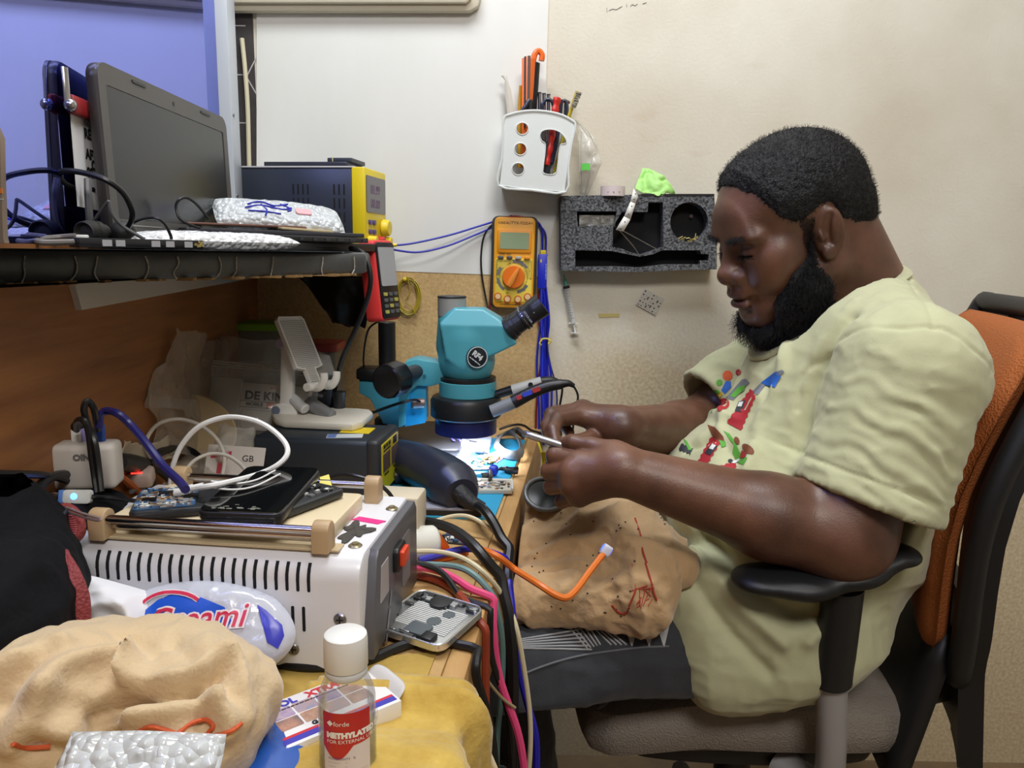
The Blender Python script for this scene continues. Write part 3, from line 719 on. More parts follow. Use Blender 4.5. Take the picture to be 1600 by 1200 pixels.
for k in range(11):
    q = a + d * (.01 + .0055 * k); mb.slab([(q.x - .004, q.z), (q.x + (.001 if k % 2 else .003), q.z), (q.x + (.001 if k % 2 else .003), q.z + .0005), (q.x - .004, q.z + .0005)], 0, .0003)
mb.obj('scale_mark', ink, sy)
# ---- perforated stencil card
c0 = at(1016, 472, 1.498); M = frame(c0, (math.cos(rad(-27)), 0, math.sin(rad(-27))), z=(0, -1, 0))
mb = MB(M); mb.slab(rr(.045, .036, .001), 0, .0008); r_ = random.Random(8); mb.m(1)
for i in range(7):
    for j in range(5):
        if r_.random() < .62: mb.cyl((-.019 + i * .0063, -.0145 + j * .0072, .0006), (-.019 + i * .0063, -.0145 + j * .0072, .0012), r_.choice((.0007, .0012, .0015)), n=8)
for (x, y) in ((-.008, .004), (.004, -.008), (.012, .007), (-.004, -.012)): mb.box((x, y, .001), (.002, .0055, .0006))
tag(mb.obj('stencil', [mat('pale grey metal', (206, 204, 198), .45, .2), ink]), 'small pale perforated stencil stuck aslant on the wall beside the chin', 'stencil')
mb = MB(wplane(1.4995)); mb.slab(ccw(wl([(935, 490), (968, 490), (968, 495), (936, 496)], 1.4995)), 0, .0006); tag(mb.obj('tape_strip', mat('yellowed tape', (206, 190, 122), .4)), 'short strip of yellowed tape stuck on the wall left of the stencil', 'tape')

# ---- yellow multimeter
c0 = at(803, 411, 1.468); ax = (at(830, 411, 1.468) - at(776, 409.5, 1.468)).normalized(); M = frame(c0, ax, z=(0.06, -1, -.02))
mm = thing('multimeter', 'yellow and orange multimeter with a large dial hanging on the wall', 'multimeter', at(803, 478, 1.48))
mb = MB(M); mb.slab(rr(.088, .176, .012), -.028, -.004, .005); mb.obj('holster', mat('dark rubber', (58, 56, 52), .6), mm)
mb = MB(M); mb.slab(rr(.078, .172, .010), -.010, .004, .003); mb.obj('case', mat('orange yellow case', (238, 166, 34), .42), mm)
mb = MB(M); mb.slab(rr(.071, .083, .006, cy=-.033), .0035, .0052, .0008); mb.slab([(-.0355, .008), (.0355, .008), (.0355, -.03), (-.0355, -.03)], .0035, .0052); mb.obj('face_plate', mat('pale yellow', (240, 214, 84), .45), mm)
mb = MB(M); mb.slab(rr(.066, .044, .004, cy=.041), .0035, .0058, .0008); mb.obj('bezel', mat('orange frame', (228, 146, 30), .4), mm)
mb = MB(M); mb.slab(rr(.055, .031, .002, cy=.042), .0055, .0066); mb.obj('screen', mat('lcd', (150, 166, 134), .15, coat=.6), mm)
dl = MB(M); dl.lathe([(.0215, .005), (.0215, .011), (.0205, .012), (0, .0122)], Matrix.Translation((.0, -.026, 0)), 40); dial = dl.obj('dial', mat('orange knob', (232, 120, 32), .4), mm)
g = MB(M @ Matrix.Translation((0, -.026, .012)) @ Matrix.Rotation(rad(-28), 4, 'Z')); g.slab([(p[0], p[1]) for p in ((-.004, -.02), (.004, -.02), (.0055, -.012), (.0035, .014), (0, .0225), (-.0035, .014), (-.0055, -.012))], 0, .007, .0015); g.obj('grip', mat('light orange', (242, 150, 62), .4), dial)
mb = MB(M); mb.m(0)
for k in range(40):
    a = 2 * math.pi * k / 40
    if k % 10 in (4, 5): continue
    for rr_ in ((.0245, .0262) if k % 2 else (.0245, .0285)): pass
    mb.box((0, 0, 0), (.0007, .0022 if k % 2 else .004, .0004), M=Matrix.Translation((.0265 * math.cos(a), -.026 + .0265 * math.sin(a), .0054)) @ Matrix.Rotation(a + math.pi / 2, 4, 'Z') @ Matrix.Rotation(math.pi / 2, 4, 'Z'))
mb.obj('dial_mark', ink, mm)
mb = MB(M)
for (a0, a1) in ((35, 95), (145, 175), (185, 235), (285, 330)):
    pts = []; q = [rad(a0 + (a1 - a0) * k / 8) for k in range(9)]
    mb.slab([(.033 * math.cos(a), -.026 + .033 * math.sin(a)) for a in q] + [(.0275 * math.cos(a), -.026 + .0275 * math.sin(a)) for a in reversed(q)], .0052, .0055)
mb.obj('dial_band', mat('grey print', (112, 112, 116), .5), mm)
for i, c in enumerate(((88, 88, 92), (88, 88, 92), (176, 176, 172), (230, 150, 40))):
    mb = MB(M); mb.slab(rr(.0115, .0058, .0028, cx=-.0255 + i * .0168, cy=.0105), .005, .0085, .001); o = mb.obj('button', mat('button %d' % sum(c), c, .4), mm)
for i, (x, y) in enumerate(((-.029, -.064), (-.0105, -.0685), (.0095, -.0685), (.028, -.0635))):
    mb = MB(M); mb.lathe([(.0072, .005), (.0072, .007), (.0045, .007), (.0045, .004), (.0001, .004)], Matrix.Translation((x, y, 0)), 24); mb.m(1).lathe([(.0052, .0066), (.0052, .0076), (.0038, .0076)], Matrix.Translation((x, y, 0)), 24).m(2).cyl((x, y, .004), (x, y, .0062), .003)
    mb.obj('socket', [mat('dark orange', (206, 96, 32), .4), mat('cream ring', (238, 200, 150), .5), mat('brown hole', (80, 40, 24), .5)], mm)
mb = MB(M); mb.text('YX-9205A+', .0075, Matrix.Translation((.016, .075, .0041))).text('VAKALIT', .0075, Matrix.Translation((-.018, .075, .0041)), shear=.3)
mb.text('POWER   HOLD', .0032, Matrix.Translation((-.017, .0172, .0054))).text('10A', .0042, Matrix.Translation((-.024, -.0735, .0054))).text('COM', .0042, Matrix.Translation((.0105, -.0765, .0054))).bars(.05, .0012, Matrix.Translation((0, -.0788, .0054)))
for k, (a, t_) in enumerate(((60, '200'), (20, '2'), (-5, '20'), (160, '2k'), (120, '750'), (250, 'hFE'), (200, '20m'), (310, '2M'))): mb.text(t_, .0036, Matrix.Translation((.0355 * math.cos(rad(a)) * .93, -.026 + .0375 * math.sin(rad(a)) * .9, .0054)))
mb.obj('lettering', ink, mm)
# leads and hanging wires
cable('test_lead', 'dark red test lead looped around the yellow multimeter', [at(834, 352, 1.478), at(818, 340, 1.47), at(795, 339, 1.472), at(780, 347, 1.478), at(772, 375, 1.485), at(769, 420, 1.485), at(766, 470, 1.482), at(763, 520, 1.478), at(762, 560, 1.47)], .0022, redw)
cable('test_lead', 'black test lead curving down left of the yellow multimeter', [at(800, 337, 1.476), at(776, 346, 1.482), at(758, 365, 1.488), at(752, 395, 1.49), at(753, 430, 1.49), at(760, 470, 1.488), at(766, 500, 1.482), at(766, 560, 1.476)], .0018, blkw)
cable('power_lead', 'upper of the two blue leads running from the yellow power supply to the multimeter', [at(597, 384, 1.43), at(640, 381, 1.45), at(700, 368, 1.47), at(750, 353, 1.484), at(790, 342, 1.486), at(830, 343, 1.486), at(846, 356, 1.486), at(848, 395, 1.48)], .0019, bluew)
cable('power_lead', 'lower sagging blue lead from the yellow power supply to the multimeter', [at(597, 385, 1.43), at(620, 391, 1.44), at(655, 394, 1.455), at(700, 384, 1.47), at(745, 366, 1.484), at(785, 350, 1.488), at(828, 347, 1.489), at(851, 362, 1.488), at(853, 398, 1.482)], .0019, bluew)
mb = MB(frame(at(848, 424, 1.482), (1, 0, 0), z=(.05, -1, 0))); mb.slab(rr(.0185, .066, .002), -.006, .006, .001); mb.m(1).slab(rr(.0015, .06, .0005, cx=.0088), .006, .0065); mb.m(2).box((0, .0365, 0), (.011, .008, .009), .001)
mb.m(3).bars(.03, .002, Matrix.Translation((.006, 0, .0062)) @ Matrix.Rotation(rad(90), 4, 'Z')); mb.m(1).box((-.004, .02, .0062), (.003, .006, .0004))
tool('probe_pack', 'bright blue flat pack hanging on the blue wires beside the yellow multimeter', 'pack', mb, [mat('royal blue plastic', (26, 40, 190), .35), mat('yellow edge', (206, 190, 90), .5), yel, mat('pale blue print', (130, 150, 230), .5)])
strands = [(845, 452, 848, 482, 839, 560, 842, 640, 842, 690), (847, 452, 850, 480, 845, 560, 847, 640, 846, 690), (849, 452, 852, 482, 851, 560, 851, 640, 850, 695), (851, 452, 856, 490, 855, 540, 856, 620, 853, 690), (853, 450, 858, 500, 855, 540, 862, 600, 860, 680), (846, 452, 846, 500, 848, 540, 848, 620, 858, 690), (850, 452, 853, 490, 852, 545, 854, 610, 849, 695)]
for k, s_ in enumerate(strands):
    q = [at(s_[i], s_[i + 1], 1.482 - .003 * (k % 3) + (.004 if i == 4 else 0)) for i in range(0, 10, 2)]
    cable('hanging_wire', 'thin blue wire of the bundle hanging below the bright blue pack', q, .0021, bluew if k != 5 else mat('bright blue wire', (44, 60, 214), .4), 'blue wires of the hanging bundle')
cable('hanging_wire', 'dark red wire at the left edge of the hanging blue bundle', [at(842, 455, 1.486), at(842, 500, 1.486), at(849, 540, 1.484), at(842, 590, 1.486), at(838, 640, 1.486), at(837, 690, 1.486)], .002, redw)
cable('hanging_wire', 'blue wire swinging out at the right of the hanging bundle', [at(853, 455, 1.484), at(857, 500, 1.484), at(854, 532, 1.482), at(860, 570, 1.482), at(869, 605, 1.482), at(870, 640, 1.48), at(866, 670, 1.48)], .0016, mat('navy wire', (26, 28, 110), .4))
mb = MB(); mb.tube([at(845, 531, 1.470), at(852, 529, 1.468), at(860, 531, 1.472), at(856, 534, 1.49), at(847, 534, 1.49)], .0017, 6, 5, True); mb.tube([at(847, 531, 1.468), at(843, 536, 1.467), at(846, 539, 1.468)], .0014, 5).tube([at(857, 531, 1.468), at(861, 533, 1.467), at(857, 537, 1.468), at(860, 528, 1.468)], .0016, 5)
tool('twist_tie', 'yellow twist tie holding the hanging blue wires together', 'twist tie', mb, mat('pale yellow tie', (222, 200, 90), .5))
# coil of olive wire on a yellow pin
mb = MB(); r_ = random.Random(5); c0 = at(638, 463, 1.49); pts = []
for k in range(11 * 14):
    a = 2 * math.pi * k / 14 + 1.3; j = k // 14; rx = .0215 * (1 + .13 * math.sin(j * 2.1) ); rz = .034 * (1 + .1 * math.cos(j * 1.7))
    pts.append(c0 + Vector((rx * math.cos(a) + .0012 * math.sin(j), -.0015 * (j % 4) + .0008, rz * math.sin(a) + .002 * math.sin(j * 1.3))))
mb.tube(pts, .0011, 5, 2); mb.tube([at(636, 432, 1.484), at(641, 455, 1.485), at(633, 470, 1.484), at(643, 480, 1.485), at(650, 492, 1.486)], .0011, 5)
tag(mb.obj('wire_coil', ylw), 'coil of thin olive yellow wire hanging from a yellow pin on the tan board', 'wire coil')
mb = MB(); q = at(634, 436, 1.497); mb.cyl(q, q - Vector((0, .016, 0)), .0022).ball(q - Vector((0, .017, 0)), .0042, 8); tool('push_pin', 'yellow push pin in the tan board above the wire coil', 'pin', mb, yel)

# ---- red multimeter hanging from the shelf end
c0 = at(606, 438, 1.24); up = (at(591, 378, 1.235) - at(612, 497, 1.245)).normalized(); M = frame(c0, Vector((.36, .93, 0)), up)
rmm = thing('multimeter', 'slim red-cased multimeter hanging at the end of the grey shelf', 'multimeter', at(612, 500, 1.245))
mb = MB(M); mb.slab(rr(.062, .130, .008), -.03, -.001, .004); mb.obj('case', mat('coral red rubber', (226, 62, 62), .45), rmm)
mb = MB(M); mb.slab(rr(.054, .122, .005), -.003, .002, .001); mb.obj('face_plate', mat('black face', (26, 27, 30), .35), rmm)
mb = MB(M); mb.slab(rr(.048, .062, .003, cy=.022), .0015, .003); mb.obj('screen', mat('pale display', (176, 178, 182), .15, coat=.5), rmm)
for i in range(3):
    for j in range(4):
        mb = MB(M); mb.slab(rr(.010, .0055, .001, cx=-.016 + .016 * i, cy=-.022 - .0095 * j), .0015, .0035); mb.obj('button', mat('yellow key' if (i + j) % 3 == 0 else 'grey key', (186, 180, 90) if (i + j) % 3 == 0 else (96, 98, 102), .4), rmm)
for zz in (-.022, -.01, -.03):
    pass
# ================================================================== things on the shelf
def pillow(name, M, w, h, t, m, amp=.004, fr=30, seed=1, n=(40, 30), pw=.5, parent=None, rnd=.03):
    """a soft packet: rounded rectangle outline, puffed by t, creased by noise"""
    nu, nv = n; U, W_ = np.meshgrid(np.linspace(-1, 1, nu), np.linspace(-1, 1, nv), indexing='ij'); u = U.ravel(); v = W_.ravel()
    b = (np.clip(1 - u ** 4, 0, 1) * np.clip(1 - v ** 4, 0, 1)) ** pw
    A = np.array(M.to_3x3()); o = np.array(M.translation)
    def side(s):
        L = np.stack([u * w / 2 * (1 - rnd * v * v), v * h / 2 * (1 - rnd * u * u), s * b * t / 2], 1); Pw = L @ A.T + o
        d = ridged(Pw * fr, seed) * amp
        Pw = Pw + (A[:, 2][None] * s) * (d * (b + .15))[:, None] + (A[:, 0][None] * (vnoise(Pw * fr * .8, seed + 5) * amp * .8)[:, None]) + (A[:, 1][None] * (vnoise(Pw * fr * .8, seed + 9) * amp * .8)[:, None])
        return Pw
    i = np.arange(nu * nv).reshape(nu, nv)
    Q = np.stack([i[:-1, :-1].ravel(), i[1:, :-1].ravel(), i[1:, 1:].ravel(), i[:-1, 1:].ravel()], 1)
    return np_obj(name, np.concatenate([side(1), side(-1)]), np.concatenate([Q, Q[:, ::-1] + nu * nv]), m, parent)
def bubble_mat(name, rgb, alpha):
    m = mat(name, rgb, .18, alpha=alpha, spec=.9); nt = m.node_tree; b = nt.nodes['Principled BSDF']
    v = nt.nodes.new('ShaderNodeTexVoronoi'); v.inputs['Scale'].default_value = 150; tc = nt.nodes.new('ShaderNodeTexCoord'); nt.links.new(tc.outputs['Object'], v.inputs['Vector'])
    bp = nt.nodes.new('ShaderNodeBump'); bp.inputs['Strength'].default_value = .9; bp.inputs['Distance'].default_value = .004; bp.invert = True
    nt.links.new(v.outputs['Distance'], bp.inputs['Height']); nt.links.new(bp.outputs[0], b.inputs['Normal']); return m
bubble = bubble_mat('bubble wrap', (222, 228, 234), .78); bubble_w = bubble_mat('white bubble wrap', (236, 238, 244), .95)

# ---- laptop lid standing on the shelf
la = Vector((-.4125, .785, SZ + .008)); lb = Vector((-.4125, 1.12, SZ + .008)); lx = (lb - la).normalized(); LW = .338
LH = at(140, 92, .785).z - la.z
M = frame((la + lb) / 2 + UZ * LH / 2, lx, Vector((-.03, 0, 1)))
lp = thing('laptop', 'dark grey laptop standing open on the shelf in front of the blue glass', 'laptop', (la + lb) / 2)
mb = MB(M); mb.slab(rr(LW, LH, .016, 6), -.012, -.001, .003); mb.obj('lid', mat('dark lid', (50, 46, 46), .4), lp)
mb = MB(M); mb.ring(rr(LW, LH, .016, 6), rr(LW - .028, LH - .044, .003, 6, cy=.001), -.002, .0015); mb.obj('bezel', mat('graphite bezel', (84, 82, 80), .42), lp)
mb = MB(M); mb.slab(rr(LW - .026, LH - .042, .003, cy=.001), -.001, .0006); mb.obj('screen', mat('matt screen', (30, 31, 33), .24, spec=.6), lp)
mb = MB(M); mb.slab(rr(.03, .003, .001, cx=-.085, cy=LH / 2 - .006), .001, .0026).obj('bumper', dgr, lp)
mb = MB(M); mb.slab(rr(.03, .003, .001, cx=.095, cy=LH / 2 - .006), .001, .0026).obj('bumper', dgr, lp)
mb = MB(M); mb.cyl((.0, LH / 2 - .011, .001), (.0, LH / 2 - .011, .0019), .0028, n=14); mb.obj('webcam', blk, lp)
mb = MB(M); mb.slab(rr(.1, .0012, .0004, cx=-.11, cy=-LH / 2 + .017), .0012, .002); mb.cyl((-.005, -LH / 2 + .010, .001), (-.005, -LH / 2 + .010, .002), .005, n=20); mb.obj('bezel_glint_and_disc', mat('grey line', (150, 150, 150), .4), lp)  # strip paints a highlight onto the lower bezel; the disc is separate
mb = MB(M); mb.box((.0, -LH / 2 - .003, .004), (.25, .014, .012), .003); mb.obj('hinge', blk, lp)
# ---- notice clipped to the glass
y0_ = .762; o = part(y0_) + PN * .004; M = frame(o, PD, z=PN)
z1 = at(110, 165, .78).z; z0 = at(110, 330, .78).z
nt_ = thing('notice', 'white paper notice with a red clip hanging on the glass behind the laptop', 'notice', (o.x, o.y, z0))
mb = MB(M); mb.slab([(.0, z0 + .004), (.10, z0), (.10, z1), (.0, z1)], 0, .0008); mb.obj('paper', mat('white notice paper', (232, 232, 236), .6), nt_)
mb = MB(M)
for t, py, x in (('RE', 209, .031), ('AFT', 241, .031), ('C', 257, .042), ('90', 270, .031), ('D', 305, .055)):
    mb.text(t, .0135, Matrix.Translation((x - .006, at(130, py, .79).z, .001)), align='LEFT', bold=.0006)
mb.obj('lettering', ink, nt_)
mb = MB(M); mb.box((.02, z1 - .002, .003), (.05, .018, .009), .003); mb.obj('clip', mat('dark red clip', (150, 34, 40), .4), nt_)
mb = MB(M); mb.tube([(-.012, z1 - .008, .004), (-.012, z1 + .012, .004), (-.010, z1 + .03, .003)], .003, 8, flat=.4).ball((-.009, z1 - .004, .005), .006, 8); mb.obj('clip_lever', steel, nt_)

# ---- bench power supply
py_ = rad(-9); PX = Vector((math.cos(py_), math.sin(py_), 0)); PY = Vector((-math.sin(py_), math.cos(py_), 0))
c0 = at(556, 390, 1.335); c0.z = SZ + .004; L_ = .222; H_ = at(556, 262, 1.335).z - c0.z
M = Matrix.Translation(c0) @ Matrix.Rotation(py_, 4, 'Z')
ps = thing('power_supply', 'dark blue-grey bench power supply with a yellow front at the shelf end', 'power supply', c0)
mb = MB(M); mb.box((-L_ / 2 - .006, .056, H_ / 2), (L_, .108, H_), .003); mb.obj('housing', mat('slate sheet metal', (56, 62, 76), .42, .3), ps)
mb = MB(M); mb.box((-L_ / 2 - .006, .056, H_ + .0015), (L_ + .01, .11, .003), .001); mb.obj('top_board', mat('pale grey card', (196, 196, 204), .5), ps)
mb = MB(M); mb.box((.006, .056, H_ / 2), (.024, .113, H_ + .003), .003); fp = mb.obj('front_panel', mat('lemon yellow', (232, 208, 34), .4), ps)
for cxs in ((-.113, -.104, -.095, -.086), (-.038, -.029, -.020)):
    mb = MB(M)
    for x in cxs:
        for k in range(5 if cxs[0] > -.1 else 3): mb.slab(rr(.003, .018, .0014, 3, cx=x, cy=H_ - .036 - .0235 * k), -.0006, .0006, M=Matrix(((1, 0, 0, 0), (0, 0, 1, .002), (0, 1, 0, 0), (0, 0, 0, 1))))
    mb.obj('vent', mat('vent black', (8, 10, 14), .8), ps)
mb = MB(M); mb.cyl((L_ * -1 + .004, .002, H_ - .016), (L_ * -1 + .004, -.0005, H_ - .016), .0035, n=14); mb.obj('screw', steel, ps)
F_ = Matrix(((0, 0, 1, .018), (1, 0, 0, .056), (0, 1, 0, 0), (0, 0, 0, 1)))  # local (a,b,c) -> face: a along depth, b up, c outward
mb = MB(M @ F_); mb.slab(rr(.1, .062, .003, cx=0, cy=H_ - .042), -.001, .0012); mb.obj('display', mat('smoked display', (66, 60, 72), .2, coat=.5), ps)
mb = MB(M @ F_); mb.text('03.99', .022, Matrix.Translation((-.005, H_ - .034, .0014))).text('00.00', .022, Matrix.Translation((-.005, H_ - .058, .0014))); mb.obj('digits', mat('dim violet', (104, 70, 110), .4), ps)
for i in range(4):
    for j in range(3):
        if j == 2 and i < 2: continue
        mb = MB(M @ F_); mb.slab(rr(.013, .008, .002, cx=-.034 + .021 * j + (.012 if j == 2 else 0), cy=H_ - .09 - .0165 * i), -.001, .003, .0006); mb.obj('button', mat('violet key', (84, 66, 130), .4), ps)
mb = MB(M @ F_); mb.cyl((.036, H_ - .098, 0), (.036, H_ - .098, .014), .016, .0145, 28, .002); mb.obj('knob', yel, ps)
for i, a in enumerate((-.04, .0, .04)):
    mb = MB(M @ F_); mb.cyl((a, .016, 0), (a, .016, .016), .0085, .0075, 18, .001); mb.obj('terminal', [yel, redp, mat('green plastic', (60, 140, 70), .4)][i] if i != 2 else yel, ps)
mb = MB(); q = at(594, 384, 1.42); mb.cyl(q, q + Vector((.03, .006, .002)), .0045, .003); tool('banana_plug', 'yellow plug at the front of the power supply where the blue leads start', 'plug', mb, yel)
# ---- flat things on the power supply
def bar(name, label, cat, p, q, y, w, h, m, z=None, yaw=None, bev=.001, group=None):
    """a flat slab seen from p=(px,py) to q, at depth y, w deep, h thick"""
    a = at(p[0], p[1], y); b = at(q[0], q[1], y if yaw is None else yaw)
    d = b - a; mb = MB(frame((a + b) / 2, d, z=(0, 0, 1)))
    mb.box((0, w / 2, 0), (d.length, w, h), bev); return tag(mb.obj(name, m), label, cat, group)
zt = c0.z + H_ + .0035
mb = MB(M @ Matrix.Translation((-.095, .055, H_ + .0035))); mb.slab(rr(.155, .085, .004), 0, .008, .001); bt = tag(mb.obj('tablet', mat('black slate', (46, 48, 56), .4)), 'flat dark device lying on top of the power supply', 'device')
mb = MB(M @ Matrix.Translation((-.035, .055, H_ + .012))); mb.slab(rr(.045, .07, .003), 0, .007, .001); mb.m(1).box((-.012, 0, .0036), (.002, .073, .009), .0008)
tag(mb.obj('battery_pack', [mat('charcoal pack', (58, 62, 72), .45), mat('rubber band', (206, 196, 150), .6)]), 'small dark pack with a rubber band on the flat device above the power supply', 'battery')

# ---- pile on the shelf edge (thin dismantled panels)
pan = mat('black panel', (30, 31, 36), .32, coat=.2); pan2 = mat('dark grey panel', (66, 66, 74), .4, .3)
def flat(name, label, cat, c, yawdeg, w, d, t, m, tilt=0, r=.004, mats=None):
    Mx = Matrix.Translation(Vector(c)) @ Matrix.Rotation(rad(yawdeg), 4, 'Z') @ Matrix.Rotation(rad(tilt), 4, 'Y')
    mb = MB(Mx); mb.slab(rr(w, d, r), 0, t, min(.001, t * .3)); return mb, Mx
YW = math.degrees(math.atan2(ED.y, ED.x))
mb, _ = flat('', '', '', (-.322, 1.10, SZ + .001), YW + 8, .30, .12, .012, pan); tag(mb.obj('thin_slab', pan), 'black glossy laptop panel at the bottom of the pile, in front of the power supply', 'panel')
mb, _ = flat('', '', '', (-.348, 1.015, SZ + .0135), YW - 4, .34, .11, .007, pan); mb.m(1)
for k in range(14): mb.box((-.16 + k * .0245, -.0555, .0035), (rng.uniform(.004, .014), .001, .004))
tag(mb.obj('thin_slab', [pan, pan2]), 'dark keyboard panel with grey slots, second layer of the pile on the shelf', 'panel')
mb, _ = flat('', '', '', (-.345, 1.06, SZ + .021), YW - 14, .27, .10, .006, pan2); tag(mb.obj('thin_slab', pan2), 'dark grey metal panel under the bubble-wrapped packet on the shelf', 'panel')
mb, _ = flat('', '', '', (-.302, 1.085, SZ + .0275), YW - 22, .08, .05, .0035, pan2, 2); tag(mb.obj('card', mat('kraft card', (176, 160, 124), .6, var=(60, .2), rgb2=(198, 184, 148))), 'small beige card poking out under the bubble-wrapped packet', 'card')
mb, _ = flat('', '', '', (-.34, 1.05, SZ + .0315), YW - 20, .22, .03, .003, pan2, 0); tag(mb.obj('metal_strip', mat('copper brown strip', (120, 86, 76), .45, .3)), 'narrow copper-brown strip just under the bubble-wrapped packet', 'strip')
Mx = frame((-.330, 1.085, SZ + .047), (math.cos(rad(YW - 34)), math.sin(rad(YW - 34)), -.05), z=(-.05, -.75, 1))
bw = pillow('bubble_packet', Mx, .178, .062, .026, bubble, .0014, 55, 3, (46, 30)); tag(bw, 'bubble-wrapped packet with blue handwriting lying on the shelf pile', 'packet')
mb = MB(Mx)
for pts in (((-.05, .0, 0), (-.03, .012, 0), (-.01, .002, 0), (.012, .012, 0)), ((-.055, -.012, 0), (-.03, .0, 0), (.0, -.008, 0), (.016, .0, 0)), ((-.052, -.022, 0), (-.028, -.02, 0), (-.004, -.024, 0)), ((-.03, .004, 0), (-.024, -.014, 0), (-.028, -.032, 0)), ((.0, .01, 0), (.014, -.004, 0), (.008, -.012, 0))):
    mb.tube([Vector((p[0] * .9, p[1] * .8 + .002, .0148)) for p in pts], .0012, 5, 4)
mb.obj('handwriting', mat('blue marker', (40, 46, 170), .5), bw)
mb = MB(Mx); mb.slab(rr(.022, .014, .004, cx=.03, cy=-.004), .013, .0148); mb.obj('pink_mark', mat('pink paper', (226, 168, 176), .6), bw)
a = at(196, 380, .78); b = at(466, 390, .965); a.z = b.z = SZ + .010; dd = (b - a); Mx = frame((a + b) / 2 + Vector((-.012, .012, 0)), dd, z=(0, 0, 1))
bw2 = pillow('wrapped_strip', Mx, dd.length, .045, .02, bubble_w, .001, 70, 6, (70, 16)); tag(bw2, 'long white bubble-wrapped strip along the front edge of the shelf', 'strip')
a = at(108, 378, .715); b = at(303, 388, .82); a.z = b.z = SZ + .006; dd = b - a; Mx = frame((a + b) / 2 + Vector((.006, -.003, 0)), dd, z=(0, 0, 1)); mb = MB(Mx); mb.box((0, 0, 0), (dd.length, .02, .009), .001)
mb.m(1)
for x in (-.3, -.2, .08, .2, .36): mb.box((dd.length * x, -.0104, 0), (.009, .0008, .006))
mb.m(2)
for k in range(12): mb.box((dd.length * (.42 + .006 * k), -.0104, rng.uniform(-.002, .003)), (.002, .001, .002))
tag(mb.obj('screen_strip', [pan, mat('grey tape', (176, 176, 182), .5), gold]), 'black circuit strip with grey tape marks on the shelf edge below the laptop', 'strip')
# black round rubber pieces
rub = mat('black rubber', (30, 29, 28), .6, bump=(300, .4, .001))
a = at(130, 363, .74); b = at(168, 362, .78); d = (b - a).normalized(); mb = MB(frame(a, d.orthogonal(), z=d)); mb.lathe([(.0065, .004), (.0095, 0), (.0105, .001), (.0115, .01), (.011, .022), (.009, .027), (.0075, .03), (.0075, .034), (0, .034)], n=26)
tool('rubber_socket', 'dark open-ended rubber cup lying on the shelf in front of the laptop', 'cup', mb, rub)
mb = MB(); mb.ball(at(192, 363, .79), (.013, .012, .0115), 10); tool('rubber_plug', 'round black rubber lump right of the open rubber cup', 'plug', mb, rub)
gcab = mat('grey cable', (92, 92, 96), .4)
cable('cable', 'thick black cable looping in front of the laptop lid', [at(145, 296, .80), at(118, 294, .77), at(98, 284, .75), at(93, 272, .745), at(102, 267, .74), at(130, 270, .74), at(165, 281, .74), at(192, 301, .75), at(206, 328, .76), at(205, 346, .77), at(199, 356, .78)], .0028, blkw)
cable('cable', 'short grey cable standing upright at the near edge of the laptop', [at(137, 280, .77), at(138, 310, .765), at(140, 342, .765), at(142, 365, .77)], .0036, gcab)
cable('cable', 'thin dark wire rising to a bend in front of the laptop screen', [at(146, 346, .76), at(156, 332, .755), at(168, 316, .75), at(171, 318, .75), at(175, 334, .75), at(190, 352, .755), at(212, 366, .76), at(226, 374, .765)], .0017, gcab)
cable('cable', 'thin black wire arching low in front of the laptop screen', [at(200, 352, .79), at(222, 343, .785), at(243, 341, .78), at(257, 350, .785), at(266, 366, .79), at(268, 374, .79)], .0016, blkw)
cable('cable', 'small loop of thin black wire in front of the middle of the laptop screen', [at(326, 342, .93), at(308, 320, .92), at(292, 309, .91), at(279, 313, .90), at(275, 325, .90), at(282, 343, .90), at(302, 353, .91), at(312, 356, .92)], .0016, blkw)
cable('cable', 'grey flat cable ending in a white plug at the left of the shelf', [at(118, 369, .72), at(92, 371, .72), at(62, 374, .70), at(57, 377, .69), at(70, 379, .69), at(115, 378, .71)], .0028, mat('warm grey cable', (110, 104, 102), .5))
mb = MB(frame(at(129, 372, .72), (1, .4, 0), z=(0, 0, 1))); mb.box((0, 0, 0), (.010, .008, .006), .001); tool('cable_plug', 'small white plug at the end of the grey flat cable on the shelf', 'plug', mb, whp)
cable('black_cord', 'thick black cord hanging from the shelf end down behind the phone stand', [at(548, 388, 1.12), at(566, 395, 1.09), at(577, 418, 1.08), at(578, 450, 1.08), at(566, 490, 1.10), at(546, 535, 1.12), at(530, 575, 1.16), at(518, 640, 1.2)], .0036, blkw)
mb = MB(); mb.tube([at(505, 396, 1.03), at(525, 396.5, 1.03), at(538, 396, 1.03)], .0012, 6); mb.cyl(at(528, 396.5, 1.03), at(538, 396, 1.03), .0018); tool('cotton_swab', 'thin pale stick lying on the shelf edge beside the black panel', 'stick', mb, whp)
# ================================================================== things on the bench, back to front
Z0 = BZ + .0003
Rb = Matrix.Rotation(-BA, 4, 'Z')
def bframe(p, yaw=0): return Matrix.Translation(Vector(p)) @ Rb @ Matrix.Rotation(rad(yaw), 4, 'Z')
teal = mat('teal paint', (78, 164, 184), .38, coat=.15); mat_blue = mat('blue silicone', (44, 158, 206), .5)
# ---- soldering mat
mp_ = [atz(821, 690, BZ), atz(772, 813, BZ), atz(560, 806, BZ), atz(610, 676, BZ)]
mb = MB(); mb.slab(ccw([(p.x, p.y) for p in mp_]), BZ + .0002, BZ + .003, .0008); tag(mb.obj('repair_mat', mat_blue), 'bright blue silicone work mat on the bench under the microscope', 'mat')
ZM = BZ + .0032
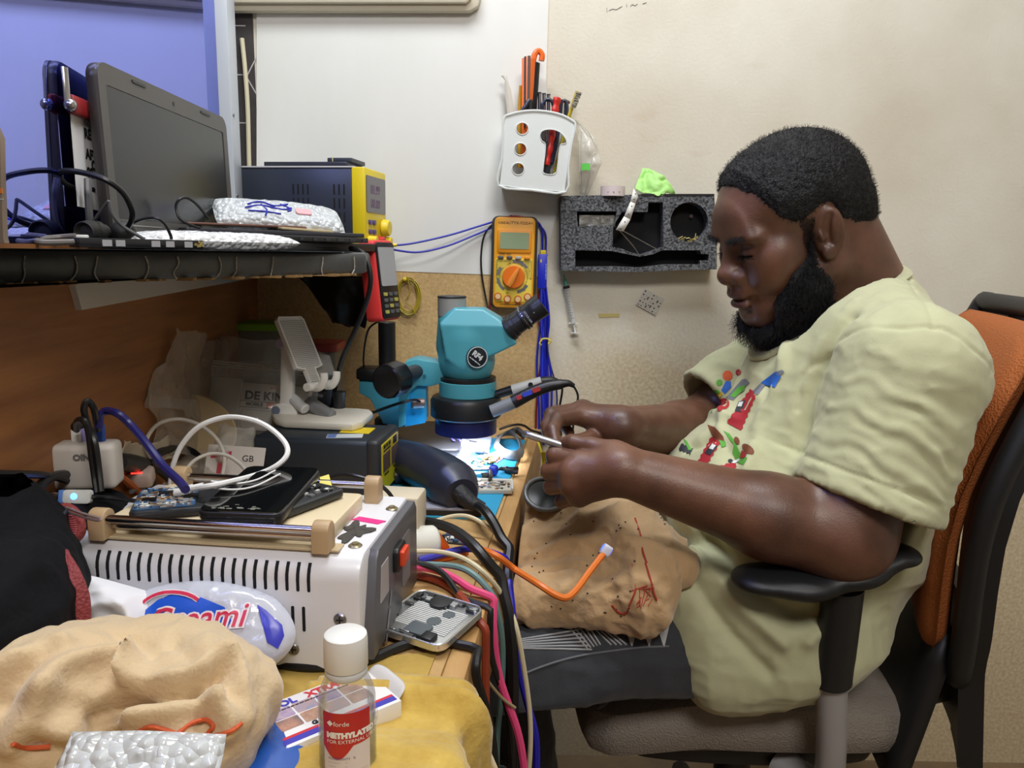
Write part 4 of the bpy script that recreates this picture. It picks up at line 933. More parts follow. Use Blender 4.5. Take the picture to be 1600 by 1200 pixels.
# ---- microscope
YM = 1.25
ms = thing('microscope', 'teal stereo microscope on a black pole stand at the back of the bench', 'microscope', (at(730, 600, YM).x, 1.33, BZ))
W_ = wplane(YM)
cxm = at(731, 560, YM); rad_m = 43 / FPX * 1.27
hd = SDF((cxm.x - .09, YM - .07, cxm.z - .06), (cxm.x + .13, YM + .07, cxm.z + .15), .0022)
zb = at(731, 590, YM).z; zt_ = at(720, 505, YM).z
hd.cone((cxm.x - .002, YM, zb + .03), (cxm.x - .004, YM, zt_ - .03), .0475, .0455, .006, sq=((0, 1, 0), .95))
pg = ccw(wl([(690, 502), (712, 480), (757, 481), (783, 497), (808, 533), (773, 550), (730, 566), (700, 556)], YM))
def prism(X, Y, Z):
    d = np.abs(Y - YM) - .036 + np.maximum(0, (Z - at(740, 505, YM).z)) * .55
    for i in range(len(pg)):
        x0_, z0_ = pg[i - 1]; x1_, z1_ = pg[i]; ex, ey = x1_ - x0_, z1_ - z0_; l_ = math.hypot(ex, ey)
        d = np.maximum(d, ((X - x0_) * ey - (Z - z0_) * ex) / l_ + .004)
    return d - .004
hd.put(prism, (cxm.x - .07, YM - .06, cxm.z - .05), (cxm.x + .11, YM + .06, cxm.z + .12), .008)
hd.cone(at(707, 490, YM), at(706, 540, YM), .0235, .026, .006)
def cutp(n, p0, lo, hi):
    n = np.array(n, float); n /= np.linalg.norm(n); p0 = np.array(p0)
    hd.put(lambda X, Y, Z: (X - p0[0]) * n[0] + (Y - p0[1]) * n[1] + (Z - p0[2]) * n[2], lo, hi, .003, True)
LO = (cxm.x - .2, YM - .2, cxm.z - .2); HI = (cxm.x + .2, YM + .2, cxm.z + .3)
cutp((0, 0, 1), (0, 0, zb), LO, HI)
ez = (at(850, 472, YM) - at(785, 520, YM)).normalized()
cutp(-ez, at(800, 508, YM), LO, HI)
V, Q = hd.mesh(); V = relax(V, Q, 2); np_obj('head', V, Q, teal, ms)
zt2 = at(706, 466, YM).z
p = at(706, 482, YM); mb = MB(Matrix.Translation((p.x, YM, 0))); mb.lathe([(.0235, p.z - .012), (.0235, zt2), (.0225, zt2 + .001), (.001, zt2 + .001)], n=36); mb.obj('camera_port', mat('brushed steel', (176, 180, 182), .35, .35), ms)
mb = MB(Matrix.Translation((p.x, YM, 0))); mb.cyl((0, 0, zt2 + .001), (0, 0, zt2 + .004), .0242, n=36, bev=.001); mb.obj('port_cap', blk, ms)
ep0 = at(797, 512, YM)
for s_ in (-1, 1):
    a = ep0 + Vector((0, s_ * .0275, 0)); Mx = frame(a, Vector((0, 1, 0)), z=ez)
    mb = MB(Mx); mb.lathe([(.0195, -.004), (.0195, .003), (.018, .004), (.018, .010), (.0165, .011), (.0165, .024), (.019, .025), (.019, .033), (.0165, .034), (.0165, .043), (.0178, .046), (.0178, .052), (.0182, .066), (.017, .066), (.0155, .054), (.013, .05), (.0001, .05)], n=36)
    ey = mb.obj('eyepiece', mat('eyepiece black', (30, 31, 36), .38), ms)
    MB(Mx).lathe([(.0171, .0285), (.0194, .0285), (.0194, .0297), (.0171, .0297)], n=36).obj('ring', chrome, ey)
    mb = MB(Mx @ Matrix.Rotation(rad(180), 4, 'Z')); 
    for k, (t, w) in enumerate((('WF10X/20', .036), ('+', .048))): mb.text(t, .005, Matrix(((0, 0, 1 if False else 0, 0), (0, 0, 0, 0), (0, 0, 0, 0), (0, 0, 0, 1))) if False else Matrix.Rotation(rad(-90), 4, 'Y') @ Matrix.Translation((w, 0, -.0168 if k == 0 else -.0181)) @ Matrix.Rotation(rad(180), 4, 'X') @ Matrix.Rotation(rad(90), 4, 'Z'))
    mb.obj('print', mat('pale print', (180, 186, 210), .5), ey)
# badge
bp_ = Vector((cxm.x + .36 * .0545, YM - .93 * .0545, at(750, 558, 1.206).z)); Mx = frame(bp_, (.9, .36, 0), z=(.36, -.93, .0))
mb = MB(Mx @ Matrix.Translation((0, 0, -.0045))); mb.slab(circ(.0172, 36), -.006, .0005, .0003); mb.m(1).ring(circ(.0172, 36), circ(.016, 36), .0004, .0012)
mb.m(1).text('RF4', .0118, Matrix.Translation((0, .0025, .0006)) @ Matrix.Rotation(rad(-38), 4, 'Z'), bold=.0006).bars(.022, .0016, Matrix.Translation((-.0042, -.0058, .0006)) @ Matrix.Rotation(rad(-38), 4, 'Z'))
mb.obj('badge', [mat('badge navy', (24, 34, 46), .3), mat('badge white', (216, 222, 226), .4)], ms)
# focusing ring, collar and arm
px_, _y, pz_ = at(731, 600, YM)
mb = MB(Matrix.Translation((px_, YM, 0))); mb.lathe([(.043, zb - .006), (.047, zb - .004), (.047, zb + .002), (.043, zb + .003)], n=44); mb.obj('neck_ring', blk, ms)
zc0 = at(731, 617, YM).z
mb = MB(Matrix.Translation((px_, YM, 0))); mb.lathe([(.0468, zc0), (.048, zc0 + .001), (.048, zb - .005), (.046, zb - .004)], n=48); mb.cyl((.042, -.024, zb - .014), (.0425, -.0245, zb - .014), .0015); mb.obj('collar', teal, ms)
arm = ccw(wl([(633, 566), (650, 561), (692, 568), (694, 598), (672, 604), (652, 603), (640, 614), (634, 640), (633, 664), (622, 668), (624, 600)], YM - .015))
mb = MB(wplane(YM - .015)); mb.slab(arm, -.05, .0, .002); mb.obj('arm', teal, ms)
mb = MB(wplane(YM - .005)); mb.slab(ccw(wl([(634, 612), (641, 602), (654, 598), (666, 600), (667, 655), (664, 661), (632, 667)], YM - .005)), -.03, .0, .002); mb.cyl(*[Vector((*wl([q], YM - .005)[0], z)) for q, z in (((646, 648), -.001), ((646, 648), .0008))], .003).obj('rack_plate', mat('light teal', (52, 168, 214), .35), ms)
for q in ((652, 575), (663, 588), (706, 592)): MB().cyl(at(*q, YM - .017), at(*q, YM - .0145), .0032, n=12).obj('bolt', mat('dark teal', (24, 88, 104), .4), ms)
kb = at(603, 597, 1.16); kd = (Vector((.42, .88, .06))).normalized(); Mx = frame(kb, kd.orthogonal(), z=kd)
mb = MB(Mx); n_ = 36
def ribbed(r, k): return r * (1 + .018 * (1 if (k // 2) % 2 else -1))
vs = []; fs = []
for i, (r, z) in enumerate(((.0001, 0), (.024, 0), (.027, .002), (.0275, .006), (.0275, .034), (.025, .037), (.0001, .037))):
    for k in range(n_): vs.append((ribbed(r, k) * math.cos(2 * math.pi * k / n_) if i in (3, 4) else r * math.cos(2 * math.pi * k / n_), ribbed(r, k) * math.sin(2 * math.pi * k / n_) if i in (3, 4) else r * math.sin(2 * math.pi * k / n_), z))
for i in range(6):
    for k in range(n_): fs.append((i * n_ + k, i * n_ + (k + 1) % n_, (i + 1) * n_ + (k + 1) % n_, (i + 1) * n_ + k))
mb.add(vs, fs); mb.obj('focus_knob', mat('glossy black', (22, 22, 26), .25), ms, ang=25)
mb = MB(); mb.cyl(kb + kd * .036, kb + kd * .09, .012); mb.obj('focus_shaft', dgr, ms)
po = at(605, 560, 1.36)
mb = MB(); mb.slab(rr(.16, .22, .01, cx=po.x + .06, cy=1.36), BZ + .001, BZ + .016, .003); mb.obj('base', blk, ms)
mb = MB(); mb.cyl((po.x, 1.36, BZ + .016), (po.x, 1.36, at(605, 503, 1.36).z), .0155, n=28, bev=.001); mb.obj('pole', blk, ms)
mb = MB(wplane(1.335)); mb.slab(ccw(wl([(563, 592), (600, 598), (632, 590), (628, 664), (600, 660), (580, 622), (563, 612)], 1.335)), -.04, .012, .003); mb.obj('bracket', teal, ms)
mb = MB(); q = at(580, 582, 1.34); mb.box(q, (.045, .05, .02), .004); mb.obj('clamp', blk, ms)
mb = MB(); q = at(604, 652, 1.36); mb.lathe([(.019, q.z - .022), (.022, q.z - .020), (.022, q.z - .004), (.019, q.z), (.0157, q.z)], Matrix.Translation((q.x, 1.36, 0)), 30); mb.obj('stop_ring', dgr, ms)
# ring light below
zr1 = at(720, 615, YM).z; zr0 = at(720, 650, YM).z; rl = px_ - .003
mb = MB(Matrix.Translation((rl, YM, 0))); mb.lathe([(.036, zr1 + .006), (.040, zr1), (.056, zr1 - .004), (.0595, zr1 - .010), (.0595, zr0 + .003), (.056, zr0), (.05, zr0), (.001, zr0 + .004)], n=52); lr = mb.obj('ring_light', blk, ms)
zr2 = at(720, 674, YM).z
mb = MB(Matrix.Translation((rl, YM, 0))); mb.lathe([(.051, zr0 + .001), (.052, zr0 - .002), (.052, zr2), (.049, zr2), (.049, zr0 + .001)], n=48); mb.obj('light_shade', mat('navy translucent', (34, 36, 84), .3), ms)
mb = MB(Matrix.Translation((rl, YM, 0))); mb.ring(circ(.046, 40), circ(.030, 40), zr0 - .003, zr0 - .001); mb.obj('led_ring', mat('white leds', (255, 255, 255), .5, emit=((236, 240, 255), 6.0)), ms)
mb = MB(); q = at(663, 630, YM - .02); mb.cyl(q, q + Vector((-.020, -.006, 0)), .0085, n=20, bev=.001).obj('dimmer_knob', mat('copper grey knob', (136, 110, 104), .35, .4), ms)
l = bpy.data.lights.new('ring_lamp', 'AREA'); l.shape = 'DISK'; l.size = .09; l.energy = 1.3; l.color = (.86, .9, 1); lo_ = bpy.data.objects.new('ring_lamp', l); COL.objects.link(lo_); lo_.location = (rl, YM, zr0 - .006)
cable('lamp_cord', 'black cord running from the microscope ring light down behind the dark box', [at(656, 628, 1.22), at(648, 625, 1.21), at(632, 628, 1.2), at(612, 634, 1.2), at(590, 642, 1.2), at(570, 650, 1.2), at(545, 668, 1.2), at(530, 700, 1.2)], .0024, blkw)
cable('meter_lead', 'thin black lead arching from the red multimeter down to the microscope clamp', [at(606, 497, 1.25), at(590, 503, 1.27), at(577, 513, 1.29), at(571, 532, 1.3), at(568, 560, 1.32), at(569, 578, 1.33)], .0017, blkw)
# ---- two repair handles laid in the holder right of the microscope
def handle(name, label, segs, mats, extra=None):
    root = thing(name, label, 'soldering iron', segs[0][1][-1][0])
    for nm, pts, r, m_ in [(s_[0], s_[1], s_[2], s_[3]) for s_ in segs]:
        mb = MB(); mb.tube([p for p, _ in pts] if isinstance(pts[0], tuple) else pts, r, 14, 6); mb.obj(nm, m_, root)
    return root
Yh = 1.2
gry = mat('cool grey plastic', (128, 132, 140), .4); lgr = mat('pale grey plastic', (206, 208, 210), .4)
rt = thing('soldering_iron', 'pale grey soldering handle lying behind the darker one, right of the microscope', 'soldering iron', at(800, 620, Yh + .03))
Y2 = Yh + .04
MB().tube([at(768, 622, Y2), at(778, 616, Y2), at(800, 609, Y2)], lambda t: .0068 + .0012 * t, 14).obj('front_sleeve', blk, rt)
MB().tube([at(800, 609, Y2), at(825, 602, Y2), at(846, 596, Y2)], .0085, 14).obj('grip', lgr, rt)
MB().tube([at(846, 596, Y2), at(862, 594, Y2), at(872, 596, Y2)], lambda t: .008 - .004 * t, 14).obj('strain_relief', blk, rt)
q = at(829, 601, Y2 - .009); MB().cyl(q, q + Vector((0, -.002, 0)), .004).obj('button', ink, rt)
rt = thing('soldering_iron', 'grey and black soldering handle with small blue and red display, in front', 'soldering iron', at(800, 640, Yh))
MB().tube([at(768, 643, Yh), at(785, 636, Yh), at(803, 628, Yh)], .0105, 14).obj('front_sleeve', gry, rt)
MB().tube([at(802, 628.5, Yh), at(830, 614, Yh), at(856, 604, Yh), at(878, 600, Yh)], lambda t: .0112 - .003 * t, 14).obj('grip', blk, rt)
MB().tube([at(876, 600, Yh), at(888, 599, Yh), at(897, 603, Yh)], lambda t: .0075 - .004 * t, 12).obj('strain_relief', blk, rt)
for (px, py, w, c) in ((811, 621, .008, (186, 60, 70)), (824, 615, .016, (60, 80, 210)), (838, 609, .013, (176, 60, 60))):
    q = at(px, py, Yh - .0098); mb = MB(frame(q, (.9, 0, .36), z=(0, -1, .1))); mb.slab(rr(w, .007, .0012), -.002, .0015); mb.obj('display' if c[2] > 200 else 'button', mat('panel %d' % c[0], c, .35), rt)
cable('cable', 'thin black cord dropping from the soldering handles beside the blue wires', [at(896, 603, Yh), at(901, 612, Yh), at(903, 622, Yh), at(899, 640, Yh), at(896, 660, 1.22), at(893, 700, 1.25)], .0018, blkw)
cable('cable', 'second thin black cord hanging behind the soldering handles', [at(872, 596, Y2), at(878, 602, Y2), at(878, 615, Y2), at(874, 640, Y2), at(872, 680, Y2 + .03)], .0018, blkw)

# ---- things on the mat
def onmat(px, py, z=None): return atz(px, py, ZM if z is None else z)
def quad(name, label, cat, pix, t, m, z=None, group=None, bev=.0006, extra=None):
    P_ = [onmat(a, b, z) for a, b in pix]; mb = MB(); zz = ZM if z is None else z
    mb.slab(ccw([(p.x, p.y) for p in P_]), zz, zz + t, bev)
    if extra: extra(mb, P_, zz + t)
    return tag(mb.obj(name, m), label, cat, group)
def chips(seed, n, mi, hmax=.002, smin=.0015, smax=.007):
    def f(mb, P_, z):
        r_ = random.Random(seed)
        for k in range(n):
            u, v = r_.uniform(.08, .92), r_.uniform(.08, .92); p = P_[0].lerp(P_[1], u).lerp(P_[3].lerp(P_[2], u), v); mb.m(r_.choice(mi)); hh = r_.uniform(.0005, hmax)
            mb.box((p.x, p.y, z + hh / 2 - .0002), (r_.uniform(smin, smax), r_.uniform(smin, smax), hh), M=None)
        mb.m(0)
    return f
pcb = mat('dark circuit board', (44, 50, 58), .45); pcbb = mat('blue circuit board', (52, 84, 120), .4); chipm = mat('chip black', (26, 27, 30), .4); tin = mat('tin shield', (186, 188, 190), .3, .8); cop = mat('copper pad', (196, 140, 80), .35, .7); whc = mat('white part', (222, 222, 218), .5)
pbm = [pcb, chipm, tin, cop, whc, pcbb]
quad('phone_screen', 'pale violet-tinted phone panel with white print lying near the nozzle of the black handle', 'phone panel', [(700, 724), (736, 727), (735, 750), (712, 746)], .004, [mat('pale violet panel', (170, 168, 214), .3), whc], extra=chips(3, 6, [1], .0008))
quad('paper', 'white paper scrap glowing under the microscope light', 'paper', [(676, 702), (742, 702), (722, 722), (664, 716)], .0008, mat('bright white paper', (240, 240, 244), .6))
quad('card', 'small maroon-pink card at the right of the white paper on the mat', 'card', [(757, 712), (776, 706), (793, 713), (776, 724)], .0012, mat('maroon card', (176, 112, 124), .6))
cl = quad('phone_cover', 'clear phone cover with scraps inside lying at the back of the blue mat', 'phone cover', [(648, 690), (655, 669), (768, 692), (764, 712)], .012, [mat('clear cover', (236, 236, 244), .12, alpha=.35, spec=.8)], bev=.002)
quad('circuit_board', 'dense grey phone board seen through the left end of the clear cover', 'circuit board', [(652, 688), (658, 674), (690, 680), (684, 694)], .003, pbm, z=ZM + .002, extra=chips(4, 40, [1, 2, 2, 4]))
quad('circuit_board', 'black phone board seen through the right end of the clear cover', 'circuit board', [(742, 708), (744, 696), (765, 698), (762, 710)], .003, pbm, z=ZM + .002, extra=chips(6, 16, [1, 4, 2]))
def junk(name, label, pix, h, seed, m, n=26):
    r_ = random.Random(seed); mb = MB(); P_ = [onmat(a, b) for a, b in pix]
    for k in range(n):
        u, v = r_.random(), r_.random(); p = P_[0].lerp(P_[1], u).lerp(P_[3].lerp(P_[2], u), v); mb.m(r_.randrange(len(m)))
        Mx = Matrix.Translation((p.x, p.y, ZM + r_.uniform(.002, h))) @ Matrix.Rotation(r_.uniform(0, 3), 4, 'Z') @ Matrix.Rotation(r_.uniform(-.6, .6), 4, 'X')
        mb.box((0, 0, 0), (r_.uniform(.004, .016), r_.uniform(.003, .008), r_.uniform(.001, .004)), .0004, 1, M=Mx)
    return tag(mb.obj(name, m), label, 'scraps', kind='stuff')
junk('part_scraps', 'small dark phone parts and flex scraps piled under the ring light', [(700, 706), (728, 682), (748, 686), (742, 704)], .016, 2, [chipm, mat('violet flex', (70, 66, 150), .4), tin, blk])
junk('part_scraps', 'bright bits and screws scattered between the white paper and the blue screwdriver', [(732, 724), (744, 712), (775, 718), (766, 738)], .005, 8, [whc, mat('orange bit', (226, 160, 80), .5), tin, chipm, mat('straw', (214, 196, 140), .6)], 34)
junk('part_scraps', 'dark cable ends and clips lying left of the white paper', [(634, 706), (640, 694), (670, 702), (664, 712)], .006, 21, [blkw, chipm, mat('yellow bit', (222, 190, 80), .5), whc])
# grey tape loop
q = onmat(792, 706); mb = MB(); pts = [onmat(*p_, ZM + .009) for p_ in ((776, 695), (784, 680), (800, 677), (811, 688), (815, 704), (806, 711), (788, 708))]
mb.tube(pts, .008, 8, 6, True, flat=.35); tag(mb.obj('tape_loop', mat('grey tape loop', (120, 122, 124), .4)), 'flattened loop of grey tape lying on the right of the blue mat', 'tape')
mb = MB(); mb.tube([onmat(755, 718, ZM + .003), onmat(768, 714, ZM + .003), onmat(780, 716, ZM + .003)], .0032, 8); tool('wooden_pick', 'short orange wooden pick on the maroon card', 'pick', mb, mat('orange wood', (214, 150, 70), .5))
sd = thing('screwdriver', 'screwdriver with a steel shaft and thick blue cap on the blue mat', 'screwdriver', onmat(750, 735))
MB().cyl(onmat(736, 734, ZM + .007), onmat(768, 733, ZM + .007), .0028).obj('shaft', steel, sd)
mb = MB(); a = onmat(766, 734, ZM + .009); b = onmat(777, 735, ZM + .009); mb.cyl(a, b, .0092, .0085, 20, .002); mb.obj('cap', mat('royal blue cap', (38, 64, 206), .35), sd)
sd = thing('screwdriver', 'light blue screwdriver with a dark grey end in front of the blue-capped one', 'screwdriver', onmat(745, 746))
MB().cyl(onmat(735, 747, ZM + .006), onmat(752, 745, ZM + .006), .0052, n=16, bev=.001).obj('handle', mat('sky blue plastic', (40, 160, 214), .35), sd)
MB().cyl(onmat(752, 745, ZM + .006), onmat(765, 744, ZM + .006), .0064, .0058, 16, .001).obj('cap', dgr, sd)
mb = MB(); mb.tube([onmat(764, 752, ZM + .003), onmat(767, 745, ZM + .014), onmat(766, 736, ZM + .016)], .003, 8); tool('metal_clip', 'small upright bronze clip beside the light blue screwdriver', 'clip', mb, mat('dull bronze', (110, 100, 88), .4, .6))
pl2 = thing('pliers', 'small black cutting pliers lying at the right edge of the blue mat', 'pliers', onmat(793, 735))
for s_ in (0, 1): MB().tube([onmat(790, 732 + 2 * s_, ZM + .005), onmat(800, 733 + 4 * s_, ZM + .005), onmat(809, 732 + 6 * s_, ZM + .005)], .0035, 8).obj('handle', blk, pl2)
MB().tube([onmat(792, 733, ZM + .005), onmat(784, 732, ZM + .005), onmat(778, 734, ZM + .005)], lambda t: .005 - .003 * t, 8).obj('jaw', dgr, pl2)
tw = thing('tweezers', 'grey tweezers with a dark holder lying at the far right of the mat', 'tweezers', onmat(790, 680))
mb = MB(); mb.tube([onmat(776, 682, ZM + .012), onmat(790, 675, ZM + .014), onmat(802, 670, ZM + .016)], .002, 6); mb.obj('tip', steel, tw)
mb = MB(); mb.tube([onmat(800, 674, ZM + .014), onmat(808, 672, ZM + .014), onmat(818, 680, ZM + .008)], .009, 8, flat=.6); mb.obj('holder', mat('taupe clip', (92, 84, 80), .5), tw)
cable('tweezer_cord', 'black cord running along the wall edge of the bench behind the grey tweezers', [onmat(780, 671, ZM + .012), onmat(800, 664, ZM + .02), onmat(818, 664, ZM + .018), onmat(830, 674, ZM + .004), onmat(838, 684, ZM - .02)], .0024, blkw)
# phone board with pale frame, dismantled phone
def frm(mb, P_, z):
    mb.m(4); 
    for i in (0,): mb.tube([Vector((p.x, p.y, z + .0006)) for p in (P_[3], P_[2], P_[1])], .0022, 6, 0)
    mb.m(0); chips(11, 46, [1, 2, 2, 3, 4])(mb, P_, z)
    p = P_[1].lerp(P_[0], .35); mb.m(1).box((p.x, p.y - .006, z + .006), (.008, .012, .012), .002)
quad('phone_chassis', 'pale phone chassis with a crowded board lying across the blue mat', 'phone chassis', [(733, 772), (738, 755), (800, 757), (800, 772)], .006, [mat('pale chassis', (196, 190, 178), .45), chipm, tin, cop, whc], extra=frm)
def dis(mb, P_, z):
    P2 = [P_[0].lerp(P_[1], .02), P_[0].lerp(P_[1], .45), P_[3].lerp(P_[2], .45), P_[3].lerp(P_[2], .02)]; mb.m(4); mb.slab(ccw([(p.x, p.y) for p in P2]), z, z + .0035, .0006)
    P3 = [P_[0].lerp(P_[1], .72), P_[0].lerp(P_[1], .98), P_[3].lerp(P_[2], .95), P_[3].lerp(P_[2], .72)]; mb.m(5); mb.slab(ccw([(p.x, p.y) for p in P3]), z, z + .0035, .0006)
    P4 = [P_[0].lerp(P_[1], .47), P_[0].lerp(P_[1], .7), P_[3].lerp(P_[2], .7), P_[3].lerp(P_[2], .47)]; chips(14, 30, [1, 2, 2, 4], .005)(mb, P4, z)
quad('phone_chassis', 'dark dismantled phone with grey battery lying near edge of the blue mat', 'phone chassis', [(656, 805), (662, 783), (748, 789), (752, 808)], .007, [blk, chipm, tin, cop, mat('grey battery', (150, 152, 172), .5), mat('violet grey cover', (168, 168, 196), .35)], extra=dis)
# ---- hot air handle with its cord
hh = thing('hot_air_gun', 'big black hot-air gun handle leaning on the dark station box', 'hot air gun', onmat(700, 790))
mb = MB(); A_p = [atz(616, 712, .772), atz(645, 722, .775), atz(672, 735, .776), atz(696, 750, .775), atz(712, 764, .772), atz(721, 774, .77)]
mb.tube(A_p, lambda t: .027 + .009 * math.sin(min(1, t * 1.3) * math.pi * .5) - .016 * max(0, t - .75) * 4 * .8, 22, 8); mb.obj('handle', mat('blue-black plastic', (40, 44, 62), .36), hh)
e_ = A_p[-1]; MB().tube([e_ + Vector((-.004, .004, .004)), e_ + Vector((.012, -.008, -.006)), e_ + Vector((.03, -.014, -.012))], lambda t: .014 - .007 * t, 14).obj('strain_relief', mat('ridged black rubber', (26, 27, 30), .6, bump=(120, .8, .003)), hh)
cable('hot_air_hose', 'thick black hose curving from the hot-air handle over the bench edge', [e_ + Vector((.022, -.012, -.010)), atz(757, 797, .775), atz(772, 818, .765), at(784, 845, .86), at(791, 880, .83), at(795, 930, .80), at(797, 990, .79), at(797, 1060, .78), at(800, 1150, .78), at(803, 1230, .78)], .0062, blkw)
# ---- station box with the yellow front
sA = atz(590, 690, .83); stm = bframe((sA.x, sA.y, BZ + .006)); SL, SD, SH = .182, .108, .083
st = thing('hot_air_station', 'dark soldering station box with a yellow front panel at mid bench', 'soldering station', sA)
mb = MB(stm); mb.box((-SL / 2, SD / 2, SH / 2), (SL, SD, SH), .007, 3); mb.obj('housing', mat('blue-grey sheet', (48, 56, 66), .4, .2), st)
mb = MB(stm); mb.box((-.008, SD / 2, SH / 2), (.02, SD + .003, SH + .003), .006, 3); mb.obj('front_frame', mat('dark front frame', (46, 48, 52), .45), st)
FS = stm @ Matrix(((0, 0, 1, .002), (1, 0, 0, SD / 2), (0, 1, 0, 0), (0, 0, 0, 1)))
mb = MB(FS); mb.slab(rr(SD - .022, SH - .014, .003, cy=SH / 2), -.002, .0012); mb.obj('front_panel', mat('signal yellow', (214, 196, 34), .42), st)
for cx_ in (-.022, .022):
    mb = MB(FS); mb.slab(rr(.036, .026, .001, cx=cx_, cy=.048), .0008, .002); mb.obj('display', mat('brown smoked display', (110, 88, 76), .25, coat=.4), st)
mb = MB(FS); mb.bars(.036, .0055, Matrix.Translation((-.018, .0708, .0014)), 4).bars(.036, .0025, Matrix.Translation((-.018, .0648, .0014)), 5).bars(.022, .003, Matrix.Translation((-.022, .030, .0014)), 6).bars(.016, .003, Matrix.Translation((.022, .030, .0014)), 7)
for k in range(4): mb.slab(rr(.004, .011, .0004, cx=.016 + k * .0055, cy=.069), .001, .0016)
mb.ring(circ(.007, 20, .022, .016), circ(.0055, 20, .022, .016), .001, .0016); mb.obj('print', ink, st)
mb = MB(FS); mb.cyl((.03, .010, 0), (.03, .010, .012), .011, .009, 24, .002); mb.obj('knob', blk, st)
for (x, y) in ((-SL + .012, .012), (-SL + .012, SD - .012), (-.012, .012), (-.012, SD - .012)): MB(stm).cyl((x, y, -.0058), (x, y, .002), .007).obj('foot', blk, st)
mb = MB(stm); mb.slab(rr(.044, .036, .001, cx=-.048, cy=.062), SH, SH + .0006); tag(mb.obj('sticker', yel), 'yellow sticker on top of the dark station box beside the phone stand', 'sticker')
mb = MB(stm @ Matrix.Translation((-.055, .026, SH)) @ Matrix.Rotation(rad(12), 4, 'Z')); mb.slab(rr(.05, .022, .001), 0, .0006); mb.m(1).slab(rr(.012, .021, .0005, cx=-.018), .0004, .0008); tag(mb.obj('sticker', [mat('pale label', (206, 214, 222), .4), mat('blue label', (90, 120, 190), .4)]), 'pale blue and white label on the near top edge of the dark station box', 'sticker')
# ---- folding phone stand
ZS = BZ + .006 + SH + .0008
pst = thing('phone_stand', 'white folding phone stand on top of the dark station box', 'phone stand', atz(500, 660, ZS))
b4 = [atz(423, 650, ZS), atz(440, 668, ZS), atz(560, 673, ZS), atz(583, 655, ZS), atz(560, 645, ZS), atz(445, 645, ZS)]
mb = MB(); mb.slab(ccw([(p.x, p.y) for p in (atz(424, 655, ZS), atz(430, 665, ZS), atz(445, 669, ZS), atz(550, 674, ZS), atz(566, 670, ZS), atz(583, 655, ZS), atz(578, 650, ZS), atz(560, 648, ZS), atz(450, 645, ZS), atz(430, 648, ZS))]), ZS, ZS + .011, .003); mb.obj('base', mat('warm white plastic', (228, 224, 214), .4), pst)
YS = atz(450, 655, ZS).y
hg = mat('white stand plastic', (232, 232, 230), .36)
mb = MB(wplane(YS - .012)); mb.slab(ccw(wl([(424, 650), (424, 638), (430, 632), (440, 630), (452, 632), (464, 632), (465, 650)], YS - .012)), -.024, .0, .003); mb.obj('hinge_block', hg, pst)
mb = MB(); q = at(431, 641, YS - .0125); mb.cyl(q, q + Vector((0, -.002, 0)), .0066, n=26); mb.obj('hinge_pin', mat('blue-grey pin', (112, 122, 142), .4), pst)
mb = MB(wplane(YS - .010)); mb.slab(ccw(wl([(436, 636), (438, 548), (440, 536), (450, 540), (456, 548), (457, 636)], YS - .010)), -.019, 0, .003); mb.obj('column', hg, pst)
mb = MB(); q = at(437, 537, YS - .012); mb.cyl(q + Vector((0, .02, 0)), q, .008, n=24, bev=.002); mb.obj('pivot', mat('lilac pin', (168, 160, 190), .4), pst)
po_ = at(472, 545, YS - .006); Mx = frame(po_, (.026, .062, -.004), (-.052, .008, .1))
mb = MB(Mx); cr = [(-.031, -.03), (-.031, .048), (-.026, .053), (.026, .053), (.031, .048), (.031, -.03), (.012, -.034), (.012, -.062), (-.012, -.062), (-.012, -.034)]
mb.slab(ccw(cr), -.006, 0, .0012)
mb.ring(ccw(cr), [(a * .88, b * .95) for a, b in ccw(cr)], -.001, .0014); mb.obj('cradle', hg, pst)
mb = MB(Mx)
for k in range(34):
    y = .046 - k * .0030; w = .052 if y > -.03 else .019
    mb.box((0, y, .0004), (w, .0016, .0014))
mb.obj('ribbed_pad', mat('grey ribs', (186, 184, 180), .5), pst)
mb = MB(Mx); mb.tube([(-.03, -.062, .004), (.03, -.062, .004)], .0062, 12, 2); mb.obj('foot_roller', hg, pst)
for s_ in (-1, 1):
    mb = MB(Mx); mb.tube([(s_ * .014, -.064, .003), (s_ * .015, -.068, .014), (s_ * .015, -.062, .026), (s_ * .016, -.052, .032)], lambda t: .0042 - .0008 * t, 8, flat=1.6); mb.obj('hook', hg, pst)
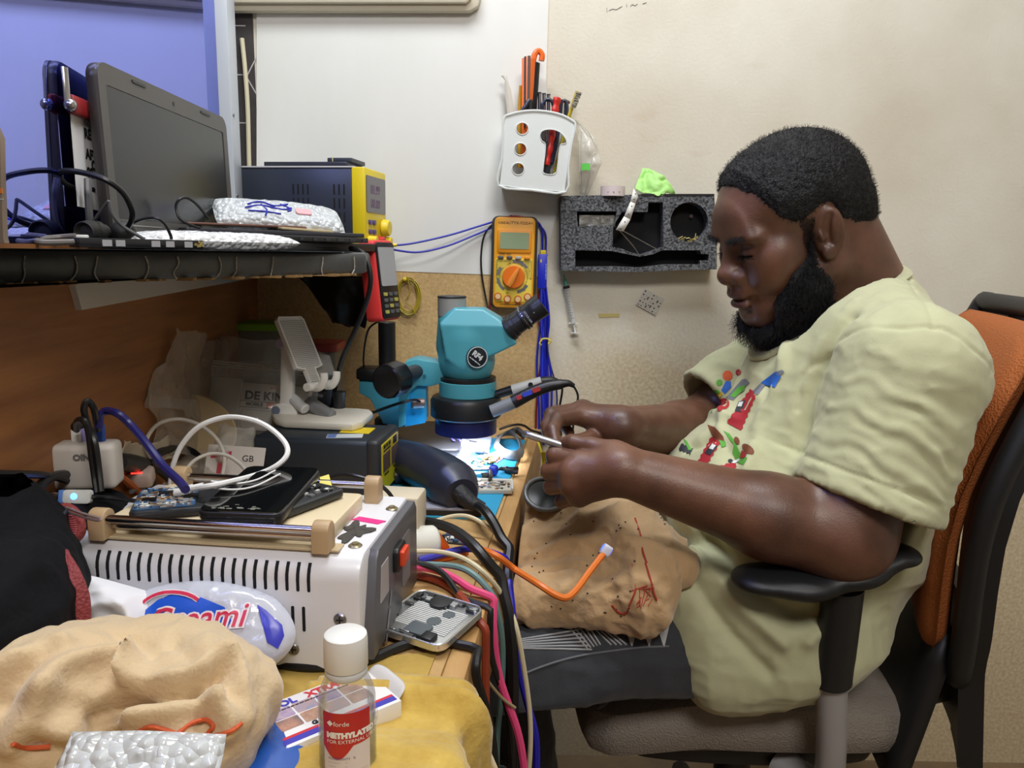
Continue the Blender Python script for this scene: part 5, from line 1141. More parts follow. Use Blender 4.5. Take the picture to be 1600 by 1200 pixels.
# ================================================================== under the shelf, at the back left of the bench
_at1 = at
def at(px, py, y):
    d = _ray(px, py); d = Vector(d); w = (PN.dot(PA) - PN.dot(Vector(_C))) / PN.dot(d) if PN.dot(d) < -1e-4 else 9
    return _at1(px, py, min(y, (w * d.y - .02) if w > 0 else y))      # keep everything on the room side of the plywood
film = mat('cloudy bag film', (206, 196, 184), .14, alpha=.24, spec=1.0, bump=(40, .5, .004)); cardw = mat('white card', (206, 202, 196), .6)
def blob(name, label, cat, c, r, m, amp=.02, fr=14, seed=1, h=.006, cuts=True, group=None, kind=None):
    c = np.array(c); r = np.array(r); n = 44
    U, W_ = np.meshgrid(np.linspace(0, 2 * np.pi, n, endpoint=False), np.linspace(.02, np.pi - .02, n // 2), indexing='ij')
    d = np.stack([np.cos(U) * np.sin(W_), np.sin(U) * np.sin(W_), np.cos(W_)], -1).reshape(-1, 3)
    k = 1 + amp * ridged(d * fr / 6 + seed * 3.1, seed, 4); Pn = c + d * r * k[:, None]
    i = np.arange(n * (n // 2)).reshape(n, n // 2); j = np.roll(i, -1, 0)
    Q = np.stack([i[:, :-1].ravel(), i[:, 1:].ravel(), j[:, 1:].ravel(), j[:, :-1].ravel()], 1)
    Pn[:, 2] = np.maximum(Pn[:, 2], BZ + .001)
    o = np_obj(name, Pn, Q, m); return tag(o, label, cat, group, kind)
# container with green lid
gc = at(398, 512, 1.36); gz = gc.z
gc.x += .012
gt = thing('food_container', 'cloudy plastic container with a lime green lid at the back under the shelf', 'container', (gc.x, 1.385, BZ))
MB().slab(rr(.10, .085, .015, cx=gc.x, cy=1.385), BZ + .001, gz - .003, .004).obj('tub', mat('cloudy tub', (150, 150, 140), .3, alpha=.6), gt)
MB().slab(rr(.108, .092, .017, cx=gc.x, cy=1.385), gz - .004, gz + .009, .003).obj('lid', mat('lime green lid', (132, 176, 40), .4), gt)
rc = at(492, 545, 1.38)
rt = thing('food_container', 'plastic container with a faded red lid, behind the ribbed phone stand', 'container', (rc.x, 1.39, BZ))
MB().slab(rr(.085, .08, .012, cx=rc.x, cy=1.395), BZ + .001, rc.z - .002, .004).obj('tub', mat('cloudy tub', (150, 150, 140), .3, alpha=.6), rt)
MB().slab(rr(.092, .086, .014, cx=rc.x, cy=1.395), rc.z - .003, rc.z + .012, .003).obj('lid', mat('faded red lid', (168, 62, 56), .45), rt)
# big crumpled bags
def bagsheet(name, label, pix, m, seed, amp=.02, fr=11, n=44, cat='bag'):
    A = [np.array(at(*p_)) for p_ in pix]     # tl, tr, br, bl
    def f(u, v):
        P_ = (A[0] * (1 - u)[:, None] + A[1] * u[:, None]) * (1 - v)[:, None] + (A[3] * (1 - u)[:, None] + A[2] * u[:, None]) * v[:, None]
        P_[:, 1] -= .05 * np.sin(np.pi * u) * np.sin(np.pi * np.clip(v * .9 + .1, 0, 1)); P_[:, 1] += amp * ridged(P_ * fr, seed, 4); P_[:, 2] += amp * .5 * ridged(P_ * fr * .9, seed + 30, 3) * (.3 + u) ; P_[:, 0] += amp * .4 * fbm(P_ * fr, seed + 50)
        return P_
    return tag(sheet(name, f, n, n, .0007, m), label, cat)
bagsheet('plastic_bag', 'large crumpled cloudy bag leaning on the plywood under the shelf', [(262, 516, 1.28), (360, 545, 1.30), (352, 700, 1.22), (236, 640, 1.22)], film, 3, .02)
bagsheet('plastic_bag', 'second crumpled cloudy bag draped over the green-lidded container', [(345, 528, 1.31), (470, 540, 1.32), (450, 640, 1.26), (335, 600, 1.24)], film, 9, .018)
bagsheet('plastic_bag', 'low crumpled grey bag lying below the larger cloudy bag', [(232, 615, 1.16), (330, 640, 1.16), (340, 735, 1.10), (240, 700, 1.10)], film, 17, .016)
bagsheet('plastic_bag', 'loose piece of clear bag behind the hooks of the phone stand', [(488, 545, 1.2), (512, 560, 1.2), (522, 588, 1.18), (475, 620, 1.18)], clear2, 27, .01, n=24)
# printed card in a zip bag
zk = thing('zip_bag', 'zip bag holding a white card printed in bold black capitals, behind the phone stand column', 'zip bag', at(400, 690, 1.16))
Mx = frame(at(400, 668, 1.155), (1, .18, -.10), (-.02, .35, 1))
mb = MB(Mx); mb.box((.025, .033, -.006), (.125, .075, .008), .002); mb.obj('card', cardw, zk)
mb = MB(Mx); mb.box((-.052, .036, -.004), (.048, .08, .012), .004); mb.obj('carton', mat('grey white carton', (190, 186, 180), .5), zk)
mb = MB(Mx); mb.text('DE KING', .0185, Matrix.Translation((.014, .05, -.0018)), bold=.0007).text('MOBILE', .0075, Matrix.Translation((-.0065, .0365, -.0018)), bold=.0003)
mb.ring(rr(.088, .0105, .002, cx=.0145, cy=.0365), rr(.0865, .009, .002, cx=.0145, cy=.0365), -.0021, -.0014)
mb.m(1).slab(rr(.048, .0105, .001, cx=.036, cy=.0365), -.0024, -.0016); mb.m(2).text('SPARE PARTS', .006, Matrix.Translation((.036, .0365, -.0013))); mb.m(1).text('\u2022\u2022\u2022', .01, Matrix.Translation((.02, .064, -.0018)))
mb.m(3).ring(rr(.075, .03, .006, cx=.012, cy=.013), rr(.0735, .0285, .006, cx=.012, cy=.013), -.0021, -.0014)
mb.obj('print', [ink, mat('print orange', (206, 98, 58), .5), whc, mat('grey print line', (150, 146, 142), .5)], zk)
pillow('film', Mx @ Matrix.Translation((.005, .045, .0)), .172, .115, .02, mat('zip film', (226, 224, 220), .12, alpha=.2, spec=1), .003, 22, 4, parent=zk)
mb = MB(Mx)
for k in range(3): mb.tube([(-.075, .092 + .004 * k, .003), (.0, .090 + .004 * k, .005), (.085, .088 + .004 * k, .003)], .0006, 5)
mb.obj('zip_line', mat('film edge', (220, 218, 214), .3), zk)
# beige bowl tipped behind
q = at(292, 672, 1.14); Mx = frame(q, (1, 0, -.55), z=(-.45, -.25, .75)); mb = MB(Mx); mb.lathe([(.02, -.028), (.045, -.02), (.062, -.002), (.0665, .003), (.064, .0035), (.058, -.002), (.042, -.017), (.0001, -.023)], n=40)
tag(mb.obj('bowl', mat('beige plastic', (188, 166, 128), .5)), 'beige plastic bowl lying tipped below the crumpled cloudy bags', 'bowl')
# little bottles and tubes behind the phone stand
for k, (px, py0, py1, y, rr_) in enumerate(((513, 598, 660, 1.22, .0135), (531, 612, 668, 1.18, .0115))):
    b0 = at(px, py1, y); b0.z = BZ + .0005; b1 = at(px, py0, y); bt = thing('bottle', ('taller' if k == 0 else 'shorter') + ' small black bottle with yellow label behind the phone stand hooks', 'bottle', b0)
    zz = b1.z - b0.z; Mx = Matrix.Translation(b0)
    MB(Mx).lathe([(rr_, 0), (rr_, zz * .55), (rr_ * .85, zz * .6)], n=20).obj('body', blk, bt)
    MB(Mx).lathe([(rr_ * 1.02, zz * .12), (rr_ * 1.02, zz * .45)], n=20).obj('label', mat('olive label', (176, 160, 40), .5), bt)
    MB(Mx).lathe([(rr_ * .85, zz * .6), (rr_ * .8, zz * .9), (rr_ * 1.0, zz), (rr_ * .7, zz), (.0001, zz * .97)], n=20).obj('cap', mat('dark cap', (40, 42, 46), .4), bt)
for k, (a, b, r_) in enumerate(((at(455, 622, 1.14), at(478, 640, 1.12), .009), (at(480, 628, 1.14), at(520, 652, 1.12), .011), (at(488, 618, 1.2), at(508, 622, 1.2), .011))):
    mb = MB(); mb.cyl(a, b, r_, r_ * .9, 20, .002); tag(mb.obj('tube', [lgr, mat('dull tube', (140, 142, 146), .4, .4), blk][k]), ['short pale tube lying between the phone stand column and hooks', 'grey capped tube lying under the phone stand hooks', 'black cylinder lying behind the phone stand hooks'][k], 'tube')
# small bag with a red label
rb = bagsheet('parts_bag', 'small clear bag with a red mark and white label left of the dark station box', [(342, 662, 1.04), (392, 668, 1.04), (394, 742, .99), (318, 742, .99)], clear2, 31, .008, 18, 26)
Mx = frame(at(355, 722, .975), (1, .1, -.08), (0, .5, 1)); mb = MB(Mx); mb.slab(rr(.075, .045, .001, cx=.01), -.001, .0); mb.m(1).slab([(-.022, .004), (.004, .007), (.004, .015), (-.022, .012)], 0, .0006).slab([(-.012, -.016), (-.004, -.016), (-.004, .008), (-.012, .008)], 0, .0006); mb.m(2).text('GB', .012, Matrix.Translation((.026, .006, .0004)))
mb.obj('label', [mat('grey label', (196, 190, 186), .5), mat('crimson print', (176, 40, 60), .5), ink], rb)
# crumpled white pouch
bagsheet('pouch', 'crumpled pale paper pouch lying right of the white charger', [(186, 692, 1.07), (262, 690, 1.08), (266, 728, 1.03), (180, 730, 1.02)], mat('pale pouch', (182, 172, 156), .6), 41, .01, 16, 26, 'pouch')
bagsheet('plastic_bag', 'flat clear bag lying on the bench behind the white machine', [(290, 705, 1.02), (350, 715, 1.02), (350, 765, .94), (250, 760, .94)], film, 44, .012, 18, 26)
# white charger with two plugs
cg = thing('charger', 'white wall charger with two plugs standing on the bench under the shelf', 'charger', _at1(130, 768, .685))
cc = _at1(130, 768, .685); Mx = Matrix.Translation(cc) @ Matrix.Rotation(rad(10), 4, 'Z'); s_ = cc.y * 1.05 / FPX
CH = _at1(130, 697, cc.y).z - cc.z
mb = MB(Mx); mb.box((0, .016, CH / 2), (94 * s_, .03, CH), .006, 3); mb.obj('body', mat('ivory plastic', (196, 190, 184), .42), cg)
mb = MB(Mx @ Matrix.Translation((.004, .0004, CH * .74)) @ Matrix.Rotation(rad(90), 4, 'X')); mb.text('OINO', .008, Matrix.Identity(4), bold=.0004); mb.obj('lettering', mat('grey lettering', (110, 106, 104), .5), cg)
q = at(122, 683, cc.y + .02); mb = MB(); mb.box((q.x, q.y, q.z), (.011, .007, .018), .002); mb.m(1).box((q.x + .006, q.y, q.z), (.003, .0072, .0175), .001).m(2).ball((q.x, q.y, q.z + .010), (.006, .005, .006), 8); tool('usb_plug', 'white plug with a dark hood standing on the white charger', 'plug', mb, [whp, mat('lilac side', (150, 140, 200), .4), blkw])
q = at(157, 678, cc.y + .02); mb = MB(); mb.box((q.x, q.y, q.z), (.008, .007, .019), .002); tool('usb_plug', 'blue plug standing on the white charger', 'plug', mb, mat('mid blue plastic', (40, 80, 170), .4))
yc = cc.y - .012
cable('charger_cable', 'left of the black cables looping up and down in front of the white charger', [at(120, 672, yc + .02), at(120, 659, yc), at(130, 656, yc - .012), at(138, 672, yc - .012), at(143, 710, yc - .012), at(148, 745, yc - .014), at(152, 770, yc - .02)], .003, blkw)
cable('charger_cable', 'taller black cable loop in front of the white charger', [at(152, 672, yc + .015), at(147, 640, yc), at(137, 627, yc - .006), at(131, 640, yc - .008), at(138, 665, yc - .004), at(148, 690, yc - .012), at(154, 730, yc - .014), at(158, 768, yc - .02)], .003, blkw)
cable('charger_cable', 'dark blue cable arching from the charger down across to the white machine', [at(155, 668, yc + .01), at(157, 648, yc + .01), at(168, 642, yc + .01), at(185, 647, yc), at(204, 664, yc), at(230, 695, yc - .02), at(255, 728, yc - .04), at(280, 752, yc - .07), at(290, 765, yc - .09)], .0036, mat('navy cable', (34, 32, 96), .4))
cable('cable', 'black cable lying along the plywood at the far left', [at(-20, 741, 1.0), at(20, 741, .98), at(70, 743, .97), at(110, 753, .95), at(140, 775, .92)], .0034, blkw)
cable('cable', 'black cable arching in front of the lower part of the white charger', [at(55, 768, .95), at(72, 750, .93), at(95, 742, .91), at(122, 744, .90), at(142, 758, .90), at(155, 780, .88)], .0044, blkw)
mb = MB(); mb.tube([at(184, 722, .99), at(205, 724, .98), at(222, 728, .97)], .0105, 12); mb.tube([at(222, 728, .97), at(245, 735, .96), at(265, 750, .93)], .004, 8); tool('power_plug', 'black moulded plug with its cord right of the white charger', 'plug', mb, blk)
mb = MB(); 
for k in range(7): q = at(228 + 1.5 * k, 740 + 5.5 * k, .93); mb.cyl(q, q + Vector((.0008, -.001, -.0035)), .011 - .0006 * k, n=16)
tool('ribbed_plug', 'black ribbed plug behind the beige corner block of the white machine', 'plug', mb, blk)
mb = MB(frame(at(214, 742, .88), (1, .2, 0), z=(0, -.3, 1))); mb.slab(rr(.036, .024, .006), -.012, .006, .003); mb.m(1).slab(rr(.012, .003, .001, cx=.002, cy=-.006), .005, .0068); tool('power_adapter', 'small pale adapter with a glowing red light right of the charger', 'adapter', mb, [mat('grey pink plastic', (190, 172, 166), .4), mat('red light', (255, 60, 50), .4, emit=((255, 50, 40), 3.0))])
cable('cable', 'orange cable sloping down behind the left corner of the white machine', [at(178, 735, .96), at(195, 750, .93), at(215, 766, .90), at(232, 780, .87)], .0040, mat('dull orange cable', (176, 92, 44), .5))
cable('cable', 'grey cable curving behind the left corner of the white machine', [at(205, 768, .90), at(218, 764, .9), at(235, 772, .88), at(245, 784, .85)], .003, gcab)
cable('cable', 'fat black cable loop in the middle behind the white machine', [at(232, 728, .99), at(245, 710, 1.0), at(270, 701, 1.01), at(295, 704, 1.01), at(312, 718, 1.0), at(318, 740, .97)], .0058, blkw)
# ================================================================== the white machine (screen separator) and what lies on it
MF = Vector((-.389, .603, BZ + .006)); MW, MD, MH = .274, .168, .098
Mm = Matrix.Translation(MF) @ Rb
mc = thing('screen_separator', 'white metal screen-separating machine with slotted side and beige hot plate', 'machine', MF)
prof = []
for k in range(7): a = rad(180 - 90 * k / 6); prof.append((.022 + .022 * math.cos(a), MH - .022 + .022 * math.sin(a)))
prof = [(0, 0)] + prof + [(MD - .01, MH), (MD, MH - .01), (MD, 0)]
PM = Matrix(((0, 0, 1, 0), (1, 0, 0, 0), (0, 1, 0, 0), (0, 0, 0, 1)))  # (a,b,c) -> x=c, y=a, z=b
mb = MB(Mm @ PM); mb.slab(ccw(prof), 0, MW - .004, .004); mb.obj('housing', mat('white enamel', (226, 226, 234), .32, coat=.15), mc)
p2 = [(.012, .004), (.010, MH * .35), (.024, MH * .9), (.03, MH - .003), (MD - .01, MH - .003), (MD - .002, MH - .012), (MD - .002, .004)]
mb = MB(Mm @ PM); mb.slab(ccw(p2), MW - .006, MW + .004, .002); mb.obj('control_panel', mat('grey panel', (92, 92, 98), .38), mc)
SP = Mm @ Matrix(((0, 0, 1, MW + .004), (1, 0, 0, 0), (0, 1, 0, 0), (0, 0, 0, 1)))   # side face: a depth, b up, c out
mb = MB(SP); mb.slab([(.03, .046), (.055, .046), (.055, .078), (.034, .078)], -.001, .0008); mb.obj('panel_label', mat('pale panel print', (176, 174, 178), .4), mc); mb = MB(SP); mb.m(1).bars(.045, .005, Matrix.Translation((.055, .022, .0006)) @ Matrix.Rotation(rad(65), 4, 'Z')); mb.obj('panel_label', mat('dim panel print', (130, 130, 136), .4), mc); mb = MB(SP); mb.m(1).slab(rr(.03, .05, .004, cx=.12, cy=.05), -.001, .0004); mb.m(1)
mb.obj('panel_print', [mat('pale panel print', (176, 174, 178), .4), mat('dim panel print', (130, 130, 136), .4)], mc)
mb = MB(SP); mb.slab(rr(.03, .024, .006, cx=.086, cy=.066), -.001, .005, .001); sw = mb.obj('switch_frame', blk, mc)
mb = MB(SP); mb.slab(rr(.02, .015, .002, cx=.088, cy=.066), .004, .009, .001); mb.obj('rocker_switch', mat('red orange rocker', (226, 74, 44), .35), sw)
mb = MB(Mm); sl_m = mat('slot black', (14, 14, 18), .9)
for k in range(21):
    x = .043 + k * .0092; mb.slab(rr(.0026, .011, .0012, 3), -.001, .0003, M=Matrix(((1, 0, 0, x), (0, 0, -1, -.0001), (0, 1, 0, .0725), (0, 0, 0, 1))))
    for a_ in (8, 20, 32): mb.box((0, 0, 0), (.0026, .0008, .0062), M=Matrix.Translation((x, .022 - .0222 * math.cos(rad(a_)), MH - .022 + .0222 * math.sin(rad(a_)))) @ Matrix.Rotation(rad(-a_), 4, 'X'))
for k in range(23):
    x = .036 + k * .0093; mb.slab(rr(.0026, .022, .0012, 3), -.001, .0003, M=Matrix(((1, 0, 0, x), (0, 0, -1, -.0001), (0, 1, 0, .043), (0, 0, 0, 1)))) if k < 19 or k in (19, 20) else None
mb.obj('vent_slot', sl_m, mc)
for (x, z) in ((.253, .045), (.212, .016), (.02, .045)):
    mb = MB(Mm); mb.cyl((x, 0, z), (x, -.002, z), .0055, .005, 22, .0008); mb.m(1).box((x, -.0021, z), (.006, .0006, .0012)).box((x, -.0021, z), (.0012, .0006, .006)); mb.obj('screw', [mat('worn steel', (140, 138, 136), .35, .9), ink], mc)
for (x, y) in ((.258, .027), (.022, .03), (.264, .122)):
    mb = MB(Mm); mb.cyl((x, y, MH), (x, y, MH + .0018), .006, .0052, 22, .0006).cyl((x, y, MH + .0016), (x, y, MH + .003), .003, n=16); mb.obj('washer', mat('brass washer', (170, 158, 126), .35, .8), mc)
cream = mat('cream plate', (222, 204, 168), .42, var=(7, .3), rgb2=(232, 216, 184)); beige = mat('beige plastic block', (188, 160, 124), .45)
mb = MB(Mm); mb.slab(rr(.198, .094, .006, cx=.137, cy=.076), MH, MH + .014, .002); mb.obj('hot_plate', cream, mc)
mb = MB(Mm); mb.slab(rr(.212, .016, .002, cx=.143, cy=.019), MH, MH + .0015); mb.obj('plate_tray', mat('tan plate', (196, 176, 142), .45), mc)
zr = MH + .02
def blockk(x, y, ly):
    mb = MB(Mm); o_ = []
    for k in range(9): a = rad(180 - 180 * k / 8); o_.append((x + .0075 * math.cos(a) * 0 + .0, 0))
    pr_ = [(-ly / 2, 0)] + [(-ly / 2 + ly / 2 * (1 - math.cos(rad(90 * k / 4))), .018 + .008 * math.sin(rad(90 * k / 4))) for k in range(5)] + [(ly / 2 - ly / 2 * (1 - math.cos(rad(90 * k / 4))), .018 + .008 * math.sin(rad(90 * k / 4))) for k in range(3, -1, -1)] + [(ly / 2, 0)]
    mb.slab(ccw(pr_), -.0075, .0075, .0015, M=Matrix.Translation((x, y, MH)) @ PM); return mb.obj('rail_block', beige, mc)
for (x, y) in ((.040, .014), (.235, .014), (.040, .142), (.240, .142)): blockk(x, y, .017)
for (y, dz) in ((.011, .018), (.018, .010)):
    MB(Mm).cyl((.046, y, MH + dz), (.230, y, MH + dz), .0036, n=16).obj('rail', mat('polished rail', (200, 192, 184), .16, 1), mc)
MB(Mm).cyl((.046, .142, MH + .016), (.234, .142, MH + .016), .0036, n=16).obj('rail', mat('polished rail', (200, 192, 184), .16, 1), mc)
for (x, y) in ((.02, .02), (.25, .02), (.02, .15), (.25, .15)): MB(Mm).cyl((x, y, -.0058), (x, y, .002), .008).obj('foot', blk, mc)
mb = MB(Mm @ Matrix.Translation((.254, .086, MH)) @ Matrix.Rotation(rad(-14), 4, 'Z')); mb.slab([(-.018, -.004), (.010, -.005), (.013, .005), (-.016, .006)], 0, .0006); mb.obj('sticker', mat('magenta tape', (226, 44, 140), .5), mc)
def res(u, v):
    a = 2 * np.pi * u; r = v * .014 * (1 + .35 * np.sin(3 * a + 1) + .25 * np.sin(7 * a)); x = .248 + r * np.cos(a) * .8; y = .058 + r * np.sin(a) * 1.5
    z = MH + .0006 + .0025 * (1 - v) + .0012 * ridged(np.stack([x, y, x * 0], 1) * 180, 3) * (1 - v)
    L = np.stack([x, y, z], 1); A_ = np.array(Mm.to_3x3()); return L @ A_.T + np.array(Mm.translation)
tag(sheet('glue_residue', res, 40, 10, .0003, mat('grey residue', (74, 70, 66), .9, bump=(200, .8, .002)), mc), None, None)
ZP = MF.z + MH + .0145
# phones on the hot plate
def phone(name, label, pix, z, t, mats, lift=(0, 0, 0, 0), extra=None):
    P_ = [atz(a, b, z) + UZ * l for (a, b), l in zip(pix, lift)]
    ux = (P_[1] - P_[0]); uy = (P_[3] - P_[0]); Mx = frame((P_[0] + P_[1] + P_[2] + P_[3]) / 4, ux, uy); w = ((P_[1] - P_[0]).length + (P_[2] - P_[3]).length) / 2; h = ((P_[3] - P_[0]).length + (P_[2] - P_[1]).length) / 2
    return Mx, w, h
# dismantled phone with its board in view, left end
Mx, w, h = phone('', '', [(212, 815), (318, 806), (312, 770), (206, 782)], ZP, .007, None)
op = thing('open_phone', 'opened phone with a glittering blue circuit board on the hot plate', 'phone', Mx.translation)
Mx = Mx @ Matrix.Translation((.012, 0, 0)); w += .024
mb = MB(Mx); mb.slab(rr(w, h, .008), .0, .0085, .003); mb.obj('chassis', mat('dark chassis', (40, 42, 46), .4), op)
mb = MB(Mx); r_ = random.Random(12); mb.slab(rr(w - .03, h - .006, .004, cx=-.012), .008, .0095); pm_ = [pcbb, chipm, mat('bright solder', (206, 206, 200), .3, .6), whc, cop, mat('pale blue part', (120, 150, 190), .4)]
for k in range(330):
    x = r_.uniform(-w / 2 + .005, w / 2 - .03); y = r_.uniform(-h / 2 + .005, h / 2 - .005); mb.m(r_.choice((1, 2, 2, 2, 3, 3, 4, 5, 0))); a = r_.uniform(.0008, .0032); mb.box((x, y, .0098), (a * r_.uniform(1, 2), a, r_.uniform(.0006, .002)))
for (x, y, a, b) in ((-.01, .01, .02, .009), (.008, -.004, .012, .012), (-.026, -.006, .012, .008)): mb.m(1).box((x, y, .0102), (a, b, .0016))
mb.obj('board', pm_, op)
Mx, w, h = phone('', '', [(470, 792), (502, 780), (508, 760), (462, 765)], ZP + .002, .007, None)
u2 = thing('open_phone', 'end of another opened phone with metal parts sticking out under the black phone', 'phone', Mx.translation)
mb = MB(Mx @ Matrix.Translation((-.02, 0, 0))); mb.slab(rr(w + .05, h * 1.2, .007), -.001, .007, .002); mb.obj('chassis', mat('dark chassis', (40, 42, 46), .4), u2)
mb = MB(Mx @ Matrix.Translation((-.004, 0, 0))); r_ = random.Random(4)
for k in range(40): mb.m(r_.randrange(3)); mb.box((r_.uniform(-w * .5, w * .45), r_.uniform(-h * .45, h * .45), .0075), (r_.uniform(.002, .006), r_.uniform(.002, .006), r_.uniform(.001, .003)))
mb.obj('board', [tin, whc, chipm], u2)
p4 = [atz(300, 800, ZP + .012), atz(430, 804, ZP + .012), atz(512, 732, ZP + .019), atz(390, 728, ZP + .019)]
ux = ((p4[1] - p4[0]) + (p4[2] - p4[3])); uy = ((p4[3] - p4[0]) + (p4[2] - p4[1])); Mx = frame((p4[0] + p4[1] + p4[2] + p4[3]) / 4, ux, uy)
bw_ = ux.length / 2; bh_ = uy.length / 2
bp2 = thing('phone', 'black phone with a dark glass front lying on the opened phones', 'phone', Mx.translation)
mb = MB(Mx); mb.slab(rr(bw_, bh_, .010), -.009, .0005, .003); mb.m(1).box((0, -bh_ / 2 - .0001, -.0045), (.009, .001, .003)); mb.obj('body', [mat('black phone body', (34, 35, 38), .3), ink], bp2)
mb = MB(Mx); mb.slab(rr(bw_ - .004, bh_ - .004, .008), .0002, .001); mb.obj('screen', mat('black glass', (16, 18, 20), .06, coat=.6), bp2)
mb = MB(Mx); r_ = random.Random(3)
for k in range(26): mb.box((r_.uniform(-bw_ * .36, bw_ * .2), -bh_ / 2 + .006 + abs(r_.gauss(0, .003)), .0011), (r_.uniform(.001, .005), r_.uniform(.0006, .0018), .0003))
mb.obj('glue_mark', mat('dried glue', (120, 120, 112), .8), bp2)
# white usb cable
cable('usb_cable', 'thick white cable making a big loop and lying over the black phone', [atz(300, 764, ZP + .018), atz(340, 757, ZP + .024), at(400, 742, .70), at(433, 727, .71), at(449, 709, .72), at(444, 690, .735), at(420, 668, .75), at(390, 655, .76), at(352, 652, .77), at(312, 666, .77), at(285, 694, .77), at(271, 725, .77), at(267, 750, .775), at(264, 790, .78)], .0027, whw)
mb = MB(); a = atz(274, 771, ZP + .012); b = atz(300, 763, ZP + .018); c = atz(318, 759, ZP + .02); mb.tube([a, a.lerp(b, .5), b], .0042, 12, flat=.7); mb.tube([b, c], .003, 10, 1); mb.m(1).tube([a + (a - b) * .33, a], .0034, 8, 0, flat=.5)
tool('usb_plug', 'white moulded plug of the looped cable resting on the blue circuit board', 'plug', mb, [whw, steel])
cable('usb_cable', 'thinner white cable loop standing behind the white machine at the left', [at(238, 722, .95), at(229, 700, .95), at(232, 680, .95), at(250, 661, .95), at(280, 655, .95), at(312, 664, .95), at(338, 685, .94), at(350, 710, .93), at(349, 735, .92), at(342, 756, .9)], .0024, mat('dim white cable', (196, 192, 186), .45))
cable('usb_cable', 'low white cable arch behind the black phone', [at(282, 752, .84), at(290, 735, .85), at(306, 718, .86), at(330, 709, .87), at(355, 712, .87), at(374, 724, .86), at(386, 738, .84)], .0022, mat('dim white cable', (196, 192, 186), .45))
for k, yy in enumerate((0, 9)): cable('thin_wire', ['upper', 'lower'][k] + ' hair-thin white wire lying in a shallow curve on the black phone', [atz(330 - 12 * k, 752 + yy, ZP + .0205), atz(365, 756 + yy, ZP + .0175 + .001 * k), atz(400, 750 + yy, ZP + .0185), atz(430 + 8 * k, 735 + yy * .6, ZP + .0215)], .0009, whw)
quad('paper', 'pale yellow paper sticking out under the black phone', 'paper', [(498, 770), (520, 764), (514, 742), (500, 746)], .0006, mat('pale yellow paper', (232, 220, 120), .6), z=ZP + .004)
cable('black_cord', 'thin black cord arching from the opened phones over the right end of the white machine', [at(500, 752, .79), at(530, 742, .79), at(560, 745, .78), at(592, 757, .78), at(612, 776, .78), at(620, 800, .79)], .0022, blkw)
# usb tip with a blue light, at the left
ub = thing('usb_tip', 'white charging tip with a glowing blue light lying on top of the black bag', 'usb tip', at(118, 785, .66))
Mx = frame(at(122, 776, .66), (1, .1, -.03), z=(0, -1, .25)); mb = MB(Mx); mb.slab(rr(.024, .0125, .003), -.004, .004, .001); mb.obj('shell', whp, ub)
mb = MB(Mx); mb.slab(rr(.005, .012, .001, cx=-.0135), -.0035, .0035, .001); mb.obj('collar', mat('light blue collar', (96, 140, 220), .4), ub)
mb = MB(Mx); mb.box((-.019, 0, 0), (.008, .007, .003), .0006); mb.obj('contact', steel, ub)
mb = MB(Mx); mb.ball((-.002, .0005, .0035), (.0032, .0032, .0014), 8); mb.obj('led', mat('blue led', (40, 120, 255), .3, emit=((50, 110, 255), 12.0)), ub)
mb = MB(); mb.tube([Mx @ Vector((.012, 0, 0)), Mx @ Vector((.03, -.001, -.002)), Mx @ Vector((.06, -.004, .002)), Mx @ Vector((.09, -.004, .01))], .0022, 8, flat=.8); mb.obj('cord', blkw, ub)
# beige power brick, glue tube, boards
adp = thing('power_brick', 'beige power brick standing on edge behind the right end of the white machine', 'power brick', atz(636, 880, BZ))
bq = atz(654, 878, BZ); Mx = Matrix.Translation((bq.x, bq.y, BZ)) @ Rb; bh = at(654, 779, bq.y).z - BZ
mb = MB(Mx); mb.box((-.028, .022, bh / 2), (.056, .044, bh), .004); mb.obj('body', mat('cream brick', (212, 200, 178), .45), adp)
mb = MB(Mx); mb.ring(rr(.028, .05, .006, 5, -.026, bh * .62), rr(.026, .048, .005, 5, -.026, bh * .62), -.0006, .0006, M=Matrix(((1, 0, 0, 0), (0, 0, -1, 0), (0, 1, 0, 0), (0, 0, 0, 1)))); mb.obj('recess', mat('cream shade line', (176, 164, 144), .5), adp)
gl = thing('glue_bottle', 'white glue bottle with an orange nozzle lying on the bench beside the beige brick', 'glue bottle', atz(670, 858, BZ))
a = atz(640, 850, BZ + .02); b = atz(682, 848, BZ + .016); mb = MB(); mb.tube([a, a.lerp(b, .5), a.lerp(b, .9), b], lambda t: .0205 * (1 - max(0, t - .6) * .9), 20); mb.obj('body', mat('milky bottle', (222, 222, 214), .35), gl)
c = atz(700, 858, BZ + .008); mb = MB(); mb.tube([b + (a - b) * .05, c], lambda t: .0125 - .009 * t, 18, 2); mb.obj('nozzle', mat('bright orange nozzle', (240, 106, 36), .4), gl)
quad('circuit_board', 'bluish scrap of circuit board lying on the chipboard right of the glue bottle', 'circuit board', [(690, 838), (706, 834), (728, 853), (700, 850)], .002, pbm, z=BZ, extra=chips(9, 40, [2, 2, 4, 5, 1]))
tb = thing('nozzle_tube', 'small white pointed tube lying between the machine and the silver phone shell', 'tube', atz(600, 965, BZ))
a = atz(596, 972, BZ + .011); b = atz(612, 946, BZ + .011); c = atz(614, 930, BZ + .008); mb = MB(); mb.cyl(a, b, .011, .010, 20, .002); mb.obj('body', mat('milky bottle', (222, 222, 214), .35), tb)
MB().cyl(b, c, .006, .0015, 16).obj('tip', mat('pinkish tip', (214, 176, 168), .4), tb)
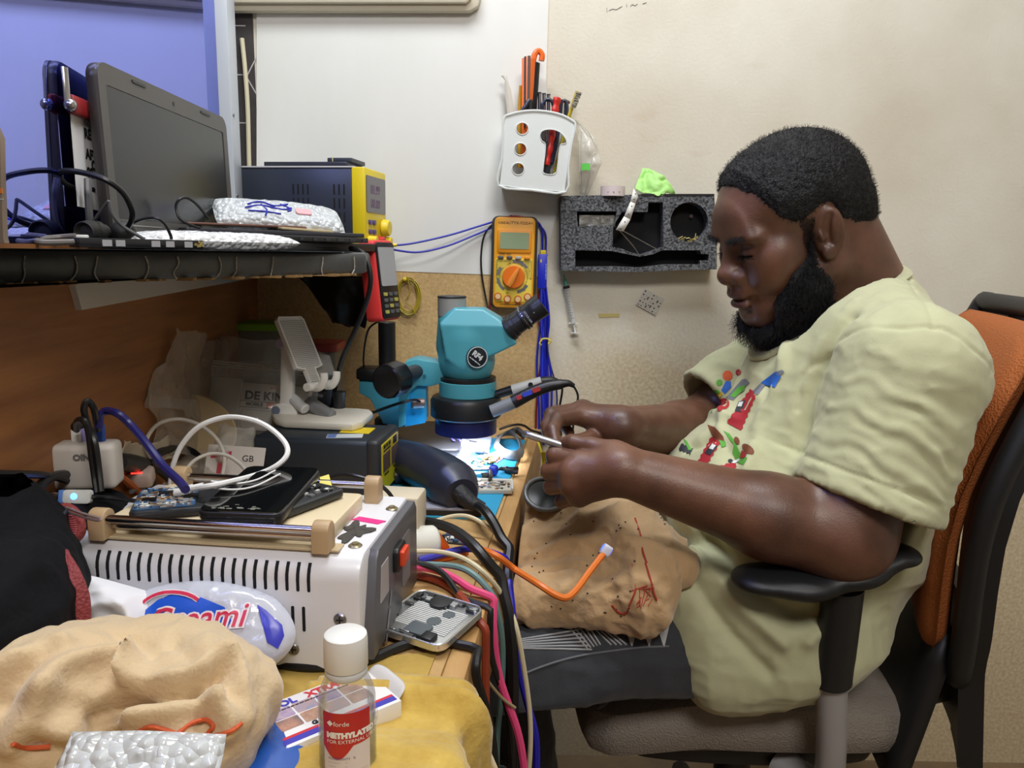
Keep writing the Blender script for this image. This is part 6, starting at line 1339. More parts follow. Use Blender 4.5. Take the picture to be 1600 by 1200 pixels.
# ---- cables from the machine over the bench edge
def over(name, label, pts, r, m, group=None): return cable(name, label, pts, r, m, group)
over('cable', 'black cable running from the machine panel under the silver phone shell edge', [atz(622, 879, BZ + .03), atz(660, 881, BZ + .026), atz(690, 893, BZ + .02), atz(712, 922, BZ + .008), at(732, 955, .70), at(758, 1010, .70), at(780, 1065, .71), at(795, 1120, .72), at(800, 1180, .73)], .0034, blkw)
over('cable', 'bright pink cable running from the machine panel and hanging over the bench edge', [atz(604, 883, BZ + .03), atz(650, 885, BZ + .024), atz(690, 893, BZ + .016), atz(728, 915, BZ + .012), at(752, 940, .72), at(770, 985, .71), at(776, 1040, .71), at(790, 1090, .71), at(812, 1150, .71), at(822, 1230, .71)], .0042, mat('hot pink cable', (226, 74, 128), .42))
over('cable', 'grey-green cable arching beside the pink one over the bench edge', [atz(650, 882, BZ + .02), atz(700, 883, BZ + .022), atz(735, 893, BZ + .022), at(765, 925, .73), at(782, 975, .73), at(786, 1030, .74), at(783, 1090, .74), at(777, 1150, .75), at(776, 1230, .75)], .0034, mat('grey green cable', (104, 138, 138), .45))
over('cable', 'cream cable, nearer of two, arching over the bench edge', [atz(640, 862, BZ + .03), atz(680, 861, BZ + .03), atz(720, 870, BZ + .028), atz(755, 893, BZ + .022), at(785, 930, .76), at(806, 975, .74), at(818, 1040, .74), at(828, 1110, .74), at(829, 1170, .74), at(824, 1230, .74)], .0028, mat('cream wire', (214, 202, 170), .45))
over('cable', 'cream cable, farther of two, curving past the dismantled phone to the bench edge', [atz(655, 826, BZ + .012), atz(685, 812, BZ + .02), atz(715, 805, BZ + .026), atz(740, 809, BZ + .026), atz(768, 828, BZ + .014), at(788, 850, .87), at(792, 880, .87), at(791, 930, .86)], .0026, mat('cream wire', (214, 202, 170), .45))
over('cable', 'fat black cable crossing the glue bottle and dropping over the bench edge', [atz(648, 813, BZ + .03), atz(690, 820, BZ + .036), atz(722, 836, BZ + .036), atz(752, 865, BZ + .03), at(775, 900, .77), at(792, 945, .75), at(800, 1000, .74), at(802, 1080, .74), at(800, 1160, .75), at(800, 1230, .75)], .0062, blkw)
over('cable', 'dark blue cable running under the black one and hanging past the grey trousers', [atz(655, 876, BZ + .008), atz(690, 866, BZ + .012), atz(728, 857, BZ + .016), atz(765, 862, BZ + .012), at(788, 883, .83), at(797, 920, .80), at(802, 970, .78), at(810, 1040, .77), at(824, 1100, .76), at(838, 1150, .76), at(838, 1210, .76)], .0042, mat('deep blue cable', (34, 30, 168), .42))
over('cable', 'orange cable ending in a lit plug on the tan cloth', [atz(655, 866, BZ + .006), atz(700, 861, BZ + .007), atz(745, 858, BZ + .016), atz(775, 868, BZ + .02), at(805, 890, .80), at(840, 912, .76), at(865, 928, .75), at(884, 934, .75), at(900, 922, .76), at(920, 895, .78), at(944, 864, .80)], .0037, mat('orange cable', (226, 118, 40), .42))
over('cable', 'second orange cable lying flat beside the brick', [atz(650, 869, BZ + .005), atz(690, 872, BZ + .005), atz(730, 863, BZ + .005)], .004, mat('orange cable', (226, 118, 40), .42))
over('cable', 'rust red cable hanging straight down beside the yellow cloth', [atz(635, 895, BZ + .006), atz(680, 905, BZ + .006), atz(715, 925, BZ + .005), at(742, 965, .665), at(752, 1010, .665), at(756, 1060, .665), at(757, 1130, .67), at(752, 1230, .68)], .0040, mat('rust cable', (150, 62, 40), .45))
over('cable', 'brown cable lying on the chipboard behind the silver phone shell', [atz(625, 890, BZ + .004), atz(660, 898, BZ + .005), atz(700, 912, BZ + .005), atz(722, 938, BZ + .005)], .0035, mat('brown cable', (140, 84, 58), .45))
over('cable', 'thin frayed tan wire hanging beside the rust red cable', [at(748, 985, .68), at(745, 1025, .68), at(752, 1050, .685), at(765, 1068, .69), at(785, 1092, .70), at(805, 1106, .705)], .0016, mat('tan wire', (150, 132, 100), .6))
over('cable', 'black cable sloping from under the silver shell down to the right', [atz(700, 1004, BZ + .004), at(728, 1035, .60), at(745, 1065, .60), at(760, 1110, .61), at(770, 1160, .62), at(775, 1230, .62)], .0042, blkw)
over('cable', 'black cable lying along the foot of the white machine', [atz(415, 1032, BZ + .005), atz(480, 1042, BZ + .005), atz(560, 1036, BZ + .005), atz(620, 1012, BZ + .005), atz(660, 1000, BZ + .005)], .0046, blkw)
lt = at(947, 860, .803); Mx = frame(lt, (.55, .25, .8), (.3, 1, .2)); op_ = thing('lit_plug', 'white plug with a glowing blue light at the end of the orange cable', 'plug', lt)
mb = MB(Mx); mb.slab(rr(.013, .0125, .003), -.005, .005, .001); mb.obj('shell', mat('pale lilac plastic', (206, 206, 224), .4), op_)
mb = MB(Mx); mb.slab(rr(.007, .0045, .0015, cx=.001), -.0058, -.0045); mb.slab(rr(.007, .0045, .0015, cx=.001), .0045, .0058); mb.obj('led', mat('blue led strip', (60, 90, 255), .3, emit=((60, 90, 255), 2.5)), op_)
# ---- silver phone shell on the corner
sh4 = [atz(580, 975, BZ + .014), atz(690, 1017, BZ + .012), atz(758, 948, BZ + .017), atz(655, 922, BZ + .018)]
ux = ((sh4[1] - sh4[0]) + (sh4[2] - sh4[3])); uy = ((sh4[3] - sh4[0]) + (sh4[2] - sh4[1])); Mx = frame((sh4[0] + sh4[1] + sh4[2] + sh4[3]) / 4, ux, uy); w, h = ux.length / 2, uy.length / 2
ss = thing('phone_shell', 'silver empty phone shell with small parts inside on the bench corner', 'phone shell', Mx.translation)
mb = MB(Mx); mb.slab(rr(w - .002, h - .002, .009), -.006, -.003, .001); mb.obj('back_plate', mat('brushed aluminium', (196, 198, 200), .35, .8), ss)
mb = MB(Mx); mb.ring(rr(w, h, .011, 6), rr(w - .004, h - .004, .009, 6), -.006, .0015); fm = mb.obj('frame', mat('silver frame', (216, 218, 220), .25, .8), ss); bv = fm.modifiers.new('b', 'BEVEL'); bv.width = .0012; bv.segments = 2; bv.limit_method = 'ANGLE'
mb = MB(Mx); 
for k in range(15): mb.box((0, -h * .22 + k * h * .036, -.0026), (w * .74, h * .016, .0008))
mb.obj('glue_line', mat('white glue line', (226, 228, 230), .5), ss)
mb = MB(Mx); r_ = random.Random(6)
for k in range(46):
    e = r_.random()
    x, y = (r_.uniform(-w * .45, w * .45), h * r_.uniform(.30, .46)) if e < .5 else ((r_.uniform(-w * .46, -w * .4), r_.uniform(-h * .4, h * .4)) if e < .72 else (r_.uniform(-w * .3, w * .4), -h * r_.uniform(.33, .46)))
    mb.m(r_.randrange(4)); mb.box((x, y, -.0015), (r_.uniform(.003, .012), r_.uniform(.002, .008), r_.uniform(.002, .004)), .0004, 1)
mb.m(0).slab(circ(.011, 24, -.006, h * .36), -.003, .001, .0006); mb.m(1).slab(rr(.022, .018, .002, cx=.002, cy=-h * .27), -.003, .0004); mb.m(1).slab(circ(.007, 18, .006, -h * .02), -.0026, -.0018); mb.slab(circ(.006, 18, .012, h * .19), -.0026, -.0018)
mb.m(0).box((w * .25, -h * .38, .0), (.012, .012, .006), .001)
mb.obj('component', [chipm, mat('slate part', (84, 92, 98), .4), tin, mat('dark steel', (110, 110, 112), .35, .8)], ss)
# ---- yellow chamois over the corner
chm = mat('yellow chamois', (176, 138, 48), .85, var=(22, .2), rgb2=(214, 184, 92), bump=(130, .5, .003), sheen=.3)
E1 = edge(.4); 
def cham(u, v):
    # u: along the edge (near -> far), v: from on the bench, over the edge, down
    y = .33 + .225 * u; yy = y; s = v * .36 - .11
    ex = E0.x + (y - E0.y) * math.tan(BA)
    r = .012; top = s < 0; arc = (s >= 0) & (s < r * math.pi / 2)
    a = np.clip(s / r, 0, math.pi / 2)
    x = np.where(top, ex + s - .004, np.where(arc, ex - .004 + r * np.sin(a), ex - .004 + r))
    z = np.where(top, BZ + .005, np.where(arc, BZ + .005 - r * (1 - np.cos(a)), BZ + .005 - r - (s - r * math.pi / 2)))
    P_ = np.stack([x, yy, z], 1)
    f1 = ridged(np.stack([yy * 20, s * 5, yy * 0], 1), 5, 3); n_ = np.stack([np.sin(a), 0 * a, np.cos(a)], 1)
    P_ += n_ * (np.maximum(0, .0065 * f1 + .005) * (1 + 1.2 * np.clip(s * 8, 0, 1)))[:, None]
    P_[:, 1] += .02 * fbm(np.stack([s * 9, yy * 5, 0 * s], 1), 8) * np.clip(np.abs(v - .4) * 2, 0, 1)
    cut = np.clip(u - .82, 0, 1) / .18
    return P_
tag(sheet('chamois_cloth', cham, 70, 90, .002, chm), 'yellow chamois cloth hanging over the near corner of the bench', 'cloth')
MB_ = MB(); MB_.slab(ccw([(atz(380, 1045, BZ).x, atz(380, 1045, BZ).y), (edge(.6).x - .03, .615), (edge(.3).x - .03, .3), (-.35, .3)]), BZ + .0003, BZ + .0018)
tag(MB_.obj('bench_cloth', mat('stained yellow cloth', (164, 134, 66), .85, var=(16, .3), rgb2=(200, 168, 84), bump=(110, .5, .003))), 'stained yellow-brown cloth spread on the bench under bottle and pill box', 'cloth')
ZC = BZ + .002
# ---- bottle
bo = atz(545, 1224, ZC); bo = Vector((bo.x, bo.y, ZC)); bz1 = at(545, 988, bo.y).z; BH = bz1 - ZC
ms_ = thing('bottle', 'clear bottle of spirit with a white cap and red label at the bench front', 'bottle', bo)
br_ = 44 / FPX * (bo.y * .985 + (CAMZ - ZC - BH * .4) * .17)
Mx = Matrix.Translation(bo)
def pet():
    m = bpy.data.materials.new('clear bottle plastic'); m.use_nodes = True; nt = m.node_tree; L = nt.links; nt.nodes.remove(nt.nodes['Principled BSDF']); out = nt.nodes['Material Output']
    g = nt.nodes.new('ShaderNodeBsdfGlossy'); g.inputs['Roughness'].default_value = .06; t = nt.nodes.new('ShaderNodeBsdfTransparent'); t.inputs['Color'].default_value = (.985, .99, .99, 1)
    fz = nt.nodes.new('ShaderNodeLayerWeight'); fz.inputs['Blend'].default_value = .18; d = nt.nodes.new('ShaderNodeBsdfDiffuse'); d.inputs['Color'].default_value = lin((220, 224, 226))
    mx = nt.nodes.new('ShaderNodeMixShader'); mx0 = nt.nodes.new('ShaderNodeMixShader'); mx0.inputs[0].default_value = .14; L.new(t.outputs[0], mx0.inputs[1]); L.new(d.outputs[0], mx0.inputs[2])
    hm_ = nt.nodes.new('ShaderNodeMath'); hm_.operation = 'MULTIPLY'; hm_.inputs[1].default_value = .55; L.new(fz.outputs['Fresnel'], hm_.inputs[0]); L.new(hm_.outputs[0], mx.inputs[0]); L.new(mx0.outputs[0], mx.inputs[1]); L.new(g.outputs[0], mx.inputs[2]); L.new(mx.outputs[0], out.inputs[0]); return m
pet_m = pet(); kk = br_
bh2 = BH * .73
MB(Mx).lathe([(kk * .9, 0), (kk, .004), (kk, bh2 * .80), (kk * .95, bh2 * .88), (kk * .8, bh2 * .96), (kk * .72, bh2), (kk * .66, bh2 + .002), (kk * .66, bh2 + .006)], n=48).obj('body', pet_m, ms_)
MB(Mx).lathe([(kk * .86, .003), (kk * .95, .007), (kk * .95, bh2 * .76), (.0001, bh2 * .76)], n=48).obj('liquid', pet_m, ms_)
MB(Mx).lathe([(kk * .70, bh2 + .001), (kk * .74, bh2 + .002), (kk * .74, bh2 + .005), (kk * .70, bh2 + .006)], n=40).obj('neck_ring', mat('milky ring', (226, 228, 230), .3, alpha=.8), ms_)
capz = bh2 + .0065; nn = 60; vs = []; fs = []
pr = [(kk * .735, capz), (kk * .76, capz + .001), (kk * .755, BH - .004), (kk * .73, BH - .001), (kk * .66, BH), (.0001, BH)]
for i, (r, z) in enumerate(pr):
    for k in range(nn): q_ = r * (1 + (.008 * (k % 2) if i in (1, 2) else 0)); vs.append((q_ * math.cos(2 * math.pi * k / nn), q_ * math.sin(2 * math.pi * k / nn), z))
for i in range(5):
    for k in range(nn): fs.append((i * nn + k, i * nn + (k + 1) % nn, (i + 1) * nn + (k + 1) % nn, (i + 1) * nn + k))
mb = MB(Mx); mb.add(vs, fs); mb.obj('cap', mat('white cap', (236, 236, 236), .4), ms_)
# label wraps the front
lw = MB(Mx); zl0, zl1 = BH * .13, BH * .585; a0, a1 = rad(-128), rad(-30); NL = 30
def lab(a, z, e=.0004): return ((kk + e) * math.cos(a), (kk + e) * math.sin(a), z)
def patch(mb, zlo, zhi, e):
    v_ = [lab(a0 + (a1 - a0) * i / NL, f(i / NL), e) for i in range(NL + 1) for f in (zlo, zhi)]
    mb.add(v_, [(2 * i, 2 * i + 2, 2 * i + 3, 2 * i + 1) for i in range(NL)])
patch(lw, lambda t: zl0, lambda t: zl1, .0004); lw.m(1); patch(lw, lambda t: zl0 + (zl1 - zl0) * (.52 - .17 * math.sin(min(1, t * 1.6) * math.pi) * (1 if t < .62 else .0) + .06 * max(0, t - .3)), lambda t: zl1, .0007)
def wrap(txt, size, z, m_, e=.001, x0=.1, bold=0):
    tmp = MB(); tmp.text(txt, size, Matrix.Identity(4), 0, 'LEFT', bold=bold); lw.m(m_)
    L_ = kk * (a1 - a0); lw.add([lab(a0 + (x0 * L_ + p.x) / kk, z + p.y + (p.x + x0 * L_) * .02, e) for p in tmp.v], tmp.f)
wrap('\u25C6forde', .0044, zl1 - .0075, 2, x0=.1); wrap('METHYLATED SPIRIT', .0050, zl1 - .0155, 2, x0=.1, bold=.0004); wrap('FOR EXTERNAL USE ONLY', .0034, zl1 - .0198, 2, x0=.1)
for k, (t, x) in enumerate((('INGREDIENTS   %', .12), ('-----------     --', .12), ('-------          -', .12))): wrap(t, .0022, zl0 + .0175 - k * .0026, 3, x0=x)
for k in range(5): wrap('---------------------' if k % 2 else '------------------', .0022, zl0 + .0085 - k * .002, 4, x0=.12); wrap('--------------', .0022, zl0 + .0085 - k * .002, 4, x0=.6)
lw.obj('label', [mat('label paper', (222, 214, 222), .45), mat('label red', (190, 40, 46), .42), mat('label white', (240, 240, 240), .5), mat('label violet', (84, 78, 150), .5), mat('label rose', (206, 120, 130), .5)], ms_)
# ---- pill box
ph_ = .018
pA, pB, pC = atz(352, 1118, ZC + ph_), atz(442, 1172, ZC + ph_), atz(604, 1104, ZC + ph_); ux_ = (pC - pB); ux_.z = 0
uy_ = Vector((-ux_.y, ux_.x, 0)).normalized(); Lb = .092; Wb = .056
Mx = frame(pB - UZ * ph_, ux_, uy_); pb = thing('pill_box', 'white carton of tablets with small photos and blue and red bands beside the bottle', 'carton', Mx @ Vector((Lb / 2, Wb / 2, 0)))
mb = MB(Mx); mb.box((Lb / 2, Wb / 2, ph_ / 2), (Lb, Wb, ph_), .0006); mb.obj('carton', mat('white carton', (234, 232, 236), .4), pb)
mb = MB(Mx); pc = [mat('carton blue', (66, 62, 180), .4), mat('carton red', (206, 48, 60), .4), mat('photo brown', (150, 104, 86), .5, var=(90, .2), rgb2=(206, 168, 146)), mat('photo violet', (128, 100, 176), .5, var=(70, .2), rgb2=(206, 186, 190)), mat('photo grey', (86, 92, 100), .5, var=(70, .2), rgb2=(190, 140, 120)), mat('photo skin', (214, 160, 140), .5, var=(80, .25), rgb2=(120, 150, 190)), ink]
T = ph_ + .0003
mb.m(0).slab([(0.002, .003), (Lb - .002, .003), (Lb - .002, .0085), (.002, .0085)], T - .001, T); mb.m(1).slab([(0.002, .0085), (Lb - .002, .0085), (Lb - .002, .0112), (.002, .0112)], T - .001, T)
for i in range(4):
    for j in range(2): mb.m((4, 2, 5, 2, 3, 5, 3, 2)[i + 4 * j]).slab(rr(.0165, .0128, .0012, cx=.0155 + i * .0182, cy=.0245 + j * .0142), T - .001, T)
mb.m(0).text('CADOL', .0098, Matrix.Translation((.014, .0492, T)), bold=.0004).m(1).text('XTRA', .0098, Matrix.Translation((.052, .0492, T)), bold=.0004); mb.m(6).bars(.06, .0011, Matrix.Translation((.04, .0425, T))); mb.m(6).text('G', .006, Matrix.Translation((.03, .0145, T)), bold=.0003).m(1).text('3', .006, Matrix.Translation((.0352, .0145, T)), bold=.0003)
XF = Matrix(((1, 0, 0, 0), (0, 0, -1, 0), (0, 1, 0, 0), (0, 0, 0, 1)))
mb.m(6).text('G', .0045, XF @ Matrix.Translation((.012, .011, .0003))).m(1).text('3', .0045, XF @ Matrix.Translation((.016, .011, .0003))); mb.m(6).bars(.016, .0014, XF @ Matrix.Translation((.03, .009, .0003)))
XL = Matrix(((0, 0, -1, 0), (-1, 0, 0, Wb / 2), (0, 1, 0, 0), (0, 0, 0, 1))); mb.m(0).bars(.022, .002, XL @ Matrix.Translation((.008, .012, .0003)), 3).bars(.018, .002, XL @ Matrix.Translation((.004, .006, .0003)), 4)
mb.obj('print', pc, pb)
def flp(u, v):
    L = np.stack([Lb + .012 * u * np.cos(.3), Wb * (.08 + .84 * v) * (1 - .0 * u) + Wb * 0 * u, ph_ * .9 + .006 * np.sin(u * 2)], 1); L[:, 1] = Wb / 2 + (L[:, 1] - Wb / 2) * np.sqrt(np.clip(1 - (u * .95) ** 3, 0, 1)); A_ = np.array(Mx.to_3x3()); return L @ A_.T + np.array(Mx.translation)
sheet('flap', flp, 14, 14, .0005, mat('grey carton inside', (206, 204, 206), .6), pb)
# ---- blue lid at the very front
bl = atz(395, 1215, ZC); mb = MB(Matrix.Translation((bl.x - .03, bl.y - .005, ZC))); mb.lathe([(.062, 0), (.066, .004), (.066, .012), (.060, .017), (.030, .021), (.0001, .022)], n=44)
tag(mb.obj('bowl', mat('glossy blue plastic', (20, 84, 178), .2, coat=.5)), 'upturned glossy blue bowl at the very front edge between cloth and pill box', 'bowl')
# ---- blue and white sachet, tissue
sx = frame(at(318, 985, .563), (1, -.05, -.03), (.1, .6, 1))
sa = pillow('sachet', sx, .150, .078, .03, mat('milky sachet film', (214, 218, 236), .15, alpha=.85, spec=.9, bump=(60, .4, .003)), .0014, 30, 13, (60, 40), rnd=.28); tag(sa, 'plump blue and white plastic sachet leaning on the front of the white machine', 'sachet')
bvs = BVHTree.FromPolygons([v.co + wloc(sa) for v in sa.data.vertices], [tuple(p.vertices) for p in sa.data.polygons]); sxi = sx.inverted()
def onp(x, y, e):
    h = bvs.ray_cast(sx @ Vector((x, y, .06)), -(sx.to_3x3() @ Vector((0, 0, 1))))
    return (sxi @ h[0] + Vector((0, 0, e * .35))) if h[0] is not None else Vector((x, y, e * .35))
mb = MB(sx); 
def pm(poly, e, mi):
    mb.m(mi); n_ = len(poly); c_ = (sum(p[0] for p in poly) / n_, sum(p[1] for p in poly) / n_); V_ = [onp(*c_, e)]; R_ = 5
    for r in range(1, R_ + 1): V_ += [onp(c_[0] + (p[0] - c_[0]) * r / R_, c_[1] + (p[1] - c_[1]) * r / R_, e) for p in poly]
    F_2 = [(0, 1 + k, 1 + (k + 1) % n_) for k in range(n_)]
    for r in range(R_ - 1): F_2 += [(1 + r * n_ + k, 1 + (r + 1) * n_ + k, 1 + (r + 1) * n_ + (k + 1) % n_, 1 + r * n_ + (k + 1) % n_) for k in range(n_)]
    mb.add(V_, F_2)
pm([(-.072, -.036), (-.03, -.04), (.005, -.038), (.012, -.02), (.02, -.005), (.028, .008), (.02, .018), (.0, .024), (-.02, .028), (-.035, .02), (-.055, .0), (-.07, -.02)], .0036, 0)
pm([(.058, -.006), (.066, -.010), (.069, .0), (.066, .008), (.052, .018), (.044, .022), (.05, .010)], .0036, 4)
def tx(txt, size, x0, y0, e, mi, bold, rot=8):
    tmp = MB(); tmp.text(txt, size, Matrix.Translation((x0, y0, 0)) @ Matrix.Rotation(rad(rot), 4, 'Z'), 0, 'LEFT', shear=.25, bold=bold); mb.m(mi); mb.add([onp(p.x, p.y, e) for p in tmp.v], tmp.f)
tx('Creami', .026, -.040, .002, .0048, 1, .0016); tx('Creami', .026, -.040, .002, .0058, 2, .0002)
for dx, dy, r, mi, e in ((0, 0, .0022, 1, .0048), (0, 0, .0012, 2, .0058)):
    pts = [Vector((-.034 + .026 * math.cos(a), .013 + .014 * math.sin(a), 0)) for a in [rad(40 + 14 * k) for k in range(15)]]
    tmp = MB(); w_ = .0042 if mi == 1 else .0026
    ribbon = []
    for k in range(len(pts) - 1):
        t = (pts[k + 1] - pts[k]).normalized(); n_ = Vector((-t.y, t.x, 0)) * w_ / 1; tmp.add([pts[k] - n_ * .5, pts[k + 1] - n_ * .5, pts[k + 1] + n_ * .5, pts[k] + n_ * .5], [(0, 1, 2, 3)])
    mb.m(mi); mb.add([onp(p.x + .012, p.y, e) for p in tmp.v], tmp.f)
mb.obj('print', [mat('sachet blue', (30, 86, 206), .3), mat('sachet white', (236, 226, 236), .35), mat('sachet red', (206, 50, 84), .35), whc, mat('sachet violet', (60, 64, 190), .3)], sa, recalc=False)
def tis(u, v):
    A = [np.array(at(*q)) for q in ((136, 918, .57), (168, 915, .59), (240, 945, .565), (215, 990, .55))]
    P_ = (A[0] * (1 - u)[:, None] + A[2] * u[:, None]) * (1 - v)[:, None] + (A[3] * 0 + A[0] * (1 - u)[:, None] + A[3] * u[:, None]) * v[:, None]
    P_[:, 1] += -.016 * np.sin(np.pi * v) + .006 * ridged(P_ * 30, 2); P_[:, 2] += -.012 * v * (1 - u) + .004 * ridged(P_ * 34, 12); return P_
tg = pillow('tissue', frame(at(178, 962, .565), (1, .05, -.28), (.1, .4, 1)), .085, .06, .03, mat('white tissue', (228, 228, 236), .8), .008, 26, 19, (40, 34)); tag(tg, 'crumpled white tissue between the dark bag and the blue sachet', 'tissue')
# ---- black bag with red webbing at the left
bgm = mat('black bag fabric', (9, 10, 16), .85, bump=(180, .4, .002), spec=.2); web = mat('red webbing', (136, 54, 58), .7, weave=(420, 1.0)); webd = mat('blue-black webbing', (40, 46, 62), .7, weave=(420, 1.0))
bgF = SDF((-.62, .36, BZ - .02), (-.28, .80, .90), .0045)
bgF.ell(_at1(0, 900, .56), (.045, .06, .085), k=.03).ell(_at1(50, 940, .54), (.03, .04, .065), k=.02).ell(_at1(20, 815, .68), (.07, .06, .022), k=.03).ell(_at1(110, 812, .665), (.04, .06, .018), k=.02).ell(_at1(-10, 1000, .48), (.05, .07, .07), k=.03)
bgF.put(lambda X, Y, Z: BZ + .002 - Z + 0 * X + 0 * Y, (-.7, .3, .6), (0, 1, .76), .0, True)
bgF.put(lambda X, Y, Z: X * 0 + Y * 0 + 1.0 + Z * 0, (-.7, .3, .6), (-.69, .31, .61), .0)
V, Q = bgF.mesh(); V = relax(V, Q, 2); N = vnormals(V, Q); V = V + N * (ridged(V * 22, 4, 3) * .004)[:, None]; sb = (V - np.array(part(.5))) @ np.array(PN); V += np.maximum(0, .004 - sb)[:, None] * np.array(PN)
bgo = tag(np_obj('bag', V, Q, bgm), 'black fabric bag with red webbing slumped at the left of the white machine', 'bag')
def strap(name, pix, w, m, th=.0025):
    P_ = [at(*p_) for p_ in pix]; C_ = crom(P_, 8); mb = MB(); n_ = len(C_)
    vs = []
    for i in range(n_):
        t = (C_[min(i + 1, n_ - 1)] - C_[max(i - 1, 0)]).normalized(); s_ = t.cross(Vector((.15, -1, .25))).normalized()
        vs += [C_[i] - s_ * w / 2, C_[i] + s_ * w / 2]
    mb.add(vs, [(2 * i, 2 * i + 1, 2 * i + 3, 2 * i + 2) for i in range(n_ - 1)]); o = mb.obj(name, m, bgo); s2 = o.modifiers.new('s', 'SOLIDIFY'); s2.thickness = th; s2.offset = 0; return o
strap('red_strap', [(88, 880, .52), (100, 905, .505), (112, 940, .50), (113, 985, .497), (110, 1020, .495)], .024, web)
strap('dark_strap', [(92, 806, .59), (76, 828, .56), (68, 850, .545), (66, 885, .53)], .016, webd)
strap('red_strap', [(-6, 955, .46), (2, 985, .455), (2, 1010, .45)], .014, web)
mb = MB(); mb.tube([at(84, 805, .60), at(100, 797, .61), at(118, 808, .61), at(124, 830, .60), at(112, 845, .60)], .0085, 12, flat=.6); mb.obj('zip_flap', mat('dull red fabric', (140, 56, 56), .7, weave=(300, .8)), bgo)
mb = MB(); 
for k in range(12): q = at(108 + 7 * math.sin(k * .26), 806 + 3.4 * k, .598 - .0006 * k); mb.box(q, (.0065, .003, .0016), .0004, 1)
mb.obj('zip_teeth', mat('red zip', (160, 70, 76), .5), bgo)
mb = MB(); z_ = [at(103, 793, .60), at(122, 800, .585), at(142, 806, .575), at(157, 810, .57), at(152, 813, .57), at(130, 808, .58), at(108, 800, .595)]
mb.tube(z_, .0011, 6, 5, True); mb.obj('zip_pull', mat('silver pull', (206, 186, 190), .3, .7), bgo)
# ---- tan cloth in front and bubble wrap
tanc = mat('tan cotton', (204, 178, 142), .9, var=(14, .3), rgb2=(218, 196, 160), bump=(240, .6, .0015), sheen=.35)
rc_ = SDF((-.46, .30, BZ - .01), (-.10, .60, .90), .003)
top = [at(20, 1028, .48), at(130, 1002, .50), at(230, 996, .50), at(310, 1002, .49), at(362, 1035, .47)]
for a, b in zip(top, top[1:]): rc_.cone(a - UZ * .018, b - UZ * .018, .022, .022, .014)
rc_.ell(at(180, 1095, .47), (.09, .055, .045), k=.02).ell(at(60, 1110, .44), (.055, .05, .05), k=.02).ell(at(315, 1115, .45), (.042, .05, .045), k=.02)
V, Q = rc_.mesh(); V = relax(V, Q, 2); N = vnormals(V, Q); bv_ = BVHTree.FromPolygons([tuple(v) for v in V], [tuple(q) for q in Q])
def seen(bv, pts):
    out = []
    for p in pts:
        h = bv.ray_cast(Vector(_C), Vector(_ray(*p)).normalized())
        if h[0] is not None: out.append(h[0])
    return out
def crease(V, bv, pts, w, amp):
    P_ = seen(bv, pts)
    if len(P_) < 2: return 0
    P_ = [np.array(p) for p in crom(P_, 6)]; d = np.full(len(V), 9.0)
    for a, b in zip(P_, P_[1:]):
        ba = b - a; t = np.clip(((V - a) @ ba) / (ba @ ba + 1e-12), 0, 1); d = np.minimum(d, np.linalg.norm(V - a - t[:, None] * ba, axis=1))
    return amp * np.exp(-(d / w) ** 2)
dd_ = .004 * ridged(V * 18 + fbm(V * 10, 3)[:, None] * .5, 6, 3) + .0012 * fbm(V * 90, 2)
for pts, w, am in (([(62, 1075), (90, 1050), (130, 1036), (180, 1032), (206, 1040), (214, 1070)], .006, .011), ([(206, 1040), (216, 1078), (240, 1080), (290, 1062), (330, 1040), (350, 1022)], .006, .012), ([(150, 1130), (205, 1098), (250, 1085), (300, 1072), (345, 1045)], .0065, -.020), ([(180, 1105), (215, 1095), (270, 1080), (330, 1062)], .005, -.010),
    ([(20, 1155), (45, 1120), (70, 1085)], .007, .010), ([(75, 1145), (120, 1148), (170, 1130), (230, 1112)], .008, .008), ([(60, 1160), (120, 1165), (190, 1150)], .006, -.010), ([(0, 1100), (40, 1050), (70, 1020)], .006, -.010), ([(0, 1050), (45, 1030), (90, 1012)], .006, .009),
    ([(300, 1070), (312, 1100), (318, 1135)], .006, -.010), ([(330, 1060), (340, 1100), (350, 1140)], .007, .010), ([(360, 1030), (372, 1070), (380, 1120)], .006, .008), ([(345, 1030), (352, 1060), (352, 1090)], .005, -.009), ([(230, 1110), (280, 1098), (320, 1090)], .008, .009), ([(180, 1000), (215, 1010), (240, 1030)], .005, -.005), ([(270, 1010), (300, 1030), (290, 1050)], .005, -.005)):
    dd_ = dd_ + crease(V, bv_, pts, w, am * 1.15)
V = V + N * (dd_[:, None] if hasattr(dd_, 'shape') else dd_); V = relax(V, Q, 2); V[:, 2] = np.maximum(V[:, 2], BZ + .0015)
bv_ = BVHTree.FromPolygons([tuple(v) for v in V], [tuple(q) for q in Q])
cl1 = tag(np_obj('cotton_cloth', V, Q, tanc), 'bundled tan cotton cloth with orange stitching at the front left of the bench', 'cloth')
orst = mat('orange stitching', (206, 92, 50), .7, bump=(400, .8, .001))
mb = MB()
for pts in ([(205, 1152), (232, 1136), (258, 1140), (285, 1148), (330, 1150), (362, 1142), (378, 1130)], [(280, 1145), (300, 1130), (322, 1124), (334, 1134), (325, 1146)], [(22, 1162), (45, 1168), (80, 1166)]):
    o = seen(bv_, pts)
    if len(o) > 1: mb = MB(); mb.tube([p + Vector((0, -.001, .0005)) for p in o], .0014, 7); mb.obj('stitching', orst, cl1)
bx = pillow('bubble_wrap', frame(at(208, 1222, .345), (1, .02, -.02), (0, .8, .6)), .084, .05, .018, bubble, .0010, 70, 33, (46, 30)); tag(bx, 'piece of clear bubble wrap at the very front below the tan cloth', 'bubble wrap')

at = _at1
